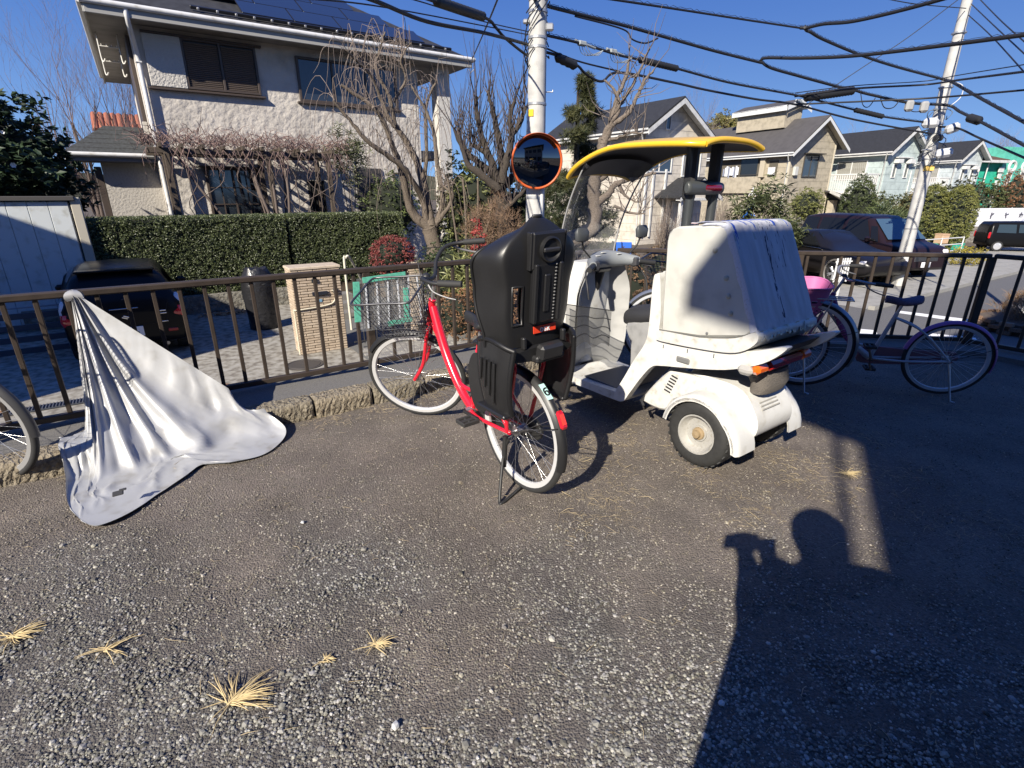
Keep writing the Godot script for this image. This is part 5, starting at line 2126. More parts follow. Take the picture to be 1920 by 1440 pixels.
func gable_house(called: String, label: String, at: Vector3, deg: float, o: Dictionary) -> Node3D:
	# local: x along the gable to the right, z towards the street, the long side runs back along -z at x = 0
	var t := thing(called, label, "house", at, deg_to_rad(deg))
	var W: float = o.W
	var L: float = o.L
	var ye: float = o.eave          # height of the left eave
	var yr: float = o.ridge
	var xr: float = o.xr
	var x0: float = -o.get("ov", .5)
	var x1: float = o.get("x1", W + .5)
	var y1: float = o.get("eave_r", ye)
	var yg := -2.2
	var top := func(x: float) -> float:
		return lerpf(ye, yr, (x - x0) / (xr - x0)) if x < xr else lerpf(yr, y1, (x - xr) / (x1 - xr))
	var wm := MB.new()
	wm.prism(PackedVector2Array([Vector2(0, yg), Vector2(W, yg), Vector2(W, top.call(W) - .12), Vector2(xr, yr - .12), Vector2(0, top.call(0.0) - .12)]), 0.0, -L)
	part(t, "wall", wm, o.wall)
	if o.has("siding"):
		var sm := MB.new()
		var y := yg + .4
		while y < yr - .3:
			var xa := 0.0
			var xb := W
			if y > top.call(0.0) - .15: xa = x0 + (y + .15 - ye) / (yr - ye) * (xr - x0)
			if y > top.call(W) - .15: xb = x1 - (y + .15 - y1) / (yr - y1) * (x1 - xr)
			if xb - xa > .2:
				sm.box(v3((xa + xb) * .5, y, .004), v3(xb - xa, .014, .012))
			if y < top.call(0.0) - .2:
				sm.box(v3(-.004, y, -L * .5), v3(.012, .014, L))
			y += o.siding
		part(t, "siding", sm, o.siding_m, "stuff")
	var zf := .55
	var zb := -L - .4
	var rm := MB.new()
	slab(rm, v3(x0, ye, zf), v3(xr, yr, zf), v3(xr, yr, zb), v3(x0, ye, zb), .09)
	part(t, "roof", rm, o.roof)
	var rm2 := MB.new()
	slab(rm2, v3(x1, y1, zf), v3(xr + .004, yr, zf), v3(xr + .004, yr, zb), v3(x1, y1, zb), .09)
	part(t, "roof", rm2, o.roof)
	# white barge boards, soffits and gutter
	var bb := MB.new()
	for e in [[x0, ye], [x1, y1]]:
		var a := v3(e[0], e[1] - .10, zf + .01)
		var b := v3(xr, yr - .10, zf + .01)
		var dn := v3(0, -.24, 0)
		bb.quad(a + v3(0, 0, .03), b + v3(0, 0, .03), b + dn + v3(0, 0, .03), a + dn + v3(0, 0, .03), Vector3.BACK)
		bb.quad(a + dn, b + dn, b + dn + v3(0, 0, .03), a + dn + v3(0, 0, .03), Vector3.DOWN)
		bb.quad(a, b, b + dn, a + dn, Vector3.FORWARD)
		bb.quad(a, a + dn, a + dn + v3(0, 0, .03), a + v3(0, 0, .03), v3(signf(e[0] - xr), 0, 0))
	part(t, "barge_board", bb, o.trim)
	var so := MB.new()
	for e in [[x0, ye], [x1, y1]]:
		so.quad(v3(e[0], e[1] - .115, zf), v3(xr, yr - .115, zf), v3(xr, yr - .115, 0.02), v3(e[0], e[1] - .115, 0.02), Vector3.DOWN)
	so.quad(v3(x0, ye - .14, zf), v3(.0, ye - .14, zf), v3(.0, ye - .14, zb), v3(x0, ye - .14, zb), Vector3.DOWN)
	part(t, "soffit", so, o.get("soffit", o.trim))
	var gu := MB.new()
	gu.box(v3(x0 - .03, ye - .09, (zf + zb) * .5), v3(.11, .10, zf - zb), Basis(), .02)
	gu.box(v3(x0 + .04, ye - .21, (zf + zb) * .5), v3(.05, .14, zf - zb - .04), Basis(), .01)
	part(t, "gutter", gu, o.trim)
	part(t, "downpipe", pipe([v3(x0 - .02, ye - .12, zf - .35), v3(x0, ye - .3, zf - .4), v3(-.06, ye - .55, -.12), v3(-.06, yg, -.12)], .045, 8), o.trim)
	if o.has("corner"):
		for x in [0.0, W]:
			part(t, "corner_board", one_box(v3(.14, top.call(x) - yg - .25, .14), .01, v3(x, (top.call(x) + yg - .25) * .5, -.04)), o.corner)
	return t

func build_houses() -> void:
	main_house()
	var slate := mat(.028, .03, .036, .75, {"tex": "bark", "ts": v3(.6, 2.5, .6), "nrm": "n_grain", "nk": .5})
	var taupe := mat(.075, .07, .07, .8, {"tex": "blotch", "ts": .6})
	var trim := mat(.62, .62, .60, .5, {"tex": "blotch", "ts": .8})
	var glass := mat(.035, .05, .07, .06, {"spec": .7})
	var curtain := mat(.42, .42, .40, .35, {"tex": "bark", "ts": v3(6, .3, 6)})
	var white_f := mat(.6, .6, .58, .5)
	var dark_f := mat(.05, .045, .04, .5)
	var I := Basis()
	var Lq := Basis(Vector3.UP, -PI / 2)          # looks out of the long side
	# --- cream house with the gabled porch
	var w := gable_house("cream_house", "cream boarded house with white gable and small gabled porch, behind the bare tree", v3(6.72, 0, -28.77), 34, {"W": 5.0, "L": 8.0, "eave": 4.45, "eave_r": 4.0, "ridge": 6.0, "xr": 2.0, "x1": 5.35, "ov": .45, "wall": mat(.62, .565, .48, .85, {"tex": "blotch", "ts": .7}), "siding": .42, "siding_m": mat(.33, .30, .26, .9), "roof": slate, "trim": trim})
	window(w, v3(1.55, 4.85, .0), .38, .75, I, white_f, glass, 0)
	window(w, v3(1.15, 3.0, .0), 1.9, 1.15, I, white_f, glass, 1, .07)
	window(w, v3(3.7, 2.9, .0), 1.5, 1.3, I, white_f, curtain, 1, .07)
	part(w, "window_hood", one_box(v3(2.3, .12, .35), .02, v3(1.6, 3.82, .2)), trim)
	for x in [-.3, .75, 1.7]:
		part(w, "pilaster", one_box(v3(.12, 3.4, .08), .01, v3(x if x > 0 else .2, .9, .05)), trim)
	var po := MB.new()
	slab(po, v3(1.0, 1.25, 1.7), v3(2.75, 2.2, 1.7), v3(2.75, 2.2, 0), v3(1.0, 1.25, 0), .08)
	slab(po, v3(4.5, 1.25, 1.7), v3(2.754, 2.2, 1.7), v3(2.754, 2.2, 0), v3(4.5, 1.25, 0), .08)
	part(w, "porch_roof", po, slate)
	var pg := MB.new()
	pg.prism(PackedVector2Array([Vector2(1.1, 1.18), Vector2(4.4, 1.18), Vector2(2.75, 2.08)]), 1.3, 1.55)
	part(w, "porch_gable", pg, mat(.5, .46, .4, .85))
	var pb := MB.new()
	for s in [[1.0, 1.25], [4.5, 1.25]]:
		var a := v3(s[0], s[1] - .07, 1.72)
		var b := v3(2.75, 2.13, 1.72)
		pb.quad(a, b, b + v3(0, -.2, 0), a + v3(0, -.2, 0), Vector3.BACK)
	pb.box(v3(2.75, 1.12, 1.5), v3(3.3, .14, .3), Basis(), .01)
	part(w, "porch_trim", pb, trim)
	for x in [1.35, 4.2]:
		part(w, "porch_post", one_box(v3(.16, 2.2, .16), .01, v3(x, .0, 1.5)), trim)
	var dr := part(w, "door", one_box(v3(1.0, 2.0, .06), .01, v3(2.9, 0, .04)), mat(.45, .45, .43, .5))
	part(dr, "handle", one_box(v3(.04, .2, .05), .01, v3(3.3, 0, .1)), dark_f)
	window(w, v3(1.9, .2, 0), .5, 1.2, I, white_f, glass, 0)
	window(w, v3(0, 2.9, -2.6), 1.6, 1.1, Lq, white_f, glass, 1, .06)
	var dm := MB.new()
	dm.prism(PackedVector2Array([Vector2(3.3, 5.1), Vector2(5.1, 5.1), Vector2(4.2, 5.75)]), -2.4, -4.5)
	part(w, "dormer", dm, trim)
	# --- tan house with roof box
	var tan_w := mat(.42, .37, .28, .85, {"tex": "blotch", "ts": .7, "nrm": "n_grain", "nk": .4})
	var t := gable_house("tan_house", "tan house with dark roof, a balcony with white laundry and a box on its roof", v3(19.83, 0, -40.23), 28, {"W": 4.9, "L": 10.5, "eave": 4.15, "eave_r": 4.6, "ridge": 6.62, "xr": 2.75, "x1": 5.8, "ov": .55, "wall": tan_w, "siding": .45, "siding_m": mat(.28, .25, .19, .9), "roof": taupe, "trim": mat(.6, .61, .6, .5), "soffit": mat(.42, .38, .3, .8), "corner": mat(.5, .45, .35, .8)})
	window(t, v3(2.3, 3.25, 0), 1.7, 1.5, I, dark_f, mat(.05, .07, .09, .06), 1, .07)
	part(t, "window_hood", one_box(v3(2.0, .07, .4), .01, v3(2.4, 4.1, .2)), dark_f)
	window(t, v3(2.7, -.05, 0), 1.9, 1.6, I, dark_f, curtain, 1, .08)
	part(t, "shutter_box", one_box(v3(2.1, .3, .2), .02, v3(2.7, .92, .1)), mat(.2, .19, .18, .5))
	# balcony on the long side; recess shade painted as a dark panel, with laundry
	part(t, "recess_shade_panel", one_box(v3(.06, 1.45, 4.0), 0, v3(-.012, 3.3, -4.3)), mat(.10, .088, .066, .9))
	part(t, "balcony_wall", one_box(v3(.16, 1.2, 4.3), .02, v3(-.14, 2.0, -4.3)), tan_w)
	part(t, "balcony_rail", pipe([v3(-.2, 2.72, -6.4), v3(-.2, 2.72, -2.2)], .03, 6), dark_f)
	for z in [-2.1, -6.5]:
		part(t, "balcony_post", one_box(v3(.35, 1.55, .4), .02, v3(-.1, 3.3, z)), mat(.42, .37, .28, .85))
	part(t, "balcony_door", one_box(v3(.05, 1.4, 1.5), .01, v3(-.045, 3.25, -3.4)), mat(.02, .025, .03, .1))
	for k in 9:
		var lm := MB.new()
		lm.box(v3(-.25 + .03 * (k % 2), 2.95 + .04 * (k % 3), -5.6 + k * .17), v3(.02, .55 + .1 * (k % 4), .15), rot(Vector3.UP, 15.0 * (k % 3 - 1)), .008)
		part(t, "laundry", lm, mat(.62, .63, .66, .8) if k % 3 else mat(.3, .33, .42, .8))
	for k in 4:
		part(t, "laundry", put_box(v3(.02, .5, .12), v3(-.2, 2.95, -1.5 + k * .15), rot(Vector3.UP, 20)), mat(.5, .5, .52, .8))
	part(t, "recess_shade_panel", one_box(v3(.06, 1.1, .7), 0, v3(-.012, 3.1, -1.3)), mat(.10, .088, .066, .9))  # second dark panel, recess shade painted on the flat wall
	var bx := MB.new()
	bx.box(v3(2.6, 6.75, -4.4), v3(1.9, 1.5, 4.3), Basis(), .01)
	part(t, "roof_box", bx, tan_w)
	var bl := MB.new()
	slab(bl, v3(1.3, 7.45, -1.9), v3(2.7, 7.95, -1.9), v3(2.7, 7.95, -6.9), v3(1.3, 7.45, -6.9), .07)
	slab(bl, v3(4.1, 7.45, -1.9), v3(2.704, 7.95, -1.9), v3(2.704, 7.95, -6.9), v3(4.1, 7.45, -6.9), .07)
	part(t, "roof_box_lid", bl, taupe)
	var bf2 := MB.new()
	bf2.box(v3(1.34, 7.28, -4.4), v3(.08, .36, 4.9), Basis(), .01)
	for e in [[1.3, 7.42], [4.1, 7.42]]:
		bf2.quad(v3(e[0], e[1], -1.86), v3(2.7, 7.92, -1.86), v3(2.7, 7.6, -1.86), v3(e[0], e[1] - .32, -1.86), Vector3.BACK)
	part(t, "roof_box_fascia", bf2, mat(.62, .63, .62, .5))
	var cp := MB.new()
	slab(cp, v3(4.3, 1.55, .9), v3(5.0, 1.75, -1.5), v3(9.2, .95, -1.5), v3(8.8, .75, .9), .12)
	part(t, "porch_roof", cp, taupe)
	var cw := MB.new()
	slab(cw, v3(4.0, 1.35, 1.6), v3(4.3, 1.65, .6), v3(6.2, 1.0, .6), v3(6.0, .75, 1.6), .22)
	part(t, "porch_roof", cw, trim)
	for x in [5.2, 8.3]:
		part(t, "porch_post", one_box(v3(.5, 2.2, .5), .02, v3(x, -.2, .4)), tan_w)
	part(t, "meter_box", one_box(v3(.4, .6, .2), .03, v3(.6, 2.9, .1)), mat(.5, .5, .47, .5))
	part(t, "meter_box", one_box(v3(.3, .4, .2), .03, v3(.3, -.6, .12)), mat(.6, .6, .58, .5))
	# --- two pale blue houses with white balconies
	var blue := mat(.45, .53, .52, .8, {"tex": "blotch", "ts": .6})
	var spots := [[v3(27.23, 0, -40.97), 24.0, 1.0, "pale blue boarded house with white balcony, left of the far utility pole"], [v3(40.5, 0, -51.24), 22.0, .97, "second pale blue house, right of the far utility pole, beside the green house"]]
	for k in 2:
		var q = spots[k]
		var h := gable_house("pale_blue_house", q[3], q[0], q[1], {"W": 3.5, "L": 7.5, "eave": 4.25, "eave_r": 4.35, "ridge": 5.92, "xr": 1.75, "x1": 3.95, "ov": .5, "wall": blue if k == 0 else mat(.48, .535, .55, .8, {"tex": "blotch", "ts": .6}), "siding": .5, "siding_m": mat(.28, .33, .33, .9), "roof": slate, "trim": trim})
		h.set_meta("group", "pale blue houses along the street")
		for x in [.95, 2.35]:
			window(h, v3(x, 2.95, 0), .42, .95, I, white_f, mat(.2, .22, .22, .4, {"tex": "bark", "ts": v3(1, 9, 1)}), 0, .05)
			part(h, "window_hood", one_box(v3(.6, .28, .35), .02, v3(x + .05, 3.6, .2)), white_f)
		part(h, "gable_band", one_box(v3(1.8, .08, .3), .02, v3(1.6, 3.85, .15)), trim)
		part(h, "wall_lamp", put_box(v3(.2, .3, .2), v3(3.1, 3.4, .1), Basis()), white_f)
		window(h, v3(.9, .1, 0), .5, .6, I, white_f, glass, 0)
		part(h, "window_hood", one_box(v3(.9, .1, .4), .02, v3(1.0, .6, .2)), white_f)
		part(h, "vent_box", one_box(v3(.35, .35, .25), .05, v3(1.9, .65, .12)), white_f)
		part(h, "downpipe", pipe([v3(3.0, 3.0, .05), v3(3.0, -1.0, .05)], .04, 6), white_f)
		window(h, v3(0, 3.05, -2.6), 2.4, 1.4, Lq, white_f, curtain, 1, .07)
		# balcony on posts: floor, rails and single balusters
		var bz := -2.55
		part(h, "balcony_floor", one_box(v3(1.5, .22, 4.6), .02, v3(-.78, 1.45, bz)), white_f)
		part(h, "balcony_rail", one_box(v3(.09, .09, 4.6), .01, v3(-1.5, 2.72, bz)), white_f)
		part(h, "balcony_rail", one_box(v3(1.4, .09, .09), .01, v3(-.76, 2.72, bz + 2.26)), white_f)
		var bm := one_box(v3(.045, 1.1, .06), .0).mesh()
		for i in 26:
			put(h, "baluster", bm, white_f, Transform3D(I, v3(-1.5, 2.12, bz - 2.2 + i * .176)))
		for i in 7:
			put(h, "baluster", bm, white_f, Transform3D(I, v3(-1.35 + i * .19, 2.12, bz + 2.26)))
		for z in [bz - 2.2, bz + 2.2]:
			part(h, "balcony_post", one_box(v3(.2, 2.4, .2), .01, v3(-1.42, .2, z)), white_f)
			part(h, "balcony_post", one_box(v3(.14, 1.2, .14), .01, v3(-1.5, 2.15, z)), white_f)
		part(h, "balcony_shade_panel", one_box(v3(.05, 2.2, 4.4), .0, v3(-.03, .3, bz)), mat(.10, .11, .11, .9))  # dark sheet on the wall, painted shade below the balcony floor
		part(h, "awning", put_box(v3(1.2, .06, 2.6), v3(-1.0, 1.15, bz - .6), rot(Vector3.BACK, -12)), mat(.1, .11, .13, .7))
	# --- green house at the right edge
	var g := thing("green_house", "bright green house with brown roof and arched windows at the right edge", "house", v3(45.0, 0, -54.6), deg_to_rad(20))
	var gm := mat(.025, .42, .275, .75, {"tex": "blotch", "ts": .5})
	var gm2 := mat(.10, .47, .36, .75, {"tex": "blotch", "ts": .5})
	part(g, "wall", one_box(v3(6.0, 6.3, 6.0), 0, v3(1.2, 1.5, -3.2)), gm)
	part(g, "wall", one_box(v3(12.0, 4.0, 5.0), 0, v3(4.2, 4.4, -9.5)), gm)
	part(g, "wall", one_box(v3(6.2, 7.4, 4.0), 0, v3(7.0, 2.0, -2.0)), gm2)
	var gr := MB.new()
	slab(gr, v3(-2.2, 4.5, .5), v3(4.0, 4.5, .5), v3(3.2, 6.2, -6.0), v3(-1.6, 6.2, -6.0), .15)
	part(g, "roof", gr, mat(.15, .075, .045, .8, {"tex": "speck", "ts": 1.0}))
	part(g, "roof_edge", one_box(v3(12.4, .2, 5.3), .02, v3(4.2, 6.5, -9.5)), mat(.06, .06, .06, .7))
	part(g, "eave_trim", one_box(v3(6.2, .25, .2), .02, v3(.9, 4.3, .5)), trim)
	window(g, v3(-.3, 2.6, -.2), 1.7, 1.8, I, white_f, mat(.14, .15, .14, .4), 0, .12)
	for k in 9:
		part(g, "quoin", one_box(v3(.5 if k % 2 else .75, .5, .12), .02, v3(3.85, 3.6 - k * .62, .05)), trim)
	for x in [5.4, 7.5]:
		window(g, v3(x, 2.6, 0), .8, 2.3, I, white_f, glass, 1, .1)
		var ar := MB.new()
		ar.ring(Transform3D(rot(Vector3.RIGHT, 90), v3(x, 3.9, .05)), .5, .13, 24, 6)
		part(g, "window_arch", ar, trim)
		part(g, "window_box", one_box(v3(.9, .6, .3), .02, v3(x, 1.1, .2)), dark_f)
	part(g, "downpipe", pipe([v3(1.6, 4.2, .1), v3(1.6, -1.2, .1)], .06, 6), trim)
	var g2 := MB.new()
	slab(g2, v3(6.5, 1.6, 2.0), v3(9.5, 1.6, 2.0), v3(9.3, 2.4, 0), v3(6.7, 2.4, 0), .12)
	part(g, "porch_roof", g2, mat(.16, .08, .05, .8))
	part(g, "door", one_box(v3(1.0, 2.2, .08), .01, v3(7.4, .0, .05)), mat(.02, .03, .03, .3))
	part(g, "porch_post", one_box(v3(.2, 2.6, .2), .01, v3(6.7, .2, 1.8)), gm2)
	# --- what peeps out far behind
	var f := thing("far_house", "small reddish tiled roof far behind, left of the big house", "house", street(.5, 40), STREET)
	part(f, "wall", one_box(v3(3.0, 5.5, 3.0), 0, v3(0, 1.8, -1.5)), mat(.4, .37, .33, .9))
	var fr := MB.new()
	for k in 12:
		fr.tube([v3(-1.7 + k * .3, 4.7, .3), v3(-1.7 + k * .3, 5.7, -1.4)], .17, 8)
	part(f, "roof", fr, mat(.30, .10, .055, .8))
	var fw := thing("far_house", "white flat roofed house far behind, between the second pale blue house and the pole", "house", v3(37.0, 0, -56.0), deg_to_rad(20))
	part(fw, "wall", one_box(v3(6.0, 7.4, 4.0), 0, v3(2.0, 2.6, -2.0)), mat(.6, .6, .6, .8))
	part(fw, "roof", one_box(v3(6.3, .2, 4.3), 0, v3(2.0, 6.4, -2.0)), mat(.55, .55, .55, .8))
	var fs := thing("far_house", "white gabled house far behind, between the dark pruned tree and the near pole", "house", street(11.0, 30), STREET + .2)
	var fsw := MB.new()
	fsw.prism(PackedVector2Array([Vector2(-2.2, -1), Vector2(2.2, -1), Vector2(2.2, 3.6), Vector2(0, 5.1), Vector2(-2.2, 3.6)]), 0, -5.0)
	part(fs, "wall", fsw, mat(.5, .49, .46, .8))
	var fsr := MB.new()
	slab(fsr, v3(-2.7, 3.45, .5), v3(0, 5.25, .5), v3(0, 5.25, -5.4), v3(-2.7, 3.45, -5.4), .22)
	slab(fsr, v3(2.7, 3.45, .5), v3(.004, 5.25, .5), v3(.004, 5.25, -5.4), v3(2.7, 3.45, -5.4), .22)
	part(fs, "roof", fsr, slate)

func main_house() -> void:
	var t := thing("stucco_house", "large beige stucco house with solar panels on its roof behind the hedge", "house", street(.65, 19.04, -.27), STREET)
	t.scale = Vector3.ONE * 1.19
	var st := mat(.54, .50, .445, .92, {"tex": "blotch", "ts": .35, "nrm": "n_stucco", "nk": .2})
	var soff := mat(.26, .255, .245, .85, {"tex": "blotch", "ts": .6})
	var trim := mat(.6, .6, .59, .4, {"tex": "streak", "ts": .7})
	var brown := mat(.06, .045, .036, .5)
	var glass := mat(.02, .026, .036, .05, {"spec": .7})
	var I := Basis()
	# walls
	part(t, "wall", one_box(v3(6.92, 6.1, 7.3), 0, v3(3.46, 2.05, -3.65)), st)
	part(t, "porch_wall", one_box(v3(.6, 6.1, 5.5), 0, v3(7.25, 2.05, -4.6)), st)
	part(t, "corner_pillar", one_box(v3(.42, 6.0, .42), .012, v3(7.68, 2.05, -.02)), mat(.5, .48, .44, .9, {"nrm": "n_stucco", "nk": .2, "ns": 1.0}))
	part(t, "balcony_floor", one_box(v3(1.0, .25, 4.0), .02, v3(7.4, 2.55, -2.4)), soff)
	# roof: four slopes, flat soffit, gutter all round
	var ye := 5.12
	var x0 := -.72
	var x1 := 8.38
	var z0 := .70
	var z1 := -8.3
	var ap0 := v3(3.75, 7.75, -3.8)
	var ap1 := v3(3.95, 7.75, -3.8)
	var slate := mat(.035, .036, .042, .75, {"tex": "bark", "ts": v3(.5, 3.0, .5)})
	var rf := MB.new()
	var A := v3(x0, ye, z0)
	var B := v3(x1, ye, z0)
	var C := v3(x1, ye, z1)
	var D := v3(x0, ye, z1)
	rf.quad(A, B, ap1, ap0, v3(0, 1, 1))
	rf.flat(B, C, ap1, v3(1, 1, 0))
	rf.quad(C, D, ap0, ap1, v3(0, 1, -1))
	rf.flat(D, A, ap0, v3(-1, 1, 0))
	part(t, "roof", rf, slate)
	var sf := MB.new()
	sf.box(v3((x0 + x1) / 2, ye - .10, (z0 + z1) / 2), v3(x1 - x0 - .04, .16, z0 - z1 - .04))
	part(t, "soffit", sf, soff)
	var gu := MB.new()
	gu.tube([v3(x0 - .05, ye - .02, z0 + .055), v3(x1 + .05, ye - .02, z0 + .055)], .058, 10)
	gu.tube([v3(x0 - .055, ye - .02, z0 + .05), v3(x0 - .055, ye - .02, z1)], .058, 10)
	gu.tube([v3(x1 + .055, ye - .02, z0 + .05), v3(x1 + .055, ye - .02, z1)], .058, 10)
	part(t, "gutter", gu, trim)
	var fa := MB.new()
	fa.box(v3((x0 + x1) / 2, ye - .13, z0 - .0), v3(x1 - x0, .2, .05), Basis(), .01)
	fa.box(v3(x0, ye - .13, (z0 + z1) / 2), v3(.05, .2, z0 - z1), Basis(), .01)
	part(t, "fascia", fa, mat(.30, .295, .28, .7))
	part(t, "downpipe", pipe(curve([v3(.0, ye - .05, z0 + .02), v3(.0, ye - .3, z0 - .05), v3(.06, ye - .75, .09), v3(.06, ye - 1.2, .09)], 4) + [v3(.06, -.9, .09)], .048, 10), trim)
	for y in [4.2, 2.6, 1.0]:
		part(t, "pipe_clip", one_box(v3(.13, .03, .1), .005, v3(.06, y, .06)), trim)
	# solar panels in rows on the front slope
	var sl := (v3(3.85, 7.75, -3.8) - v3(3.85, ye, z0))
	var run := sl.length()
	var ud := sl.normalized()
	var nn := v3(0, -ud.z, ud.y)
	var q := Basis(Vector3.RIGHT, nn, Vector3.RIGHT.cross(nn))
	var pv := mat(.018, .022, .034, .12, {"spec": .7})
	var fr := mat(.012, .012, .014, .35)
	for r in 5:
		var s0 := .42 + r * .86
		var sp := s0 + .425
		var frac := (s0 + .85) / run
		var xa := lerpf(x0, 3.75, frac) + .25
		var xb := lerpf(x1, 3.95, frac) - .25
		if r == 0: xa = 1.35
		if r == 1: xa = maxf(xa, 1.35)
		var n := int((xb - xa) / 1.18)
		for i in n:
			var c := v3(xb - .59 - i * 1.18, ye, z0) + ud * sp + nn * .09
			var pm := MB.new()
			pm.box(c, v3(1.165, .035, .84), q, .006)
			var pn := part(t, "solar_panel", pm, fr)
			var gl := MB.new()
			gl.box(c + nn * .0185, v3(1.14, .004, .815), q)
			part(pn, "panel_glass", gl, pv)
	var rl := MB.new()
	rl.box(v3(4.55, ye, z0) + ud * .34 + nn * .07, v3(6.6, .07, .06), q, .01)
	part(t, "panel_rail", rl, fr)
	for i in 17:
		var cl := MB.new()
		cl.box(v3(1.4 + i * .39, ye, z0) + ud * .29 + nn * .07, v3(.05, .05, .06), q, .006)
		part(t, "rail_clip", cl, mat(.4, .4, .4, .4, {"metal": .7}))
	# upper left window with louvred shutters half closed, shutter box, long sill line
	part(t, "shutter_box", one_box(v3(.74, 1.06, .10), .012, v3(.58, 4.27, .05)), mat(.44, .42, .385, .85, {"nrm": "n_stucco", "nk": .4}))
	part(t, "sill", one_box(v3(2.5, .05, .12), .01, v3(1.4, 3.70, .06)), brown)
	part(t, "head_rail", one_box(v3(2.5, .05, .13), .01, v3(1.45, 4.82, .065)), brown)
	var w1 := part(t, "window", one_box(v3(1.60, 1.03, .02), 0, v3(1.75, 4.27, .012)), mat(.012, .012, .014, .3))
	var f1 := MB.new()
	for x in [.97, 1.75, 2.53]:
		f1.box(v3(x, 4.27, .05), v3(.055, 1.05, .08), I, .006)
	for y in [3.77, 4.78]:
		f1.box(v3(1.75, y, .05), v3(1.6, .05, .078), I, .006)
	part(w1, "frame", f1, brown)
	var slat := one_box(v3(.70, .030, .028), .004).mesh()
	var slm := mat(.10, .078, .064, .5)
	for i in 23:
		for x in [1.36, 2.14]:
			put(w1, "slat", slat, slm, Transform3D(rot(Vector3.RIGHT, 28), v3(x, 3.815 + i * .0405, .045)))
	# upper right window
	var w2 := window(t, v3(4.88, 4.22, .0), 2.75, 1.05, I, brown, glass, 2, .06)
	part(w2, "sill", one_box(v3(2.9, .05, .1), .01, v3(4.88, 3.67, .05)), brown)
	# ground floor: latticed window, small barred window, door
	var w3 := window(t, v3(1.58, 1.05, 0), 1.25, 1.95, I, brown, glass, 1, .06)
	part(w3, "hood", one_box(v3(1.5, .07, .3), .01, v3(1.58, 2.08, .15)), mat(.2, .19, .18, .7))
	for i in 4:
		put(w3, "glazing_bar", one_box(v3(1.2, .025, .03)).mesh(), brown, Transform3D(I, v3(1.58, .35 + i * .4, .04)))
	for i in 3:
		put(w3, "glazing_bar", one_box(v3(.025, 1.85, .03)).mesh(), brown, Transform3D(I, v3(1.28 + i * .3, 1.05, .041)))
	var w4 := part(t, "window", one_box(v3(.45, .85, .05), .005, v3(3.65, 1.32, .02)), mat(.015, .015, .017, .2))
	for i in 6:
		put(w4, "window_bar", one_box(v3(.025, .9, .03), .004).mesh(), mat(.012, .012, .012, .5), Transform3D(I, v3(3.46 + i * .076, 1.32, .08)))
	part(t, "door", one_box(v3(.75, 2.3, .06), .01, v3(5.2, .95, .03)), mat(.05, .045, .042, .5))
	window(t, v3(6.2, 1.3, 0), .5, 1.4, I, brown, glass, 0)
	# left side: brown corner board and pipe brackets under the eave for drying poles
	part(t, "side_shutter", one_box(v3(.08, 1.9, 1.9), .01, v3(-.045, 3.9, -1.6)), brown)
	part(t, "side_shutter", one_box(v3(.10, .28, .1), .01, v3(-.06, 2.9, -.6)), mat(.4, .38, .34, .7))
	for z in [-1.2, -3.0]:
		var hk := MB.new()
		for s in [-.62, -.22]:
			hk.tube(curve([v3(s, ye - .18, z), v3(s, ye - .7, z), v3(s + .03, ye - .78, z + .05), v3(s + .07, ye - .72, z + .08)], 4), .016, 6)
		hk.tube([v3(-.62, ye - .45, z), v3(-.22, ye - .45, z)], .014, 6)
		for k in 4:
			hk.tube([v3(-.57 + k * .1, ye - .45, z), v3(-.57 + k * .1, ye - .40, z)], .010, 5)
		part(t, "pole_bracket", hk, mat(.6, .58, .53, .4))
	# low extension on the left with its own slate roof
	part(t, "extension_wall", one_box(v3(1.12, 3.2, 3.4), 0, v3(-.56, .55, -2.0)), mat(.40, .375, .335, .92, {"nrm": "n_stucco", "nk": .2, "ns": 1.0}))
	var er := MB.new()
	var courses := 6
	for k in courses:
		var f0 := float(k) / courses
		var f2 := float(k + 1) / courses
		var o := v3(0, .012, 0)
		slab(er, v3(lerpf(-1.72, -.9, f0), lerpf(2.28, 2.95, f0), lerpf(.1, -1.1, f0)) + o, v3(-.01, lerpf(2.28, 2.95, f0), lerpf(.1, -1.1, f0)) + o, v3(-.01, lerpf(2.28, 2.95, f2), lerpf(.1, -1.1, f2)), v3(lerpf(-1.72, -.9, f2), lerpf(2.28, 2.95, f2), lerpf(.1, -1.1, f2)), .03)
	er.flat(v3(-1.72, 2.28, .1), v3(-1.72, 2.28, -4.0), v3(-.9, 2.95, -1.1), v3(-1, 1, 0))
	part(t, "extension_roof", er, mat(.06, .066, .07, .8, {"tex": "bark", "ts": 1.5}))
	part(t, "extension_gutter", pipe([v3(-1.74, 2.24, .14), v3(-.02, 2.24, .14)], .05, 8), trim)
	part(t, "extension_fascia", one_box(v3(1.7, .14, .04), .01, v3(-.87, 2.17, .08)), soff)
	part(t, "extension_soffit", one_box(v3(1.7, .03, .5), 0, v3(-.87, 2.1, -.18)), mat(.1, .1, .1, .8))
	part(t, "extension_post", one_box(v3(.14, 3.0, .14), .01, v3(-1.2, .5, -.4)), brown)
	part(t, "satellite_stay", pipe([v3(8.25, 5.0, .6), v3(8.3, 4.75, .75), v3(8.4, 4.85, .8)], .012, 5), mat(.3, .3, .3, .5))

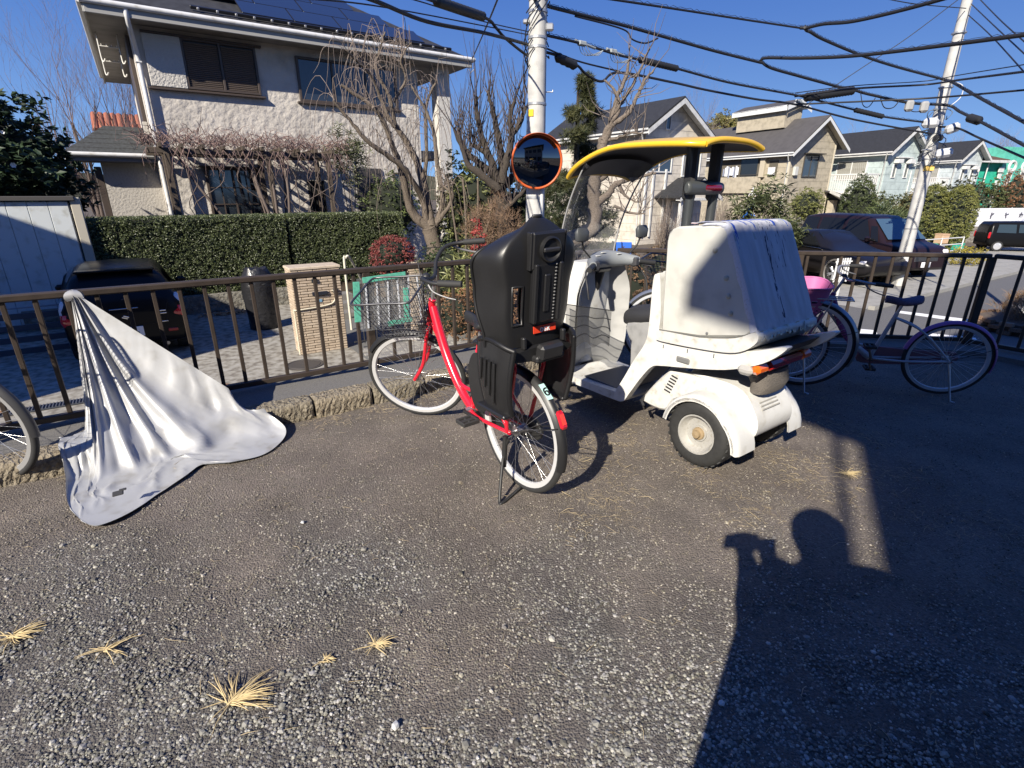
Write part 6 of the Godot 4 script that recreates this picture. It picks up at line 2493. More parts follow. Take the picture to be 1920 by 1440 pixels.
# ---------------------------------------------------------------- plants
func branch(big: MB, fine: MB, p: Vector3, d: Vector3, L: float, r: float, level: int, o: Dictionary) -> void:
	var n := 5
	var pts := [p]
	var rr := [r]
	var q := p
	var dir := d.normalized()
	for i in n:
		dir = (dir + Vector3(rnd(-1, 1), rnd(-1, 1), rnd(-1, 1)) * float(o.get("wob", .16)) + Vector3.UP * float(o.get("up", .08)) * (1.0 if level > 0 else .3)).normalized()
		q += dir * L / n
		pts.append(q)
		rr.append(maxf(r * (1.0 - .62 * (i + 1) / n), .0025))
	if r > o.get("cut", .014):
		big.tube(pts, rr, 7 if r > .05 else 5, false)
	else:
		fine.tube(pts, rr, 3, false)
	if level <= 0: return
	var kids: int = o.get("kids", 4)
	for k in kids:
		var t := rnd(.3, 1.0) if k else 1.0
		var i := clampi(int(t * n), 1, n)
		var side := dir.cross(Vector3(rnd(-1, 1), rnd(-1, 1), rnd(-1, 1))).normalized()
		var nd := (dir * float(o.get("along", .9)) + side * rnd(.4, float(o.get("spread", .9)))).normalized()
		branch(big, fine, pts[i], nd, L * rnd(.5, .78), rr[i] * rnd(.55, .8), level - 1, o)

func bare_tree(called: String, label: String, at: Vector3, H: float, r: float, level: int, wood: Material, twig: Material, o: Dictionary, group := "") -> Node3D:
	var t := thing(called, label, "tree", at, 0.0, group)
	var big := MB.new()
	var fine := MB.new()
	var lean: Vector3 = o.get("lean", Vector3.ZERO)
	branch(big, fine, Vector3.ZERO, Vector3.UP + lean, H * .42, r, level, o)
	for k in int(o.get("stems", 0)):
		branch(big, fine, Vector3(rnd(-.2, .2), 0, rnd(-.2, .2)), Vector3(rnd(-.35, .35), 1, rnd(-.3, .3)), H * rnd(.36, .46), r * rnd(.6, .9), level, o)
	if big.v.size():
		part(t, "trunk", big, wood)
	if fine.v.size():
		part(t, "twigs", fine, twig, "stuff")
	return t

func limb_tree(called: String, label: String, limbs: Array, radii: Array, wood: Material) -> Node3D:   # limbs given as lines in the world
	var at: Vector3 = limbs[0][0]
	var t := thing(called, label, "tree", at)
	for i in limbs.size():
		var line := curve(limbs[i], 5)
		var pts := []
		var rr := []
		for k in line.size():
			var f := float(k) / (line.size() - 1)
			pts.append((line[k] as Vector3) - at + Vector3(rnd(-1, 1), rnd(-1, 1), rnd(-1, 1)) * .012)
			rr.append(lerpf(radii[i][0], radii[i][1], f) * rnd(.88, 1.15))
		var m := MB.new()
		m.tube(pts, rr, 9, true)
		part(t, "trunk" if i == 0 else "limb", m, wood)
	return t

func leaf_mesh(kind: String) -> Mesh:
	if tex.has("leaf_" + kind):
		return tex["leaf_" + kind]
	var q := RandomNumberGenerator.new()
	q.seed = kind.hash() % 999
	var m := MB.new()
	var n := 5
	match kind:
		"broad":
			for i in n:
				var a := q.randf_range(0, TAU)
				var b := Basis.from_euler(v3(q.randf_range(-.9, .9), a, q.randf_range(-.6, .6)))
				var o := b * v3(.15, 0, 0)
				m.quad(o + b * v3(-.15, 0, 0), o + b * v3(.35, .06, .22), o + b * v3(.95, -.05, 0), o + b * v3(.35, .06, -.22), b.y)
		"long":
			for i in 7:
				var a := TAU * i / 7 + q.randf_range(-.3, .3)
				var b := Basis(Vector3.UP, a) * Basis(Vector3.BACK, q.randf_range(-.5, .6))
				m.quad(Vector3.ZERO, b * v3(.5, .03, .11), b * v3(1.1, -.12, 0), b * v3(.5, .03, -.11), b.y)
		"small":
			for i in 7:
				var b := Basis.from_euler(v3(q.randf_range(-1.4, 1.4), q.randf_range(0, TAU), q.randf_range(-1.4, 1.4)))
				var o := v3(q.randf_range(-.7, .7), q.randf_range(-.5, .5), q.randf_range(-.7, .7))
				m.quad(o + b * v3(-.4, 0, 0), o + b * v3(0, .05, .24), o + b * v3(.4, 0, 0), o + b * v3(0, .05, -.24), b.y)
		"needle":
			for i in 9:
				var b := Basis.from_euler(v3(q.randf_range(-.7, .7), TAU * i / 9, q.randf_range(-.2, .9)))
				m.flat(b * v3(0, 0, .05), b * v3(0, 0, -.05), b * v3(1.0, 0, 0), b.y)
		"twig":
			for i in 5:
				var b := Basis.from_euler(v3(q.randf_range(-.5, .5), q.randf_range(0, TAU), q.randf_range(.5, 1.4)))
				m.tube([Vector3.ZERO, b * v3(.6, .06, .05), b * v3(1.2, .0, -.05)], [.022, .016, .006], 3, false)
	tex["leaf_" + kind] = m.mesh()
	return tex["leaf_" + kind]

func foliage(t: Node3D, called: String, c: Vector3, r: Vector3, n: int, kind: String, size: float, ca: Color, cb: Color, lump := .35, hollow := .55, freq := 2.2) -> void:
	var fn := FastNoiseLite.new()
	fn.seed = rng.randi() % 10000; fn.frequency = freq / maxf(r.x, .2) * .5
	var xs := []
	var cs := PackedColorArray()
	for i in n:
		var d := Vector3(rng.randfn(), rng.randfn(), rng.randfn()).normalized()
		var rad := pow(rnd(pow(hollow, 3.0), 1.0), .333)
		var lp := 1.0 + lump * fn.get_noise_3d(d.x * r.x * 2.0, d.y * r.y * 2.0, d.z * r.z * 2.0) * 1.6
		var p := c + d * r * rad * lp
		if fn.get_noise_3d(p.x * 3.0 + 50.0, p.y * 3.0, p.z * 3.0) < -.28: continue
		var s := size * rnd(.7, 1.3)
		var out := d
		var b := Basis.from_euler(v3(rnd(-.6, .6), rnd(0, TAU), rnd(-.6, .6)))
		if kind == "needle":
			b = facing((out + v3(0, rnd(-.3, .5), 0)).normalized()) * b
		xs.append(Transform3D(b.scaled(Vector3.ONE * s), p))
		var k := clampf(.5 + .9 * fn.get_noise_3d(p.x * 2.0, p.y * 2.0, p.z * 2.0 + 9.0) + rnd(-.3, .3), 0, 1)
		cs.push_back(ca.lerp(cb, k))
	swarm(t, called, leaf_mesh(kind), mat(1, 1, 1, .5, {"vc": true, "back": .22, "spec": .4}), xs, cs, "stuff")

func bush(called: String, label: String, cat: String, at: Vector3, c: Vector3, r: Vector3, n: int, kind: String, size: float, ca: Color, cb: Color, o := {}) -> Node3D:
	var t := thing(called, label, cat, at, 0.0, o.get("group", ""))
	foliage(t, "foliage", c, r, n, kind, size, ca, cb, o.get("lump", .35), o.get("hollow", .55))
	var st := MB.new()
	var wn: int = o.get("stems", 7)
	for i in wn:
		var a := TAU * i / wn + rnd(-.4, .4)
		var e := c + v3(cos(a) * r.x, rnd(.0, .8) * r.y, sin(a) * r.z) * rnd(.4, .85)
		st.tube(curve([v3(rnd(-.06, .06), 0, rnd(-.06, .06)), e * .5 + v3(rnd(-.1, .1), .05, rnd(-.1, .1)), e], 3), [.022, .018, .015, .013, .011, .009, .006], 4, false)
	part(t, "stems", st, o.get("wood", mat(.09, .07, .055, .9)))
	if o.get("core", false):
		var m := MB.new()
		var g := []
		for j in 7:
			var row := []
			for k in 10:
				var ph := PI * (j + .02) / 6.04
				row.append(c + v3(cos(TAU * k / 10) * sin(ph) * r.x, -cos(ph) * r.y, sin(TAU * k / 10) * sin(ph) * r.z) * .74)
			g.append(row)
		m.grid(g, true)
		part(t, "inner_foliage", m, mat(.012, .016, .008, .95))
	return t

func hedge(label: String, a0: float, a1: float, b: float, y0: float, y1: float, dep: float) -> void:
	var t := thing("hedge", label, "hedge", street(a0, b, 0), STREET, "clipped hedge along the driveway")
	var L := a1 - a0
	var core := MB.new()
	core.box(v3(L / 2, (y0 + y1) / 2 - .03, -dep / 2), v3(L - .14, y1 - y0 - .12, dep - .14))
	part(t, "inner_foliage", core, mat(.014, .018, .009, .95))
	var fn := FastNoiseLite.new()
	fn.seed = 17; fn.frequency = 1.7
	var xs := []
	var cs := PackedColorArray()
	var n := int((L * (y1 - y0) + L * dep * .7 + dep * (y1 - y0)) * 1500)
	for i in n:
		var p: Vector3
		var w := rng.randf() * (L * (y1 - y0) + L * dep * .7 + dep * (y1 - y0) * 1.0)
		var dpt := -pow(rng.randf(), 2.0) * .10 + .015
		if w < L * (y1 - y0):
			p = v3(rnd(0, L), rnd(y0, y1), dpt)
		elif w < L * (y1 - y0) + L * dep * .7:
			p = v3(rnd(0, L), y1 + dpt, -rnd(0, dep))
		else:
			p = v3((0.0 - dpt) if rng.randf() < .5 else (L + dpt), rnd(y0, y1), -rnd(0, dep))
		var bulge := fn.get_noise_3d(p.x, p.y, p.z)
		p += v3(0, .02 * bulge if p.y > y1 - .1 else 0.0, .05 * bulge)
		if fn.get_noise_3d(p.x * 4.0, p.y * 4.0, p.z * 2.0 + 30.0) < -.36: continue
		xs.append(Transform3D(Basis.from_euler(v3(rnd(-.7, .7), rnd(0, TAU), rnd(-.7, .7))).scaled(Vector3.ONE * rnd(.024, .042)), p))
		var k := clampf(.45 + .6 * fn.get_noise_3d(p.x * 3.0, p.y * 3.0, 3.0) + rnd(-.35, .35), 0, 1)
		cs.push_back(Color(.035, .048, .018).lerp(Color(.125, .15, .058), k))
	swarm(t, "foliage", leaf_mesh("small"), mat(1, 1, 1, .4, {"vc": true, "back": .2, "spec": .55}), xs, cs, "stuff")

func build_plants() -> void:
	var bark := mat(.20, .165, .135, .9, {"tex": "bark", "ts": 5.0, "nrm": "n_bark", "nk": .8})
	var bark_d := mat(.075, .062, .052, .9, {"tex": "bark", "ts": 5.0, "nrm": "n_bark", "nk": .8})
	var bark_p := mat(.17, .135, .125, .9, {"tex": "bark", "ts": 3.0})
	var twig_p := mat(.17, .125, .12, .9)
	var bed := mat(.26, .25, .22, .9, {"tex": "bark", "ts": .8, "world": true, "nrm": "n_stucco", "nk": .5})
	var soil := mat(.12, .09, .065, .95, {"tex": "speck", "ts": 2.0, "world": true})
	# raised beds
	part(self, "garden_bed", raised(-2.4, 2.75, 14.1, 14.4, .42), bed, "structure")
	part(self, "garden_bed", raised(-9.0, 7.6, 14.4, 18.95, .40), soil, "structure")
	part(self, "garden_bed", raised(5.0, 8.2, 8.36, 14.3, .48), soil, "structure")
	part(self, "garden_bed", raised(4.95, 8.2, 8.28, 8.36, .52), bed, "structure")
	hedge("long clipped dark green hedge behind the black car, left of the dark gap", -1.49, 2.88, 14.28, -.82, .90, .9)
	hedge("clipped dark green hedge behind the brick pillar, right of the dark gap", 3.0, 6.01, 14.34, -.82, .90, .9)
	# camellia with white flowers
	var cam := bush("camellia", "dark green camellia with white flowers above the white board fence", "camellia", street(-2.75, 16.3, -.87), v3(0, 2.85, 0), v3(1.75, 1.5, 1.4), 2900, "broad", .17, Color(.010, .022, .012), Color(.035, .06, .028), {"core": true, "lump": .5, "hollow": .7, "wood": bark_d})
	for i in 34:
		var d := Vector3(rnd(-.7, .9), rnd(-.7, .8), rnd(.25, 1)).normalized()
		var fm := MB.new()
		for k in 6:
			var b := Basis(Vector3.UP, TAU * k / 6) * Basis(Vector3.BACK, .5)
			fm.quad(Vector3.ZERO, b * v3(.03, 0, .022), b * v3(.055, .006, 0), b * v3(.03, 0, -.022), b.y)
		put(cam, "flower", fm.mesh(), mat(.6, .6, .56, .6), Transform3D(facing(d) * Basis().scaled(Vector3.ONE * rnd(.8, 1.4)), v3(0, 2.85, 0) + d * v3(1.75, 1.5, 1.4) * rnd(.93, 1.05)))
	bare_tree("small_tree", "small dark bare tree between the camellia and the extension", street(-1.15, 17.4, -.9), 4.2, .085, 3, bark_d, bark_d, {"wob": .2, "spread": .8})
	# tall bare trees at the back left
	var tops := [[-3.9, 25, 9.8, "tall bare tree at the left edge, behind the camellia"], [-1.3, 25, 9.6, "tall bare tree in the middle of the row left of the stucco house"], [-.15, 26, 8.6, "bare leaning tree close to the eave of the stucco house"], [.5, 28, 6.5, "lower bare tree just left of the stucco house wall"], [-5.6, 23, 9.0, "bare tree mostly outside the left edge"]]
	for q in tops:
		bare_tree("bare_tree", q[3], street(q[0] * 1.2, q[1] * 1.2, -.8), q[2] * 1.2, .12, 4, bark_p, twig_p, {"wob": .11, "up": .17, "kids": 4, "spread": .62, "along": 1.0, "stems": 1, "lean": v3(rnd(-.2, .2), 0, 0), "cut": .028}, "tall bare trees behind the camellia")
	# weeping tree in front of the house
	var wl := [[v3(-1.70, -.95, -11.88), v3(-1.70, -.13, -11.88), v3(-1.72, .28, -11.88), v3(-1.81, .73, -11.86)],
		[v3(-1.78, .67, -11.87), v3(-2.13, 1.01, -11.81), v3(-2.23, 1.44, -11.69), v3(-2.30, 1.95, -11.57), v3(-2.41, 2.34, -11.45), v3(-2.52, 2.76, -11.32), v3(-2.66, 2.97, -11.19)],
		[v3(-1.77, .73, -11.87), v3(-1.87, 1.22, -12.06), v3(-1.98, 1.77, -12.24), v3(-2.21, 2.31, -12.40), v3(-2.51, 2.78, -12.35), v3(-2.91, 3.12, -12.26), v3(-3.44, 3.46, -11.91)],
		[v3(-1.86, .84, -11.86), v3(-1.94, 1.33, -11.84), v3(-2.16, 1.85, -11.40), v3(-2.46, 2.13, -11.13), v3(-2.74, 2.34, -10.86), v3(-3.00, 2.69, -10.69), v3(-3.21, 2.97, -10.52)],
		[v3(-2.49, 2.77, -12.25), v3(-2.56, 3.32, -12.24), v3(-2.78, 3.79, -12.19), v3(-2.68, 4.13, -12.21), v3(-2.55, 4.46, -12.24)],
		[v3(-2.39, 2.67, -11.76), v3(-2.57, 3.05, -11.72), v3(-2.69, 3.48, -11.49), v3(-2.86, 3.70, -11.24), v3(-3.01, 3.86, -10.99)],
		[v3(-1.94, 1.55, -12.25), v3(-1.86, 2.21, -12.36), v3(-1.86, 2.95, -12.46), v3(-1.76, 3.36, -12.48), v3(-1.57, 3.66, -12.50)],
		[v3(-2.44, 3.19, -12.06), v3(-2.18, 3.59, -12.11), v3(-2.22, 3.94, -12.00), v3(-2.01, 4.22, -12.03)],
		[v3(-1.70, .67, -11.88), v3(-1.52, 1.22, -12.10), v3(-1.60, 1.88, -12.20), v3(-1.65, 2.51, -12.19), v3(-1.80, 3.02, -12.27), v3(-2.10, 3.51, -12.22)],
		[v3(-1.63, .80, -11.69), v3(-1.24, 1.34, -11.63), v3(-1.45, 1.55, -11.61)]]
	var wt := limb_tree("weeping_tree", "bare weeping tree with grey trunk and drooping twigs in front of the stucco house", wl, [[.21, .17], [.10, .035], [.11, .03], [.075, .022], [.045, .015], [.04, .015], [.05, .018], [.032, .012], [.07, .02], [.05, .02]], bark)
	var base: Vector3 = wl[0][0]
	var tw := MB.new()
	for i in range(1, wl.size()):
		var line := curve(wl[i], 6)
		for k in 17:
			var f := rnd(.40, 1.0)
			var p: Vector3 = line[int(f * (line.size() - 1))] - base
			var a := rnd(0, TAU)
			var o := v3(cos(a), 0, sin(a)) * rnd(.12, .65) + v3(-.10, 0, 0)
			var up := rnd(.05, .5)
			var drop := rnd(.1, 1.15)
			var pts := curve([p, p + o * .4 + v3(0, up, 0), p + o * .8 + v3(0, up * .6, 0), p + o * 1.05 + v3(rnd(-.06, .06), -drop * .45, rnd(-.06, .06)), p + o * 1.15 + v3(rnd(-.12, .12), -drop, rnd(-.1, .1))], 3)
			var rr := []
			for e in pts.size(): rr.append(lerpf(.0085, .002, float(e) / (pts.size() - 1)))
			tw.tube(pts, rr, 3, false)
			if rng.randf() < .6:
				var m: Vector3 = pts[4]
				var o2 := v3(rnd(-.3, .3), 0, rnd(-.3, .3))
				tw.tube([m, m + o2 * .6 + v3(0, .06, 0), m + o2 + v3(0, -.25, 0), m + o2 * 1.1 + v3(0, -.7 * rnd(.5, 1.2), 0)], [.006, .005, .004, .0025], 3, false)
	part(wt, "twigs", tw, mat(.20, .16, .135, .9), "stuff")
	# thin crooked trunks right of the corner pillar
	for k in 4:
		var p := v3(-1.05 + k * .14, -.8, -11.4 - .1 * k)
		var m := MB.new()
		m.tube(curve([Vector3.ZERO, v3(-.08, .9, 0), v3(-.16 + .1 * k, 1.7, .05), v3(-.25 + .16 * k, 2.5, .1)], 4), .022, 6, false)
		var t := thing("sapling", ["slim leaning bare sapling next to the corner pillar", "second slim bare sapling from the corner pillar", "third slim bare sapling from the corner pillar", "slim bare sapling nearest the dark pruned tree"][k], "sapling", p, 0.0, "slim saplings by the corner pillar")
		part(t, "stem", m, bark)
	# dark pruned tree behind the mirror
	var pl := [[v3(-.14, -.9, -11.2), v3(-.17, .29, -11.20), v3(-.20, 1.03, -11.20), v3(-.27, 1.54, -11.20)],
		[v3(-.26, 1.49, -10.95), v3(-.57, 1.73, -10.93), v3(-.83, 1.92, -10.92), v3(-.94, 2.21, -10.91), v3(-1.03, 2.48, -10.90)], [v3(-.27, 1.59, -11.20), v3(-.42, 2.03, -11.19), v3(-.57, 2.40, -11.19), v3(-.67, 2.79, -11.18), v3(-.68, 3.15, -11.18)],
		[v3(-.24, 1.59, -11.45), v3(-.22, 2.15, -11.45), v3(-.30, 2.59, -11.45), v3(-.37, 2.92, -11.44), v3(-.47, 3.24, -11.44)], [v3(-.21, 1.59, -10.95), v3(-.10, 2.02, -10.95), v3(.00, 2.40, -10.95), v3(-.05, 2.72, -10.95), v3(.05, 3.03, -10.95)],
		[v3(-.19, 1.54, -11.20), v3(.05, 1.74, -11.20), v3(.26, 1.94, -11.20), v3(.32, 2.18, -11.20)], [v3(-.33, 1.75, -11.45), v3(-.75, 2.05, -11.43), v3(-.98, 2.29, -11.41), v3(-1.16, 2.63, -11.39)],
		[v3(-.16, 1.09, -10.95), v3(.05, 1.29, -10.95), v3(.31, 1.54, -10.95)], [v3(-.37, 2.03, -11.19), v3(-.63, 2.23, -11.18), v3(-.83, 2.32, -11.17)], [v3(-.05, 2.44, -11.45), v3(.16, 2.73, -11.45), v3(.26, 3.01, -11.45)]]
	var pr := [[.16, .13]]
	for i in 9: pr.append([.085 if i < 6 else .055, .03])
	var pt := limb_tree("pruned_tree", "dark knobbly pruned tree with upright thin shoots, left of the round mirror", pl, pr, bark_d)
	var pw := MB.new()
	for i in range(1, pl.size()):
		for k in 26:
			var q: Array = pl[i]
			var s := rng.randi_range(1, q.size() - 1)
			var p: Vector3 = (q[s] as Vector3).lerp(q[s - 1], rng.randf() * .6) - pl[0][0]
			var d := v3(rnd(-.5, .5), rnd(.5, 1.2), rnd(-.5, .5)).normalized() * rnd(.35, 1.25)
			pw.tube([p, p + d * .35 + v3(rnd(-.05, .05), 0, rnd(-.05, .05)), p + d * .7 + v3(rnd(-.04, .04), .05, rnd(-.04, .04)), p + d * 1.05 + v3(0, .12, 0)], [.013, .009, .006, .003], 3, false)
	part(pt, "twigs", pw, mat(.10, .08, .075, .9), "stuff")
	# grey bare tree right of the pole
	var rl := [[v3(.80, -.9, -10.2), v3(.99, .39, -10.15), v3(1.25, .64, -10.12), v3(1.51, .83, -10.09), v3(1.52, 1.21, -10.09), v3(1.48, 1.53, -10.09), v3(1.55, 1.80, -10.08), v3(1.59, 2.10, -10.08), v3(1.60, 2.30, -10.07)],
		[v3(1.59, 2.10, -10.08), v3(1.68, 2.40, -10.06), v3(1.75, 2.69, -10.05), v3(1.80, 2.98, -10.04), v3(1.91, 3.21, -10.02), v3(1.96, 3.52, -10.01)], [v3(1.60, 2.30, -10.07), v3(1.72, 2.57, -10.05), v3(1.84, 2.77, -10.03), v3(1.75, 3.06, -10.05), v3(1.56, 3.22, -10.08)],
		[v3(1.72, 2.53, -10.05), v3(1.98, 2.69, -10.01), v3(2.13, 2.97, -9.98), v3(2.24, 3.20, -9.95), v3(2.38, 3.35, -9.92)], [v3(1.75, 2.69, -10.05), v3(1.99, 3.05, -10.0), v3(2.14, 3.36, -9.97), v3(2.24, 3.63, -9.95)],
		[v3(1.53, 1.21, -10.09), v3(1.74, 1.39, -10.05), v3(1.87, 1.57, -10.03), v3(2.14, 1.66, -9.97), v3(2.54, 1.75, -9.88)], [v3(1.51, 1.57, -10.09), v3(1.68, 1.71, -10.06), v3(1.94, 1.87, -10.01), v3(2.25, 1.97, -9.95)],
		[v3(1.87, 1.20, -10.02), v3(2.14, 1.09, -9.97), v3(2.42, 1.06, -9.91)], [v3(1.92, 1.57, -10.02), v3(2.07, 1.35, -9.99), v3(2.31, 1.26, -9.94)], [v3(1.60, 2.30, -10.07), v3(1.78, 2.30, -10.04), v3(2.04, 2.40, -9.99), v3(2.26, 2.39, -9.95)]]
	var rt := limb_tree("bare_tree", "smooth grey bare tree with bent trunk, seen through the windscreen of the trike", rl, [[.17, .085], [.065, .02], [.055, .015], [.05, .014], [.035, .012], [.075, .02], [.055, .016], [.028, .01], [.028, .01], [.035, .012]], mat(.21, .175, .15, .9, {"tex": "bark", "ts": 4.0, "nrm": "n_bark", "nk": .5}))
	var rw := MB.new()
	for i in range(1, rl.size()):
		for k in 11:
			var q: Array = rl[i]
			var s := rng.randi_range(1, q.size() - 1)
			var p: Vector3 = (q[s] as Vector3).lerp(q[s - 1], rng.randf() * .6) - rl[0][0]
			var d := v3(rnd(-.6, .7), rnd(-.1, 1.0), rnd(-.5, .5)).normalized() * rnd(.2, .75)
			rw.tube([p, p + d * .4 + v3(rnd(-.06, .06), .03, rnd(-.05, .05)), p + d * .75 + v3(rnd(-.05, .05), .05, 0), p + d * 1.05 + v3(0, .14, 0)], [.012, .008, .006, .0025], 3, false)
	part(rt, "twigs", rw, mat(.17, .14, .12, .9), "stuff")
	# conifer behind the pole
	var ct := thing("conifer", "ragged dark conifer standing behind the near utility pole", "tree", v3(1.38, -.85, -11.9))
	part(ct, "trunk", pipe([Vector3.ZERO, v3(-.02, 2.4, 0), v3(-.05, 4.5, 0)], [.10, .07, .015], 8), bark_d)
	var bm := MB.new()
	for i in 62:
		var y := rnd(.8, 4.4)
		var a := rnd(0, TAU)
		var L := lerpf(1.0, .25, (y - .9) / 3.5) * rnd(.6, 1.15)
		var e := v3(cos(a) * L, rnd(-.15, .2), sin(a) * L)
		bm.tube([v3(-.02, y, 0), v3(0, y, 0) + e * .5 + v3(0, .05, 0), v3(0, y, 0) + e], [.018, .012, .005], 4, false)
		foliage(ct, "foliage", v3(0, y, 0) + e * .72, v3(L * .38, .13, L * .38), 85, "needle", .12, Color(.020, .030, .014), Color(.10, .10, .04), .3, .1, 3.0)
	part(ct, "boughs", bm, bark_d)
	# vine on its pergola
	var pg := thing("pergola", "weathered timber pergola in front of the stucco house", "pergola", street(.6, 17.37, -.27), STREET)
	pg.scale = Vector3.ONE * 1.19
	var wood := mat(.10, .078, .062, .85, {"tex": "bark", "ts": v3(3, 12, 3)})
	for x in [.2, 2.28, 3.7]:
		for z in [0.0, -1.1]:
			part(pg, "post", one_box(v3(.11, 3.2, .11), .01, v3(x, .66, z)), wood)
	for z in [0.0, -1.1]:
		part(pg, "beam", one_box(v3(4.2, .12, .09), .01, v3(1.95, 2.30, z)), wood)
	for i in 10:
		part(pg, "cross_beam", one_box(v3(.07, .09, 1.5), .008, v3(.1 + i * .41, 2.40, -.55)), wood)
	var vn := thing("vine", "tangle of leafless reddish vine twigs on top of the pergola", "vine", street(.6, 17.37, -.27), STREET)
	vn.scale = Vector3.ONE * 1.19
	var vs := MB.new()
	for i in 7:
		var x := rnd(.3, 3.9)
		vs.tube(curve([v3(2.3 + rnd(-.5, .5), -.6, .1), v3(lerpf(2.3, x, .4), .5 + rnd(-.3, .3), rnd(-.1, .25)), v3(lerpf(2.3, x, .8), 1.5, rnd(-.2, .2)), v3(x, 2.4, -.4)], 5), rnd(.02, .035), 6, false)
	for i in 12:
		var x := rnd(-.1, 3.9)
		vs.tube(curve([v3(x, 2.3, .0), v3(x + rnd(-.4, .4), 1.7, .1), v3(x + rnd(-.8, .8), 1.1, .12), v3(x + rnd(-1.2, 1.2), rnd(.2, .9), .1)], 5), [.014, .014, .013, .013, .012, .012, .011, .011, .010, .01, .009, .009, .008, .008, .007, .006], 5, false)
	part(vn, "stems", vs, mat(.11, .085, .072, .9))
	var vt := MB.new()
	for i in 620:
		var p := v3(rnd(-.25, 4.25), 2.42 + absf(rng.randfn(0, .13)), rnd(-1.25, .25))
		var d := v3(rnd(-1, 1), rnd(-.25, .45), rnd(-1, 1)) * rnd(.2, .6)
		vt.tube([p, p + d * .4 + v3(0, .08, 0), p + d * .8 + v3(rnd(-.1, .1), rnd(-.1, .12), 0), p + d + v3(rnd(-.1, .1), rnd(-.1, .3), 0)], [.010, .008, .006, .003], 3, false)
	for i in 90:
		var p := v3(rnd(-.2, 4.2), 2.35, rnd(.0, .3))
		vt.tube([p, p + v3(rnd(-.15, .15), -.2, .05), p + v3(rnd(-.25, .25), -.5 * rnd(.6, 1.4), .05)], [.008, .006, .003], 3, false)
	part(vn, "twigs", vt, mat(.20, .135, .12, .9), "stuff")
	# shrubs, house side
	bush("evergreen", "slim evergreen with long pale leaves beside the pergola", "shrub", street(5.65, 17.7, -.7), v3(.1, 3.2, 0), v3(.6, .85, .5), 260, "long", .15, Color(.06, .075, .035), Color(.19, .2, .11), {"hollow": .1, "stems": 5})
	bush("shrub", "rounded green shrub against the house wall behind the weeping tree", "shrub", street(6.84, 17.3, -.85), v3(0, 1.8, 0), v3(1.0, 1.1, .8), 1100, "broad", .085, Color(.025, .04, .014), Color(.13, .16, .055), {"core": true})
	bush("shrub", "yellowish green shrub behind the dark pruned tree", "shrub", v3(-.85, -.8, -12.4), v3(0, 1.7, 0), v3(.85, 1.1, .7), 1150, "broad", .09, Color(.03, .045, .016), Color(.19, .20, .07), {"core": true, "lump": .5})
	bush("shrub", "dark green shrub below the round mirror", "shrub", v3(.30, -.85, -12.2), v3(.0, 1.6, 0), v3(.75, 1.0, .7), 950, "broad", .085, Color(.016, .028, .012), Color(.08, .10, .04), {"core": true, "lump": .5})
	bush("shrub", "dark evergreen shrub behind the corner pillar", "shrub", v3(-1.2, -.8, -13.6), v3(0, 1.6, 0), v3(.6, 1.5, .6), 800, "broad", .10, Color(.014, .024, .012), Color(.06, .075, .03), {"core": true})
	bush("shrub", "rounded brown leafless shrub at the foot of the dark pruned tree", "shrub", v3(-.36, -.8, -10.3), v3(0, 1.5, 0), v3(.58, .62, .5), 900, "twig", .12, Color(.17, .11, .07), Color(.30, .20, .13), {"hollow": .3})
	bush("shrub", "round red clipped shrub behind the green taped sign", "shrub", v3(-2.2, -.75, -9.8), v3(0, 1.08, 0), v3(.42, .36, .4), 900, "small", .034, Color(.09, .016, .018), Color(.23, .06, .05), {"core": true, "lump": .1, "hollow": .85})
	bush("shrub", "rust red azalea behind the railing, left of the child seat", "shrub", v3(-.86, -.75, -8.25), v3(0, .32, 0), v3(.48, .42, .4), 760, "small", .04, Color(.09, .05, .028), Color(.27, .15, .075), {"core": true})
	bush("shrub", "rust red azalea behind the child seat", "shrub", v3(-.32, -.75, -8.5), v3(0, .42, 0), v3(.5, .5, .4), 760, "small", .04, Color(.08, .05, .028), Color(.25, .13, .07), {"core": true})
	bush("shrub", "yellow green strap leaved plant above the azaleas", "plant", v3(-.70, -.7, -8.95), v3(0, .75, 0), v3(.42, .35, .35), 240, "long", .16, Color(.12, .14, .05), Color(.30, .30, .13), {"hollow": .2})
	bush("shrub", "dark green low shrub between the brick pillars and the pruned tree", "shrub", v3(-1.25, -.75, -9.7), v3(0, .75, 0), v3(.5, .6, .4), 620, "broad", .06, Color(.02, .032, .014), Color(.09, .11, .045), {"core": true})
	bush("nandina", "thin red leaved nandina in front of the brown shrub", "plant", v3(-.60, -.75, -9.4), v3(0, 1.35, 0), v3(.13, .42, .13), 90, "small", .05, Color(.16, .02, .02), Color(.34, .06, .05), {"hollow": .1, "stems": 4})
	# behind the trike
	bush("shrub", "dark reddish low hedge behind the railing, left of the white box", "shrub", v3(1.75, -.9, -8.7), v3(0, .75, 0), v3(.85, .62, .45), 1100, "small", .045, Color(.05, .032, .02), Color(.20, .115, .06), {"core": true})
	bush("shrub", "dark shrub with brown leaves behind the rear basket of the black bicycle", "shrub", v3(2.9, -.95, -9.6), v3(0, .95, 0), v3(.9, .55, .5), 900, "broad", .06, Color(.03, .03, .018), Color(.17, .11, .06), {"core": true})
	bush("shrub", "dark green bush between the conifer and the bare tree", "shrub", v3(.95, -.85, -10.9), v3(0, 1.6, 0), v3(.62, .85, .5), 760, "needle", .10, Color(.015, .024, .012), Color(.055, .065, .028), {})
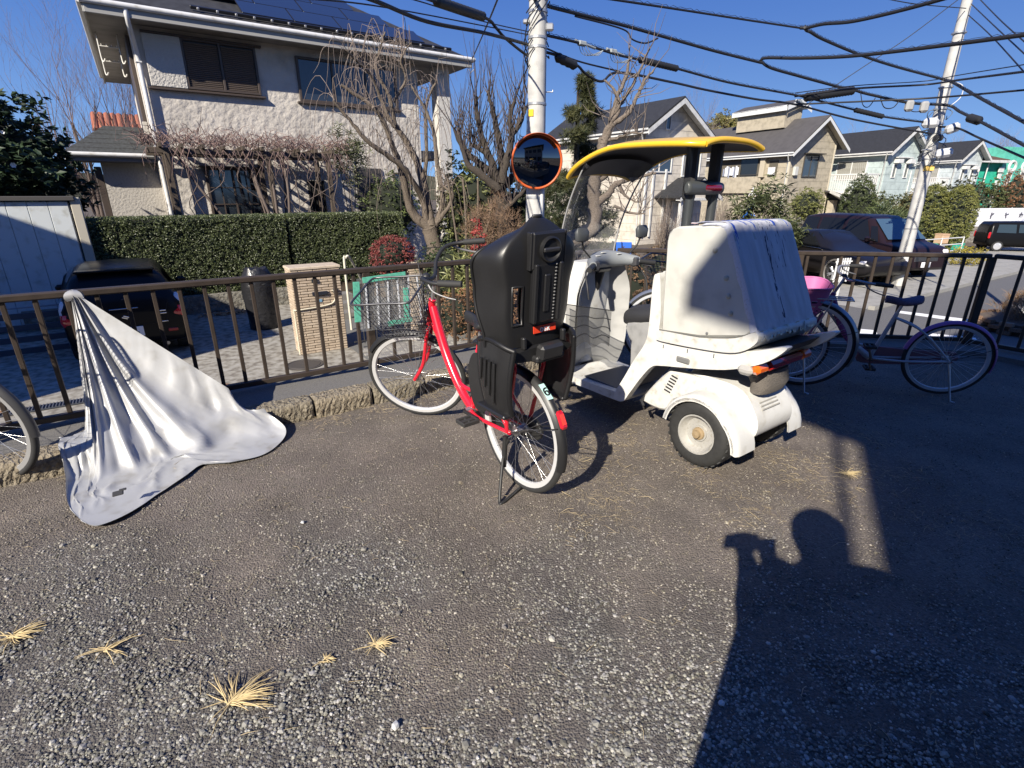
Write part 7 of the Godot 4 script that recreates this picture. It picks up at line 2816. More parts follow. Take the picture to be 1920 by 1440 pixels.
	for q in [[5.1, -18.3, 2.6, "bare twiggy shrub in front of the cream house porch"], [6.4, -17.0, 2.9, "bare fan of pale twigs left of the white box roof post"], [7.5, -19.5, 3.2, "bare pale twigs in front of the tan house balcony"], [5.9, -20.5, 2.8, "bare shrub between the porch and the roof post"]]:
		bare_tree("bare_shrub", q[3], v3(q[0], low(q[0], q[1]), q[1]), q[2], .022, 2, bark_p, mat(.26, .21, .17, .9), {"stems": 9, "kids": 6, "wob": .06, "up": .16, "spread": .45, "along": 1.2, "cut": .012}, "bare shrubs before the far houses")
	bush("rhododendron", "loose evergreen with pale bent stems behind the pedestrian sign", "shrub", v3(7.35, -1.1, -16.4), v3(.1, 2.0, 0), v3(.85, .72, .7), 330, "long", .2, Color(.035, .05, .02), Color(.17, .19, .085), {"hollow": .45, "stems": 9, "lump": .6, "wood": mat(.3, .26, .22, .9)})
	bush("rhododendron", "lower evergreen clump right of the pedestrian sign", "shrub", v3(8.5, -1.1, -17.2), v3(0, 1.25, 0), v3(.8, .6, .6), 260, "long", .2, Color(.03, .045, .02), Color(.14, .16, .07), {"hollow": .4, "stems": 6})
	# along the right hand houses
	for q in [[20.35, -26.6, "left one of two clipped yellow green columns beside the far utility pole"], [21.15, -26.0, "right one of two clipped yellow green columns beside the far utility pole"]]:
		bush("clipped_conifer", q[2], "conifer", v3(q[0], -1.15, q[1]), v3(0, 1.4, 0), v3(.78, 1.55, .75), 2400, "small", .075, Color(.06, .075, .018), Color(.19, .19, .055), {"core": true, "lump": .08, "hollow": .88, "group": "clipped columns by the far pole"})
	bush("clipped_conifer", "dark clipped column behind the van, left of the far utility pole", "conifer", v3(17.6, -1.15, -28.0), v3(0, 1.7, 0), v3(.85, 1.7, .8), 1600, "small", .085, Color(.02, .03, .01), Color(.08, .10, .035), {"core": true, "lump": .1, "hollow": .85})
	bush("clipped_conifer", "yellow green clipped shrub behind the porch of the tan house", "conifer", v3(16.6, -1.15, -31.0), v3(0, 1.9, 0), v3(.9, .9, .8), 900, "small", .09, Color(.06, .07, .02), Color(.2, .21, .07), {"core": true})
	bush("cycad", "spiky dark green cycad behind the van, just left of the far utility pole", "plant", v3(17.6, -1.15, -25.6), v3(0, 1.0, 0), v3(1.0, .8, 1.0), 330, "needle", .62, Color(.02, .032, .014), Color(.10, .125, .05), {"hollow": .05})
	bush("shrub", "leafy shrub with bare twigs in front of the first pale blue house", "shrub", v3(19.6, -1.15, -28.9), v3(0, 1.6, 0), v3(1.4, .9, .8), 800, "broad", .14, Color(.03, .042, .018), Color(.15, .16, .075), {"lump": .5})
	bush("shrub", "dull yellow shrub between the far utility pole and the clipped columns", "shrub", v3(20.8, -1.15, -28.6), v3(0, 1.5, 0), v3(.8, 1.3, .7), 900, "small", .09, Color(.06, .05, .02), Color(.19, .16, .06), {"core": true})
	bush("shrub", "dark shrub in front of the second pale blue house", "shrub", v3(26.4, -1.2, -32.6), v3(0, 2.0, 0), v3(1.5, 1.4, 1.0), 800, "broad", .16, Color(.018, .024, .016), Color(.075, .08, .05), {"lump": .5})
	bush("shrub", "green shrub left of the reddish conifer before the green house", "shrub", v3(29.2, -1.2, -34.2), v3(0, 2.0, 0), v3(1.5, 1.4, 1.0), 900, "broad", .15, Color(.03, .04, .014), Color(.12, .135, .05), {"lump": .4})
	bush("shrub", "reddish brown conifer before the green house", "conifer", v3(31.4, -1.2, -34.6), v3(0, 2.1, 0), v3(1.2, 1.8, 1.0), 1000, "small", .12, Color(.07, .04, .02), Color(.24, .12, .06), {"core": true})
	bush("shrub", "low yellow flowering shrub at the edge of the pavement", "shrub", v3(17.0, -1.1, -19.9), v3(0, .3, 0), v3(.7, .35, .5), 420, "small", .06, Color(.14, .12, .02), Color(.36, .29, .04), {})
	bush("shrub", "low olive shrub by the white railing near the far pole", "shrub", v3(14.8, -1.1, -19.6), v3(0, .3, 0), v3(.9, .4, .5), 420, "small", .06, Color(.06, .06, .025), Color(.18, .17, .07), {})
	bush("shrub", "brown clipped dry shrub in the parking bay before the van", "shrub", v3(10.7, -1.1, -15.9), v3(0, .32, 0), v3(.62, .38, .5), 520, "twig", .12, Color(.16, .10, .05), Color(.28, .19, .1), {})
	bush("shrub", "dry brown plant in the brick edged bed at the right edge", "shrub", v3(10.1, -1.08, -9.9), v3(0, .38, 0), v3(.6, .32, .6), 620, "twig", .14, Color(.15, .09, .05), Color(.3, .2, .12), {})
	# far trees
	for q in [[17.0, -56.0, 13.0, "bare tree far behind the ridge of the cream house"], [13.0, -58.0, 11.5, "bare tree far behind the cream house, left of its ridge"], [20.0, -60.0, 10.5, "bare tree far behind, between the cream and the tan house"]]:
		bare_tree("bare_tree", q[3], v3(q[0], -1.2, q[1]), q[2], .16, 4, bark_p, mat(.23, .18, .16, .9), {"kids": 5, "wob": .1, "up": .2, "spread": .55, "cut": .045}, "bare trees far behind the houses")
	for k in 4:
		bare_tree("bare_tree", ["bare tree far behind the green house", "bare tree far behind, right of the green house roof", "bare tree far behind the tan house roof", "bare tree far off at the right edge"][k], v3([70.0, 78.0, 36.0, 62.0][k], -1.2, [-82.0, -84.0, -62.0, -80.0][k]), [13.0, 14.0, 11.0, 12.0][k], .2, 3, bark_p, mat(.25, .2, .18, .9), {"kids": 6, "wob": .1, "up": .2, "spread": .6, "stems": 3, "cut": .05}, "bare trees far behind the houses")
	for q in [[23.2, -64.0, "golden green tree top behind the roof of the tan house, left one"], [25.3, -66.0, "golden green tree top behind the roof of the tan house, right one"]]:
		bush("far_tree", q[2], "tree", v3(q[0], -1.2, q[1]), v3(0, 9.2, 0), v3(1.3, 1.6, 1.3), 500, "small", .3, Color(.07, .075, .02), Color(.2, .17, .06), {"stems": 3})

# ---------------------------------------------------------------- poles, cables, mirror
func cable(label: String, p: Array, r: float, group := "overhead cables", wrap := false) -> void:
	var m := MB.new()
	var line := curve(p, 7)
	m.tube(line, r, 6, true)
	if wrap:                                       # spiral hanger round the cable
		var s := []
		for i in range(line.size() * 3):
			var f := float(i) / (line.size() * 3 - 1) * (line.size() - 1)
			var k := mini(int(f), line.size() - 2)
			var a := i * 1.35
			s.append((line[k] as Vector3).lerp(line[k + 1], f - k) + v3(cos(a) * .012, absf(sin(a)) * .035 + r * .5, 0))
		m.tube(s, .004, 3, false)
	var o := part(self, "cable", m, mat(.016, .016, .018, .55))
	tag(o, label, "cable", group)

func sleeve(label: String, a: Vector3, b: Vector3, r: float, ribs := 14) -> void:
	var m := MB.new()
	var n := ribs * 2
	var pts := []
	var rr := []
	for i in n + 1:
		pts.append(a.lerp(b, float(i) / n))
		rr.append(r * (1.0 if i % 2 else .84) * (1.0 if i > 0 and i < n else .5))
	m.tube(pts, rr, 10, true)
	var o := part(self, "cable_sleeve", m, mat(.02, .021, .022, .6))
	tag(o, label, "cable sleeve", "black sleeves on the cables")

func pole(called: String, label: String, at: Vector3, top: float, r0: float, r1: float) -> Node3D:
	var t := thing(called, label, "utility pole", at)
	var H := top - at.y
	part(t, "shaft", pipe([Vector3.ZERO, v3(0, H, 0)], [r0, r1], 20), mat(.50, .495, .475, .85, {"tex": "blotch", "ts": 1.2}))
	return t

func build_poles() -> void:
	var steel := mat(.42, .43, .44, .4, {"metal": .6})
	var dark := mat(.03, .03, .032, .5)
	var pipe_w := mat(.58, .58, .56, .5)
	var p1 := pole("utility_pole", "near concrete utility pole carrying the round mirror", v3(.38, -.85, -9.0), 8.5, .165, .10)
	for y in [1.35, 2.2, 3.0, 3.55, 4.3, 4.42, 4.75, 4.9, 5.6]:
		var b := MB.new()
		var rr: float = lerpf(.165, .10, y / 9.35) + .004
		b.lathe([Vector2(rr, -.02), Vector2(rr + .006, -.015), Vector2(rr + .006, .015), Vector2(rr, .02)], Transform3D(Basis(), v3(0, y, 0)), 20)
		part(p1, "band", b, steel)
	part(p1, "marker_tape", put_box(v3(.09, .10, .012), v3(-.09, 3.42, .115), Basis(Vector3.UP, -.65)), mat(.75, .47, .03, .5))
	part(p1, "conduit", pipe([v3(.1, 0, .12), v3(.095, 2.3, .115)], .034, 10), pipe_w)
	part(p1, "conduit", pipe([v3(.02, 0, .16), v3(.02, 1.4, .155)], .02, 8), pipe_w)
	for k in 7:
		var y := 3.1 + k * .62
		var s := 1.0 if k % 2 else -1.0
		part(p1, "step_bolt", pipe([v3(s * .1, y, 0), v3(s * .24, y, .0), v3(s * .245, y + .03, 0)], .009, 6), steel)
	var bw := MB.new()
	for k in 14:
		var a := rnd(0, TAU)
		var y := rnd(4.0, 5.1)
		bw.tube(curve([v3(cos(a) * .16, y, sin(a) * .16), v3(cos(a + .8) * .2, y - .15, sin(a + .8) * .2), v3(cos(a + 1.6) * .17, y - rnd(.1, .4), sin(a + 1.6) * .17)], 4), .009, 5, false)
	part(p1, "wire_loops", bw, dark)
	var ob := MB.new()
	ob.box(v3(.17, 4.55, .05), v3(.12, .1, .08), Basis(), .02)
	ob.box(v3(-.17, 4.62, .05), v3(.1, .06, .06), Basis(), .015)
	part(p1, "clamp", ob, steel)
	# round traffic mirror fixed to the pole
	var mr := thing("traffic_mirror", "round convex traffic mirror with orange rim on the near utility pole", "traffic mirror", v3(.385, 1.875, -8.72))
	mr.rotation_degrees = Vector3(6, 8, 0)
	var X := Transform3D(rot(Vector3.RIGHT, 90), Vector3.ZERO)
	var gl := MB.new()
	var prof := []
	for k in 9:
		var r := .375 * (1.0 - k / 8.0)
		prof.append(Vector2(r, .085 - .085 * pow(r / .375, 2.0)))
	gl.lathe(prof, X, 48)
	part(mr, "mirror_face", gl, mat(.17, .175, .185, .03, {"metal": 1.0}))
	var rim := MB.new()
	rim.ring(X, .388, .018, 48, 10)
	part(mr, "rim", rim, mat(.52, .10, .025, .4))
	var bk := MB.new()
	bk.lathe([Vector2(0, -.07), Vector2(.2, -.06), Vector2(.36, -.02), Vector2(.39, 0)], X, 40)
	part(mr, "back", bk, mat(.5, .11, .03, .5))
	part(mr, "bracket", pipe([v3(0, 0, -.06), v3(0, 0, -.26)], .03, 10), steel)
	var vi := MB.new()
	vi.lathe([Vector2(.402, -.02), Vector2(.402, .10), Vector2(.407, .10), Vector2(.407, -.02)], X, 30, -PI * .82, -PI * .18)
	part(mr, "visor", vi, mat(.5, .12, .04, .5))
	# far pole with boxes
	var p2 := pole("utility_pole", "far concrete utility pole leaning over the road, hung with cable boxes", v3(11.25, -1.12, -15.25), 7.2, .17, .10)
	p2.rotation_degrees.z = .5
	for y in [1.6, 3.4, 4.25, 4.6, 5.1, 6.3]:
		var b := MB.new()
		b.lathe([Vector2(.15, -.02), Vector2(.16, -.015), Vector2(.16, .015), Vector2(.15, .02)], Transform3D(Basis(), v3(0, y, 0)), 18)
		part(p2, "band", b, steel)
	part(p2, "marker_tape", put_box(v3(.24, .14, .02), v3(-.03, 3.17, .15), Basis(Vector3.UP, -.35)), mat(.75, .5, .12, .5))
	part(p2, "cable_box", put_box(v3(.36, .24, .22), v3(-.36, 4.25, .25), Basis(Vector3.UP, -.4)), mat(.45, .46, .47, .5))
	part(p2, "cable_box", put_box(v3(.34, .22, .22), v3(.10, 4.1, .45), rot(Vector3.BACK, 20)), mat(.42, .43, .44, .5))
	part(p2, "street_lamp", put_box(v3(.42, .22, .2), v3(.06, 3.52, .42), rot(Vector3.BACK, 8)), mat(.55, .56, .57, .4))
	part(p2, "lamp_arm", pipe([v3(0, 3.6, .1), v3(-.3, 3.62, .25), v3(-.45, 3.6, .3)], .02, 6), steel)
	part(p2, "clamp", put_box(v3(.2, .16, .2), v3(-.02, 3.9, .2), Basis()), dark)
	var w2 := MB.new()
	for k in 26:
		var y := rnd(3.3, 4.7)
		var a := rnd(0, TAU)
		w2.tube(curve([v3(cos(a) * .15, y, sin(a) * .15), v3(cos(a + .6) * .36, y - rnd(0, .3), sin(a + .6) * .3), v3(cos(a + 1.4) * .18, y - rnd(.0, .5), sin(a + 1.4) * .18)], 4), .010, 4, false)
	part(p2, "wire_loops", w2, mat(.12, .14, .15, .5))
	part(p2, "white_loop", pipe(curve([v3(.14, 5.2, .1), v3(.32, 5.1, .15), v3(.33, 4.85, .15), v3(.15, 4.65, .1)], 5), .014, 5), mat(.5, .52, .55, .5))
	# cables; each runs where it hangs between the poles or off towards the viewer
	cable("thick cable rising left from the near pole, lowest of those on that side", [v3(-1.65, 2.95, -4.6), v3(-1.31, 3.13, -5.86), v3(-.96, 3.24, -6.93), v3(-.35, 3.39, -7.99), v3(.26, 3.50, -9.05)], .022)
	cable("cable with a long ribbed sleeve, rising left from the near pole", [v3(-1.35, 3.1, -5.0), v3(-.84, 3.38, -6.75), v3(-.35, 3.56, -7.99), v3(-.22, 3.53, -8.30), v3(-.10, 3.46, -8.50), v3(.16, 3.37, -8.90), v3(.34, 3.31, -9.04)], .02)
	cable("thin wire above the ribbed sleeve, left of the near pole", [v3(-1.4, 3.0, -5.0), v3(-1.04, 3.38, -6.72), v3(-.42, 3.53, -7.99), v3(.26, 3.68, -9.10)], .007)
	cable("thin wire running far left from the near pole across the blue sky", [v3(-1.9, 2.6, -4.0), v3(-1.56, 2.96, -5.28), v3(-1.09, 3.27, -6.71), v3(.26, 3.64, -9.10)], .007)
	cable("drop wire hanging down to the corner of the stucco house roof", [v3(-.1, 3.6, -7.0), v3(-.42, 3.97, -9.99), v3(-1.06, 4.73, -15.86)], .012)
	cable("thick cable from the top of the near pole, turning back at a hairpin", [v3(.30, 4.03, -8.6), v3(.40, 4.04, -9.09), v3(1.01, 4.12, -9.85), v3(1.95, 4.18, -10.72), v3(2.71, 4.17, -11.28), v3(4.06, 4.11, -12.14), v3(5.35, 4.04, -12.83)], .028, "overhead cables", true)
	cable("looped slack cable under the thick cable right of the near pole", [v3(1.01, 4.08, -9.85), v3(1.95, 4.12, -10.72), v3(2.15, 4.0, -10.85), v3(2.45, 4.0, -11.1), v3(2.71, 4.12, -11.28)], .014)
	cable("lower arm of the right hairpin, leaving towards the right edge", [v3(5.35, 4.04, -12.83), v3(5.33, 4.09, -12.84), v3(5.40, 4.10, -12.68), v3(5.71, 3.93, -11.90), v3(6.14, 3.73, -10.78), v3(6.59, 3.51, -9.06), v3(6.9, 3.25, -7.0)], .030, "overhead cables", true)
	cable("cable from the lower hairpin through the black sleeve past the far pole", [v3(5.35, 4.05, -12.83), v3(5.62, 3.96, -12.93), v3(6.54, 3.91, -13.50), v3(7.88, 3.80, -14.16), v3(8.34, 3.77, -14.35), v3(8.76, 3.70, -14.45), v3(10.01, 3.55, -14.72), v3(11.12, 3.52, -14.91), v3(11.10, 3.31, -14.42), v3(10.80, 2.87, -13.13), v3(10.2, 2.1, -10.9)], .030, "overhead cables", true)
	cable("topmost cable, entering at the top of the picture and turning at a hairpin", [v3(1.2, 4.12, -9.1), v3(2.66, 4.30, -10.26), v3(4.20, 4.41, -11.24), v3(5.63, 4.45, -11.94)], .018, "overhead cables", true)
	cable("upper arm of the upper hairpin, leaving at the top right", [v3(5.63, 4.45, -11.94), v3(5.75, 4.44, -11.88), v3(5.86, 4.40, -11.49), v3(6.04, 4.27, -10.83), v3(6.30, 4.18, -9.86), v3(6.5, 4.08, -8.6)], .030, "overhead cables", true)
	cable("cable from the upper hairpin down to the far pole and on to the right edge", [v3(5.70, 4.45, -11.9), v3(5.80, 4.42, -12.0), v3(5.90, 4.40, -12.03), v3(6.31, 4.33, -12.27), v3(7.53, 4.21, -12.97), v3(8.87, 4.16, -13.80), v3(10.84, 4.15, -15.05), v3(10.74, 3.96, -14.45), v3(10.36, 3.51, -13.22), v3(9.6, 2.55, -10.6)], .030, "overhead cables", true)
	cable("middle cable with a black sleeve, from the near pole to the far pole", [v3(.37, 3.66, -9.09), v3(1.12, 3.73, -9.94), v3(1.83, 3.70, -10.54), v3(2.32, 3.71, -10.96), v3(3.21, 3.68, -11.56), v3(4.51, 3.60, -12.40), v3(6.12, 3.54, -13.26), v3(6.77, 3.51, -13.61), v3(8.36, 3.33, -14.23), v3(9.33, 3.22, -14.57), v3(10.9, 3.14, -15.10)], .022, "overhead cables", true)
	cable("lowest cable between the poles, with a bag shaped sleeve and a dip", [v3(.37, 3.44, -9.09), v3(.69, 3.46, -9.47), v3(1.06, 3.40, -9.84), v3(1.21, 3.33, -10.03), v3(1.37, 3.28, -10.21), v3(1.59, 3.26, -10.38), v3(1.91, 3.44, -10.63), v3(3.10, 3.44, -11.49), v3(3.98, 3.40, -12.06), v3(5.34, 3.35, -12.84), v3(6.49, 3.33, -13.41), v3(8.40, 3.11, -14.20), v3(11.0, 2.88, -15.07)], .022)
	cable("straight cable above the dip of the lowest cable", [v3(.37, 3.5, -9.0), v3(1.06, 3.46, -9.84), v3(1.91, 3.46, -10.63)], .014)
	cable("cable crossing in front of the far pole below the sleeve, to the right edge", [v3(6.51, 3.51, -13.52), v3(7.93, 3.69, -13.66), v3(10.29, 3.96, -14.77), v3(9.95, 3.78, -13.16), v3(9.0, 3.38, -10.0)], .022)
	cable("thin cable beside the one crossing in front of the far pole", [v3(6.51, 3.58, -13.52), v3(7.93, 3.75, -13.66), v3(10.29, 4.04, -14.77), v3(9.95, 3.88, -13.16), v3(9.0, 3.5, -10.0)], .010)
	cable("level cable behind the hanging loops, from the cable joint to the right edge", [v3(6.53, 3.34, -13.50), v3(6.81, 3.35, -13.48), v3(8.76, 3.36, -12.91), v3(9.22, 3.30, -12.09), v3(9.4, 3.12, -10.0)], .018)
	cable("thin slanting wire running down left from the top of the far pole", [v3(10.95, 5.9, -15.15), v3(9.97, 5.09, -15.34), v3(9.16, 4.48, -15.72), v3(7.97, 3.60, -16.14)], .010)
	cable("lowest of three wires fanning right from the far pole top", [v3(11.2, 5.52, -15.1), v3(9.61, 4.35, -12.16), v3(7.5, 2.9, -8.5)], .011)
	cable("middle of three wires fanning right from the far pole top", [v3(11.2, 5.75, -15.1), v3(9.34, 4.38, -11.74), v3(7.5, 3.1, -8.5)], .011)
	cable("uppermost of three wires fanning right from the far pole top", [v3(11.3, 5.82, -15.0), v3(9.38, 4.48, -11.71), v3(7.5, 3.3, -8.6)], .011)
	cable("cable from the boxes of the far pole down to the right edge", [v3(11.2, 3.05, -15.1), v3(11.3, 2.96, -14.6), v3(11.07, 2.64, -13.56), v3(10.2, 1.9, -10.8)], .024)
	cable("thin wire at the very top, ending at the far pole", [v3(7.3, 5.05, -12.3), v3(8.98, 5.35, -13.72), v3(11.1, 5.66, -15.1)], .010)
	cable("hanging loop under the cables left of the far pole", [v3(8.5, 3.72, -14.35), v3(8.62, 3.45, -14.35), v3(8.8, 3.42, -14.4), v3(8.95, 3.62, -14.45)], .010)
	cable("second hanging loop under the cables left of the far pole", [v3(9.1, 3.64, -14.5), v3(9.25, 3.42, -14.5), v3(9.5, 3.42, -14.55), v3(9.65, 3.58, -14.6)], .012)
	cable("third small hanging loop, close to the far pole", [v3(9.9, 3.56, -14.7), v3(10.1, 3.36, -14.7), v3(10.5, 3.38, -14.8)], .010)
	sleeve("long ribbed black sleeve at the top, left of the near pole", v3(-.84, 3.385, -6.75), v3(-.36, 3.56, -7.95), .055)
	sleeve("lumpy black bag shaped sleeve just right of the near pole", v3(.69, 3.44, -9.47), v3(1.06, 3.38, -9.84), .075, 4)
	sleeve("ribbed black sleeve on the middle cable above the cream house", v3(2.32, 3.71, -10.96), v3(3.21, 3.68, -11.56), .06)
	sleeve("longest black sleeve, above the roof box of the tan house", v3(6.80, 3.50, -13.6), v3(8.30, 3.76, -14.33), .10, 16)
	sleeve("thin ribbed black sleeve above the ridge of the tan house", v3(8.36, 3.33, -14.23), v3(9.33, 3.22, -14.57), .06, 10)
	sleeve("short black sleeve right of the far pole", v3(11.0, 3.12, -13.95), v3(10.9, 3.0, -13.5), .10, 5)
	for q in [[v3(1.15, 3.73, -9.96), "first grey cable clamp right of the near pole"], [v3(1.75, 3.73, -10.48), "second grey cable clamp right of the near pole"], [v3(6.62, 3.40, -13.5), "grey cable clamp over the roof box of the tan house"]]:
		var c := MB.new()
		c.box(q[0], v3(.16, .07, .08), Basis(Vector3.UP, .6), .015)
		c.tube([q[0] + v3(-.12, .02, .1), q[0] + v3(.25, -.02, -.22)], .022, 6)
		for k in 4:
			c.tube(curve([q[0] + v3(-.05 + .04 * k, 0, 0), q[0] + v3(.0 + .05 * k, -.12, -.05), q[0] + v3(.15 + .05 * k, -.14, -.15), q[0] + v3(.4, -.03, -.3)], 3), .006, 3, false)
		var o := part(self, "cable_clamp", c, mat(.3, .33, .34, .5))
		tag(o, q[1], "cable clamp", "clamps on the cables")
	for q in [[v3(10.0, 3.48, -14.7), "grey round cable box hanging left of the far pole"], [v3(10.42, 3.46, -14.75), "small grey cable box next to the far pole"]]:
		var c := MB.new()
		c.box(q[0], v3(.2, .26, .16), Basis(), .05)
		var o := part(self, "cable_box", c, mat(.3, .3, .3, .6))
		tag(o, q[1], "cable box")

# ---------------------------------------------------------------- things on the street and the driveway
func build_street_things() -> void:
	var dark := mat(.03, .03, .032, .5)
	# white board fence at the far left, board by board
	var bf := thing("board_fence", "white vertical board fence with dark cap at the left edge", "fence", street(-7.5, 14.2, -.27), STREET)
	bf.scale = Vector3.ONE * 1.19
	var bw := mat(.52, .55, .55, .55, {"tex": "streak", "ts": .8})
	for i in 20:
		part(bf, "board", one_box(v3(.26, 2.05, .03), .006, v3(.13 + i * .265, .26, 0)), bw)
	part(bf, "back_panel", one_box(v3(5.3, 2.0, .03), 0, v3(2.66, .26, -.035)), mat(.25, .26, .26, .8))
	part(bf, "cap", one_box(v3(5.45, .075, .16), .01, v3(2.68, 1.335, 0)), mat(.06, .055, .05, .6))
	part(bf, "post", one_box(v3(.14, 2.3, .14), .01, v3(5.40, .2, -.04)), mat(.40, .37, .30, .8))
	# dark planter boxes and stored things in the shade at the left
	var sb := thing("storage_rack", "dark slatted rack with a pale frame in the shade left of the black car", "rack", street(-2.0, 11.9, -1.25), STREET)
	for y in [.1, .3, .5, .7]:
		part(sb, "slat", one_box(v3(1.1, .10, .03), .005, v3(0, y, 0)), mat(.06, .07, .09, .7))
	part(sb, "frame", pipe([v3(-.5, 0, .06), v3(-.5, .85, .06), v3(.5, .85, .06), v3(.5, 0, .06)], .018, 6), mat(.2, .22, .25, .5))
	# brick gate pillars: thin cream bricks, course by course
	brick_pillar("brick_pillar", "left brick gate pillar with letter slot and intercom pipe", street(1.86, 9.31), .80, .42, 1.46, true)
	brick_pillar("brick_pillar", "right brick gate pillar behind the head tube of the red bicycle", street(3.86, 9.05), .64, .42, 1.44, false)
	# low black iron gate
	var g := thing("iron_gate", "black iron garden gate between the brick pillars", "gate", street(2.74, 9.1, -1.25), STREET)
	g.scale = Vector3.ONE * 1.2
	for i in 9:
		part(g, "bar", pipe([v3(.05 + i * .1, .08, 0), v3(.05 + i * .1, .95, 0)], .009, 6), dark)
		if i < 8:
			var lp := MB.new()
			lp.ring(Transform3D(rot(Vector3.RIGHT, 90), v3(.1 + i * .1, .95, 0)), .05, .008, 14, 5)
			part(g, "loop", lp, dark)
	for y in [.12, .5, .9]:
		part(g, "rail", one_box(v3(.92, .02, .02), .003, v3(.45, y, 0)), dark)
	# white tubular handrail beside the steps
	var hr := thing("handrail", "cream tubular handrail behind the green taped sign", "handrail", street(3.15, 10.6, -1.27), STREET)
	hr.scale = Vector3.ONE * 1.23
	part(hr, "tube", pipe(curve([v3(0, .0, 0), v3(0, 1.12, 0), v3(.03, 1.2, 0), v3(.1, 1.2, -.02), v3(.42, .75, -.5), v3(.45, .68, -.5), v3(.45, 0, -.5)], 5), .02, 8), mat(.6, .57, .47, .4))
	# steps to the house
	for i in 3:
		var s := part(self, "garden_step", raised(2.8, 3.8, 11.6 + i * .4, 12.0 + i * .4, .14 * (i + 1)), mat(.26, .25, .23, .9, {"tex": "speck", "ts": 2.0}), "structure")
		s.set_meta("label", "stone step of the garden path")
	# sheet taped to the railing with green tape
	var sg := thing("taped_sheet", "clear plastic sheet fixed to the railing with green tape, behind the bicycle basket", "plastic sheet", street(1.18, 3.83, 0), STREET)
	part(sg, "sheet", one_box(v3(.52, .40, .002), 0, v3(.29, .63, .005)), mat(.8, .84, .85, .1, {"alpha": .07}))
	var gt := mat(.13, .50, .36, .5, {"tex": "blotch", "ts": 9.0})
	for q in [[.24, .825, .34, .042, 3], [.015, .66, .05, .30, -3], [.34, .475, .20, .04, 4], [.40, .60, .042, .26, -2]]:
		part(sg, "green_tape", put_box(v3(q[2], q[3], .003), v3(q[0], q[1], .02 + .004 * q[4] * .2), rot(Vector3.BACK, q[4])), gt)
	for i in 6:
		part(sg, "white_strip", put_box(v3(.014, .36, .003), v3(.09 + i * .085, .63, .012), rot(Vector3.BACK, rnd(-3, 3))), mat(.55, .57, .6, .4))
	# black covered bin
	var bn := thing("covered_bin", "tall black plastic wrapped bin beside the left brick pillar", "bin", street(1.70, 11.8, -1.25), STREET)
	bn.scale = Vector3.ONE * 1.2
	var rows := []
	for j in 10:
		var y := j * .115
		var row := []
		for k in 18:
			var a := TAU * k / 18
			var r := (.27 - .04 * absf(j - 5) / 5.0) * (1.0 + .05 * sin(k * 3.0 + j)) * (.72 if j == 9 else 1.0)
			row.append(v3(cos(a) * r, y + .02 * sin(k * 2.0 + j * 1.3), sin(a) * r * .9))
		rows.append(row)
	var bm := MB.new()
	bm.loft(rows)
	part(bn, "wrap", bm, mat(.018, .018, .02, .3, {"nrm": "n_soft", "ns": 2.0, "nk": 1.2}))
	part(bn, "tie", pipe(curve([rows[7][0], rows[7][4], rows[7][9], rows[7][13], rows[7][0]], 4), .008, 5), mat(.05, .05, .05, .6))
	# blue square sign on a stand and pedestrian sign
	var bs := thing("parking_sign", "small blue board on a dark stand behind the trike's mirror", "sign", v3(1.87, -.9, -9.1))
	part(bs, "board", put_box(v3(.26, .24, .02), v3(.03, 1.42, 0), rot(Vector3.UP, -8)), mat(.03, .13, .55, .4))
	part(bs, "back_board", put_box(v3(.17, .26, .02), v3(-.13, 1.41, -.03), rot(Vector3.BACK, -18)), mat(.03, .035, .035, .5))
	part(bs, "edge", put_box(v3(.02, .25, .03), v3(.0, 1.42, .012), rot(Vector3.BACK, 6)), mat(.02, .05, .2, .4))
	part(bs, "stand", pipe([v3(0, 0, -.03), v3(0, 1.4, -.03)], .02, 8), dark)
	var ps := thing("pedestrian_sign", "blue triangular pedestrian crossing sign peeping over the white box", "road sign", v3(9.55, low(9.55, -22.0), -22.0), -.38)
	part(ps, "pole", pipe([v3(0, 0, -.03), v3(0, 2.75, -.03)], .03, 10), mat(.55, .55, .55, .4))
	var tr := PackedVector2Array([Vector2(-.40, 1.33), Vector2(.40, 1.33), Vector2(.05, 2.01), Vector2(-.05, 2.01)])
	var tm := MB.new()
	tm.prism(tr, -.01, .0)
	part(ps, "plate", tm, mat(.03, .17, .62, .35))
	var wm := MB.new()
	for e in [[Vector2(-.355, 2.005), Vector2(.355, 2.005)], [Vector2(.355, 2.005), Vector2(.035, 2.625)], [Vector2(-.355, 2.005), Vector2(-.035, 2.625)]]:
		var d: Vector2 = e[1] - e[0]
		wm.box(v3((e[0].x + e[1].x) / 2, (e[0].y + e[1].y) / 2, .003), v3(d.length(), .016, .004), Basis(Vector3.BACK, d.angle()))
	wm.lathe([Vector2(.038, 0), Vector2(.038, .004), Vector2(0, .004)], Transform3D(rot(Vector3.RIGHT, 90), v3(.0, 2.46, .001)), 16)
	for q in [[0.0, 2.33, .075, .17, 0.0], [-.07, 2.16, .05, .24, -22.0], [.07, 2.17, .05, .24, 22.0], [-.07, 2.33, .035, .17, -30.0], [.08, 2.33, .035, .17, 32.0]]:
		wm.box(v3(q[0], q[1], .003 + absf(q[4]) * .00004), v3(q[2], q[3], .004), Basis(Vector3.BACK, deg_to_rad(q[4])))
	for k in 4:
		wm.box(v3(-.22 + k * .147, 2.035, .004), v3(.07, .03, .003))
	part(ps, "symbol", wm, mat(.8, .8, .8, .4))
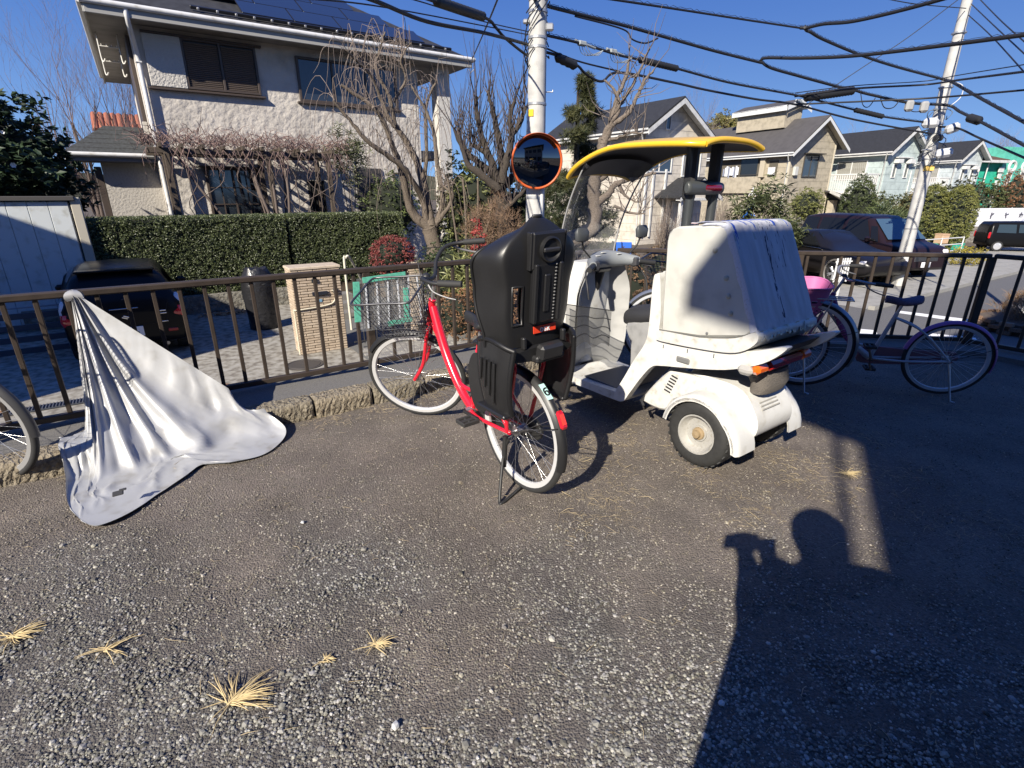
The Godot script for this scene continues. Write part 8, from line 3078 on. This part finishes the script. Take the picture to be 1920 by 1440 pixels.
	# small white garden fences
	for q in [[v3(1.05, -.15, -9.35), .55, .32, "white picket garden fence behind the trike's handlebar"], [v3(.75, -.35, -9.0), .75, .2, "low white scalloped garden edging behind the trike's handlebar"], [v3(7.55, -.55, -12.3), .5, .55, "white picket panel right of the white box"]]:
		var t := thing("picket_fence", q[3], "fence", q[0], .3)
		var n := int(q[1] / .075)
		for i in n:
			part(t, "picket", one_box(v3(.04, q[2], .02), .004, v3(i * .075, q[2] / 2, 0)), mat(.68, .68, .66, .5))
		for y in [.12, .85]:
			part(t, "rail", one_box(v3(q[1], .03, .015), .003, v3(q[1] / 2 - .03, q[2] * y, -.016)), mat(.68, .68, .66, .5))
		part(t, "post", one_box(v3(.05, absf(q[0].y - low(q[0].x, q[0].z)) + .1, .04), .004, v3(q[1] / 2, -absf(q[0].y - low(q[0].x, q[0].z)) / 2 + .06, -.04)), mat(.6, .6, .58, .5))
	# white railing along the far pavement, banner wall, crates
	var wr := thing("white_railing", "low white pipe railing behind the far utility pole", "railing", v3(12.6, -1.12, -19.0), .2)
	for y in [.35, .6, .85]:
		part(wr, "rail", pipe([v3(0, y, 0), v3(6.0, y + .02, -1.5)], .022, 6), mat(.6, .6, .58, .4))
	for i in 5:
		part(wr, "post", pipe([v3(i * 1.5, 0, -i * .375), v3(i * 1.5, .9, -i * .375)], .025, 6), mat(.6, .6, .58, .4))
	var bn2 := thing("banner_fence", "long white banner with dark printed figures on a low concrete wall before the green house", "banner", v3(21.8, -1.2, -29.6), deg_to_rad(14))
	part(bn2, "wall", one_box(v3(9.0, .9, .2), .02, v3(4.5, .4, 0)), mat(.28, .265, .24, .9, {"tex": "bark", "ts": .8}))
	part(bn2, "banner", one_box(v3(8.4, 1.0, .03), .01, v3(4.4, 1.32, .05)), mat(.62, .63, .66, .6))
	for i in 7:
		var fgm := MB.new()
		fgm.box(v3(1.0 + i * 1.1, 1.42, .07), v3(.1, .34, .012), rot(Vector3.BACK, 20.0 * (i % 3 - 1)), .004)
		fgm.box(v3(1.05 + i * 1.1, 1.46, .072), v3(.3, .09, .012), rot(Vector3.BACK, 35.0 - 20.0 * (i % 4)), .004)
		part(bn2, "printed_figure", fgm, mat(.08, .08, .1, .6))
	for i in 6:
		part(bn2, "post", one_box(v3(.05, 1.1, .05), .005, v3(.3 + i * 1.65, 1.3, .0)), mat(.5, .5, .5, .5))
	for q in [[v3(20.05, -1.0, -25.6), .5, .28, Color(.05, .33, .28), "pale green crate at the foot of the left clipped column"], [v3(21.3, -1.0, -25.7), .5, .28, Color(.02, .34, .24), "bright green crate right of the clipped columns"], [v3(20.35, -.62, -25.5), .42, .42, Color(.5, .34, .22), "brown cardboard box between the clipped columns"]]:
		var m := MB.new()
		m.box(v3(0, 0, 0), v3(q[1], q[2], .4), Basis(), .02)
		m.box(v3(0, q[2] / 2, 0), v3(q[1] * 1.06, .04, .44), Basis(), .01)
		var t := thing("crate" if q[3].g > .33 or q[3].r < .1 else "cardboard_box", q[4], "crate" if q[3].r < .1 else "box", q[0], .25)
		part(t, "body", m, mat(q[3].r, q[3].g, q[3].b, .6))
		part(t, "rim", one_box(v3(q[1] * .9, .02, .36), 0, v3(0, q[2] / 2 + .03, 0)), mat(q[3].r * .8, q[3].g * .8, q[3].b * .8, .6))
		part(t, "stand", one_box(v3(q[1] * .7, maxf(.05, absf(q[0].y + 1.17) - q[2] * .4), .3), .01, v3(0, -q[2] / 2 - absf(q[0].y + 1.17) / 2 + q[2] * .25, 0)), mat(.2, .19, .17, .8))
	# brick edged bed and white post at the right edge
	var pb := thing("planter_bed", "low bed edged with brown bricks at the right edge", "planter", v3(10.1, -1.1, -9.9), 0.0)
	for lv in 3:
		for i in 16:
			var a := TAU * (i + .5 * (lv % 2)) / 16
			put(pb, "brick", one_box(v3(.21, .075, .10), .008).mesh(), mat(.22, .14, .095, .9, {"tex": "bark", "ts": 6.0}) if (i + lv) % 3 else mat(.27, .18, .12, .9), Transform3D(Basis(Vector3.UP, -a + PI / 2), v3(cos(a) * .85, .04 + lv * .08, sin(a) * .85)))
	part(pb, "soil", pipe([v3(0, .0, 0), v3(0, .2, 0)], .8, 20), mat(.1, .075, .055, .95))
	var wp := thing("white_post", "slim white sign post with a blue foot at the right edge", "post", v3(10.9, -1.1, -10.95))
	part(wp, "shaft", pipe([v3(0, .0, 0), v3(.35, 3.0, 0)], .06, 12), mat(.62, .62, .60, .4))
	part(wp, "sleeve", pipe([v3(.03, .25, 0), v3(.06, .5, 0)], .064, 12), mat(.1, .2, .3, .5))

func brick_pillar(called: String, label: String, at: Vector3, w: float, d: float, H: float, letter: bool) -> void:
	var t := thing(called, label, "gate pillar", at + v3(0, low(at.x, at.z), 0), STREET)
	var mortar := mat(.14, .115, .09, .95)
	part(t, "core", one_box(v3(w - .02, H, d - .02), 0, v3(w / 2, H / 2, -d / 2)), mortar)
	var tone := [mat(.50, .40, .29, .85, {"tex": "blotch", "ts": 4.0}), mat(.46, .365, .265, .85, {"tex": "blotch", "ts": 4.0}), mat(.53, .43, .32, .85, {"tex": "blotch", "ts": 4.0})]
	var bricks := [MB.new(), MB.new(), MB.new()]
	var ch := .0455
	var n := int(H / ch)
	for j in n:
		var y := ch * (j + .5)
		var x := -(.12 if j % 2 else 0.0)
		while x < w - .01:
			var x0 := maxf(x, 0.0)
			var x1 := minf(x + .232, w)
			if x1 - x0 > .02:
				bricks[rng.randi() % 3].box(v3((x0 + x1) / 2, y, .0 + rnd(-.002, .002)), v3(x1 - x0 - .006, ch - .011, .022), Basis(), .003)
			x += .238
		for s in [0.0, w]:
			var z := -(.08 if j % 2 else .0)
			while z < d - .01:
				var z0 := maxf(z, .012)
				var z1 := minf(z + .232, d)
				if z1 - z0 > .02:
					bricks[rng.randi() % 3].box(v3(s, y, -(z0 + z1) / 2), v3(.022, ch - .011, z1 - z0 - .006), Basis(), .003)
				z += .238
	for k in 3:
		part(t, "brickwork", bricks[k], tone[k], "stuff")
	part(t, "coping", one_box(v3(w + .05, .045, d + .05), .008, v3(w / 2, H + .02, -d / 2)), mat(.53, .44, .33, .85, {"tex": "blotch", "ts": 4.0}))
	if letter:
		part(t, "letter_slot", one_box(v3(.26, .065, .04), .008, v3(w * .53, H * .715, .026)), mat(.02, .022, .03, .35))
		part(t, "intercom", one_box(v3(.10, .065, .03), .006, v3(w * .45, H * .865, .024)), mat(.02, .025, .03, .35))
		part(t, "switch_box", one_box(v3(.075, .085, .05), .008, v3(w * .86, H * .73, .03)), mat(.04, .045, .055, .4))
		part(t, "plate", one_box(v3(.09, .05, .006), .001, v3(w * .50, H * .63, .018)), mat(.16, .3, .42, .4))
		part(t, "conduit", pipe(curve([v3(w * .78, H * .735, .028), v3(w * .82, H * .73, .03), v3(w * .84, H * .68, .03), v3(w * .80, H * .60, .03), v3(w * .6, H * .565, .03), v3(.03, H * .545, .03), v3(-.03, H * .545, .0), v3(-.03, H * .5, -.02), v3(-.03, .15, -.03), v3(-.03, -.02, -.03)], 4), .012, 7), mat(.6, .55, .42, .5))
	else:
		part(t, "name_plate", one_box(v3(.16, .08, .012), .002, v3(w * .5, H * .78, .018)), mat(.3, .3, .3, .4))

# ---------------------------------------------------------------- cars
func car_body(side: Array, half: Array, m: MB, n := 9) -> void:
	# side: outline top (x, y) and bottom; half: half width for every station
	var g := []
	for i in side.size():
		var s: Array = side[i]         # x, y bottom, y belt, y top, half width at belt, half width at top
		var row := []
		var hb: float = s[4]
		var ht: float = s[5]
		for q in [[-hb * .96, s[1]], [-hb, lerpf(s[1], s[2], .35)], [-hb * 1.0, lerpf(s[1], s[2], .75)], [-hb * .975, s[2]], [-lerpf(hb, ht, .55), lerpf(s[2], s[3], .55)], [-ht, lerpf(s[2], s[3], .92)], [-ht * .8, s[3]], [0.0, s[3] + .02], [ht * .8, s[3]], [ht, lerpf(s[2], s[3], .92)], [lerpf(hb, ht, .55), lerpf(s[2], s[3], .55)], [hb * .975, s[2]], [hb, lerpf(s[1], s[2], .75)], [hb, lerpf(s[1], s[2], .35)], [hb * .96, s[1]], [0.0, s[1]]]:
			row.append(v3(s[0], q[1], q[0]))
		g.append(row)
	m.loft(g)

func car_wheel(t: Node3D, at: Vector3, r: float, w: float, silver := true) -> void:
	var n := Node3D.new()
	n.name = numbered(t, "wheel")
	t.add_child(n, true)
	n.position = at
	var X := Transform3D(rot(Vector3.RIGHT, 90 if at.z > 0 else -90), Vector3.ZERO)
	var ty := MB.new()
	ty.lathe([Vector2(r * .62, -w / 2), Vector2(r * .93, -w / 2), Vector2(r, -w * .3), Vector2(r, w * .3), Vector2(r * .93, w / 2), Vector2(r * .64, w / 2)], X, 30)
	part(n, "tyre", ty, mat(.016, .016, .016, .8))
	var rm := MB.new()
	rm.lathe([Vector2(r * .66, w * .5), Vector2(r * .62, w * .52), Vector2(r * .58, w * .2), Vector2(0, w * .2)], X, 30)
	part(n, "rim", rm, mat(.06, .06, .065, .4, {"metal": .5}))
	var sp := MB.new()
	for k in 5:
		var a := TAU * k / 5 + .3
		for e in [-.14, .14]:
			sp.tube([X * v3(0, w * .46, 0), X * v3(cos(a + e) * r * .62, w * .5, sin(a + e) * r * .62)], [r * .10, r * .07], 5)
	part(n, "spokes", sp, mat(.55, .56, .58, .3, {"metal": .7}))

func build_cars() -> void:
	var glass := mat(.010, .011, .013, .05, {"spec": .4})
	var black := mat(.006, .0062, .007, .28, {"spec": .3})
	var red := mat(.45, .012, .02, .12, {"coat": 1.0})
	var clear := mat(.6, .58, .58, .1, {"coat": 1.0})
	var white := mat(.72, .72, .72, .5)
	# --- hatchback in the driveway; x forward (away), seen from behind
	var p := street(-.55, 10.55)
	var c := thing("parked_car", "black hatchback parked nose-in before the hedge, seen from behind", "car", p + v3(0, low(p.x, p.z), 0), STREET + PI / 2, "parked cars")
	var b := MB.new()
	car_body([[.0, .38, .72, .80, .60, .58], [.02, .30, .80, .98, .78, .62], [.08, .26, .92, 1.10, .82, .60], [.28, .24, .97, 1.38, .845, .60], [.50, .22, .98, 1.47, .845, .59], [1.2, .20, .98, 1.51, .845, .60], [1.9, .20, .97, 1.49, .845, .60], [2.5, .20, .96, 1.28, .84, .56], [2.95, .2, .93, .99, .83, .62], [3.4, .22, .84, .9, .80, .62], [3.65, .26, .68, .76, .7, .55], [3.7, .35, .6, .64, .55, .45]], [], b)
	part(c, "body", b, black)
	var rw := MB.new()
	rw.quad(v3(.065, 1.0, -.60), v3(.065, 1.0, .60), v3(.37, 1.40, .52), v3(.37, 1.40, -.52), v3(-1, .5, 0))
	part(c, "rear_window", rw, glass)
	for s in [-1.0, 1.0]:
		var sw := MB.new()
		sw.quad(v3(.5, 1.02, s * .852), v3(2.35, 1.02, s * .848), v3(1.95, 1.40, s * .70), v3(.62, 1.40, s * .70), v3(0, .2, s))
		part(c, "side_window", sw, glass)
		var tl := MB.new()
		tl.loft(oval_rings([[.09, .66, .05, .07], [.08, .74, .085, .10], [.12, .86, .085, .09]], s * .745, 12))
		part(c, "tail_lamp", tl, red)
		var tl2 := MB.new()
		tl2.loft(oval_rings([[.13, .84, .07, .075], [.15, .93, .075, .07], [.19, 1.02, .06, .045], [.22, 1.06, .03, .02]], s * .765, 12))
		part(c, "tail_lamp_top", tl2, clear)
		part(c, "reflector", one_box(v3(.03, .05, .14), .008, v3(.005, .46, s * .62)), mat(.3, .02, .02, .2))
		part(c, "mirror", one_box(v3(.12, .12, .18), .04, v3(2.15, 1.02, s * .95)), black)
		for x in [.62, 3.0]:
			car_wheel(c, v3(x, .30, s * .74), .30, .2)
	part(c, "spoiler", one_box(v3(.24, .035, 1.08), .012, v3(.36, 1.475, 0)), black)
	part(c, "wiper", pipe([v3(.03, 1.03, 0), v3(.10, 1.10, .2), v3(.17, 1.18, .38)], .009, 5), mat(.02, .02, .02, .5))
	part(c, "tailgate_line", pipe([v3(.03, .96, -.64), v3(-.0, .90, -.6), v3(-.005, .62, -.55), v3(-.005, .60, .55), v3(-.0, .90, .6), v3(.03, .96, .64)], .005, 4), mat(.003, .003, .003, .6))
	part(c, "tailgate_handle", one_box(v3(.03, .022, .40), .008, v3(.005, .885, .0)), mat(.3, .3, .31, .2, {"metal": .9}))
	var em := MB.new()
	em.box(v3(-.012, .755, .012), v3(.012, .024, .085), rot(Vector3.RIGHT, 22), .004)
	em.box(v3(-.012, .735, -.012), v3(.012, .024, .085), rot(Vector3.RIGHT, 22), .004)
	part(c, "emblem", em, mat(.6, .6, .6, .15, {"metal": 1.0}))
	part(c, "number_plate", one_box(v3(.02, .165, .33), .004, v3(-.03, .50, .04)), white)
	lettering(c, "·-53", .075, mat(.01, .05, .02, .5), Transform3D(Basis(Vector3.UP, -PI / 2), v3(-.043, .465, .06)))
	lettering(c, "500", .035, mat(.01, .05, .02, .5), Transform3D(Basis(Vector3.UP, -PI / 2), v3(-.043, .545, .05)), .002)
	part(c, "badge", one_box(v3(.012, .022, .15), .004, v3(.0, .80, .50)), mat(.6, .6, .6, .15, {"metal": 1.0}))
	part(c, "badge", one_box(v3(.012, .02, .10), .004, v3(.0, .755, .53)), mat(.6, .6, .6, .15, {"metal": 1.0}))
	part(c, "badge", one_box(v3(.012, .018, .11), .004, v3(-.0, .615, .52)), mat(.6, .6, .6, .15, {"metal": 1.0}))
	for q in [[1.07, .47], [1.13, .47]]:
		var st := MB.new()
		st.lathe([Vector2(.035, 0), Vector2(.035, .004), Vector2(0, .004)], Transform3D(rot(Vector3.BACK, 55), v3(.09 + (q[0] - 1.07) * .7, q[0], q[1])), 16)
		part(c, "window_sticker", st, mat(.4, .6, .55, .4))
	part(c, "exhaust", pipe([v3(.1, .24, .5), v3(-.02, .24, .5)], .03, 10), mat(.3, .3, .3, .3, {"metal": .9}))
	# --- dark saloon behind the white box
	var c2 := thing("parked_car", "dark saloon car half hidden by the white box, in front of the van", "car", v3(9.6, -1.12, -19.3), atan2(-.98, .2), "parked cars")
	var b2 := MB.new()
	car_body([[0, .45, .8, .85, .7, .6], [.1, .3, .95, 1.02, .85, .7], [.7, .25, .98, 1.12, .9, .62], [1.4, .24, .96, 1.42, .91, .58], [2.3, .24, .95, 1.45, .91, .58], [3.0, .24, .94, 1.15, .91, .6], [3.4, .25, .92, .98, .9, .7], [4.3, .28, .78, .86, .86, .7], [4.6, .38, .68, .72, .72, .6], [4.68, .48, .6, .63, .55, .45]], [], b2)
	part(c2, "body", b2, mat(.010, .009, .010, .3, {"spec": .35}))
	for s in [-1.0, 1.0]:
		var sw := MB.new()
		sw.quad(v3(.95, 1.0, s * .90), v3(3.0, .98, s * .90), v3(2.35, 1.38, s * .66), v3(1.4, 1.38, s * .66), v3(0, .3, s))
		part(c2, "side_window", sw, glass)
		part(c2, "window_strip", pipe([v3(.95, .99, s * .915), v3(3.05, .97, s * .912)], .012, 5), mat(.6, .6, .6, .2, {"metal": 1.0}))
		part(c2, "headlamp", one_box(v3(.25, .12, .35), .04, v3(4.42, .70, s * .62)), clear)
		for x in [.85, 3.7]:
			car_wheel(c2, v3(x, .33, s * .80), .33, .22)
			var ar := MB.new()
			ar.ring(Transform3D(rot(Vector3.RIGHT, 90), v3(x, .34, s * .895)), .37, .03, 28, 6)
			part(c2, "wheel_arch", ar, mat(.14, .13, .12, .5))
		for x in [1.55, 2.55]:
			part(c2, "door_handle", one_box(v3(.2, .03, .03), .01, v3(x, .85, s * .93)), mat(.5, .5, .5, .2, {"metal": 1.0}))
	var ws2 := MB.new()
	ws2.quad(v3(3.12, 1.02, -.68), v3(3.12, 1.02, .68), v3(2.42, 1.42, .55), v3(2.42, 1.42, -.55), v3(1, 1, 0))
	part(c2, "windscreen", ws2, glass)
	# --- dark purple minivan
	var c3 := thing("parked_van", "dark purple minivan parked behind the saloon, facing right", "van", v3(11.75, -1.13, -20.9), atan2(-.98, .2), "parked cars")
	var b3 := MB.new()
	car_body([[0, .5, 1.0, 1.1, .7, .6], [.06, .35, 1.08, 1.5, .85, .68], [.2, .3, 1.1, 1.78, .89, .68], [.8, .28, 1.1, 1.86, .90, .69], [2.4, .27, 1.1, 1.87, .90, .69], [2.9, .27, 1.1, 1.84, .90, .68], [3.15, .27, 1.09, 1.74, .90, .67], [3.6, .27, 1.07, 1.40, .90, .69], [3.86, .27, 1.05, 1.17, .90, .74], [3.95, .27, 1.04, 1.10, .90, .78], [4.4, .28, .98, 1.02, .89, .78], [4.62, .30, .92, .95, .86, .74], [4.68, .34, .80, .86, .80, .68], [4.72, .40, .6, .7, .74, .6]], [], b3)
	part(c3, "body", b3, mat(.017, .010, .013, .3, {"spec": .35}))
	for s in [-1.0, 1.0]:
		for q in [[.2, .98, .95, .28], [1.08, 2.15, 2.1, 1.08], [2.28, 3.45, 3.0, 2.26], [3.45, 3.75, 3.45, 3.2]]:
			var sw := MB.new()
			var tp := 1.74 if q[0] < 3.4 else 1.55
			sw.quad(v3(q[0], 1.13, s * .905), v3(q[1], 1.10, s * .905), v3(q[2], tp, s * .73), v3(q[3], tp, s * .73), v3(0, .3, s))
			part(c3, "side_window", sw, glass)
		part(c3, "headlamp", one_box(v3(.4, .18, .22), .05, v3(4.52, .84, s * .70)), clear)
		part(c3, "mirror", one_box(v3(.14, .18, .2), .05, v3(3.45, 1.16, s * 1.02)), mat(.012, .008, .01, .2))
		part(c3, "door_handle", one_box(v3(.22, .03, .03), .01, v3(2.2, .95, s * .93)), mat(.1, .1, .1, .3))
		for x in [.9, 3.85]:
			car_wheel(c3, v3(x, .33, s * .80), .33, .22)
	var ws3 := MB.new()
	ws3.quad(v3(3.92, 1.18, -.72), v3(3.92, 1.18, .72), v3(3.2, 1.77, .62), v3(3.2, 1.77, -.62), v3(1, 1, 0))
	part(c3, "windscreen", ws3, mat(.05, .09, .13, .04, {"spec": .9}))
	part(c3, "number_plate", one_box(v3(.02, .16, .33), .004, v3(4.75, .48, 0)), white)
	part(c3, "grille", one_box(v3(.06, .2, .9), .03, v3(4.70, .66, 0)), mat(.2, .2, .2, .25, {"metal": .9}))
	# --- boxy black car up the road
	var c4 := thing("parked_car", "boxy black compact car up the road, near the green house", "car", v3(22.6, -1.17, -26.0), deg_to_rad(-16), "parked cars")
	c4.scale = Vector3.ONE * .82
	var b4 := MB.new()
	car_body([[0, .5, .95, 1.0, .65, .58], [.06, .32, 1.0, 1.4, .8, .64], [.2, .27, 1.0, 1.6, .82, .66], [1.8, .25, 1.0, 1.64, .83, .67], [2.3, .25, .99, 1.52, .83, .64], [2.75, .25, .97, 1.05, .82, .66], [3.3, .28, .86, .92, .78, .62], [3.55, .38, .72, .78, .66, .5], [3.6, .5, .62, .66, .5, .4]], [], b4)
	part(c4, "body", b4, black)
	for s in [-1.0, 1.0]:
		for q in [[.32, 1.25, 1.22, .40], [1.36, 2.3, 2.1, 1.36], [2.34, 2.66, 2.4, 2.2]]:
			var sw := MB.new()
			sw.quad(v3(q[0], 1.04, s * .835), v3(q[1], 1.02, s * .835), v3(q[2], 1.48, s * .72), v3(q[3], 1.48, s * .72), v3(0, .2, s))
			part(c4, "side_window", sw, mat(.03, .045, .05, .05, {"spec": .8}))
		part(c4, "tail_lamp", one_box(v3(.12, .36, .12), .04, v3(.06, .88, s * .76)), red)
		part(c4, "mirror", one_box(v3(.14, .14, .18), .04, v3(2.3, 1.05, s * .93)), black)
		part(c4, "headlamp", one_box(v3(.25, .18, .2), .06, v3(3.35, .74, s * .62)), clear)
		for x in [.55, 2.95]:
			car_wheel(c4, v3(x, .29, s * .74), .29, .19)
			var hc := MB.new()
			hc.lathe([Vector2(.2, .0), Vector2(.19, .02), Vector2(0, .03)], Transform3D(rot(Vector3.RIGHT, 90 if s > 0 else -90), v3(x, .29, s * .83)), 18)
			part(c4, "wheel_cover", hc, mat(.55, .55, .56, .3, {"metal": .5}))
	part(c4, "rear_window", put_box(v3(.02, .42, 1.1), v3(.08, 1.26, 0), rot(Vector3.BACK, -14)), glass)
	var ws4 := MB.new()
	ws4.quad(v3(2.80, 1.02, -.62), v3(2.80, 1.02, .62), v3(2.36, 1.52, .56), v3(2.36, 1.52, -.56), v3(1, 1, 0))
	part(c4, "windscreen", ws4, glass)
	# --- white car behind it
	var c5 := thing("parked_car", "white car cut by the right edge, behind the boxy black car", "car", v3(28.2, -1.17, -30.6), deg_to_rad(-16), "parked cars")
	var b5 := MB.new()
	car_body([[0, .4, .85, .9, .7, .6], [.1, .3, .95, 1.1, .82, .62], [.7, .25, .96, 1.42, .84, .6], [1.8, .24, .95, 1.46, .84, .6], [2.6, .24, .94, 1.06, .84, .62], [3.5, .27, .8, .86, .8, .64], [3.9, .4, .66, .7, .66, .5]], [], b5)
	part(c5, "body", b5, mat(.6, .6, .6, .2, {"coat": .8}))
	for s in [-1.0, 1.0]:
		var sw := MB.new()
		sw.quad(v3(.5, 1.0, s * .845), v3(2.45, .98, s * .84), v3(1.9, 1.38, s * .65), v3(.8, 1.38, s * .65), v3(0, .2, s))
		part(c5, "side_window", sw, glass)
		for x in [.7, 3.1]:
			car_wheel(c5, v3(x, .3, s * .75), .3, .2)
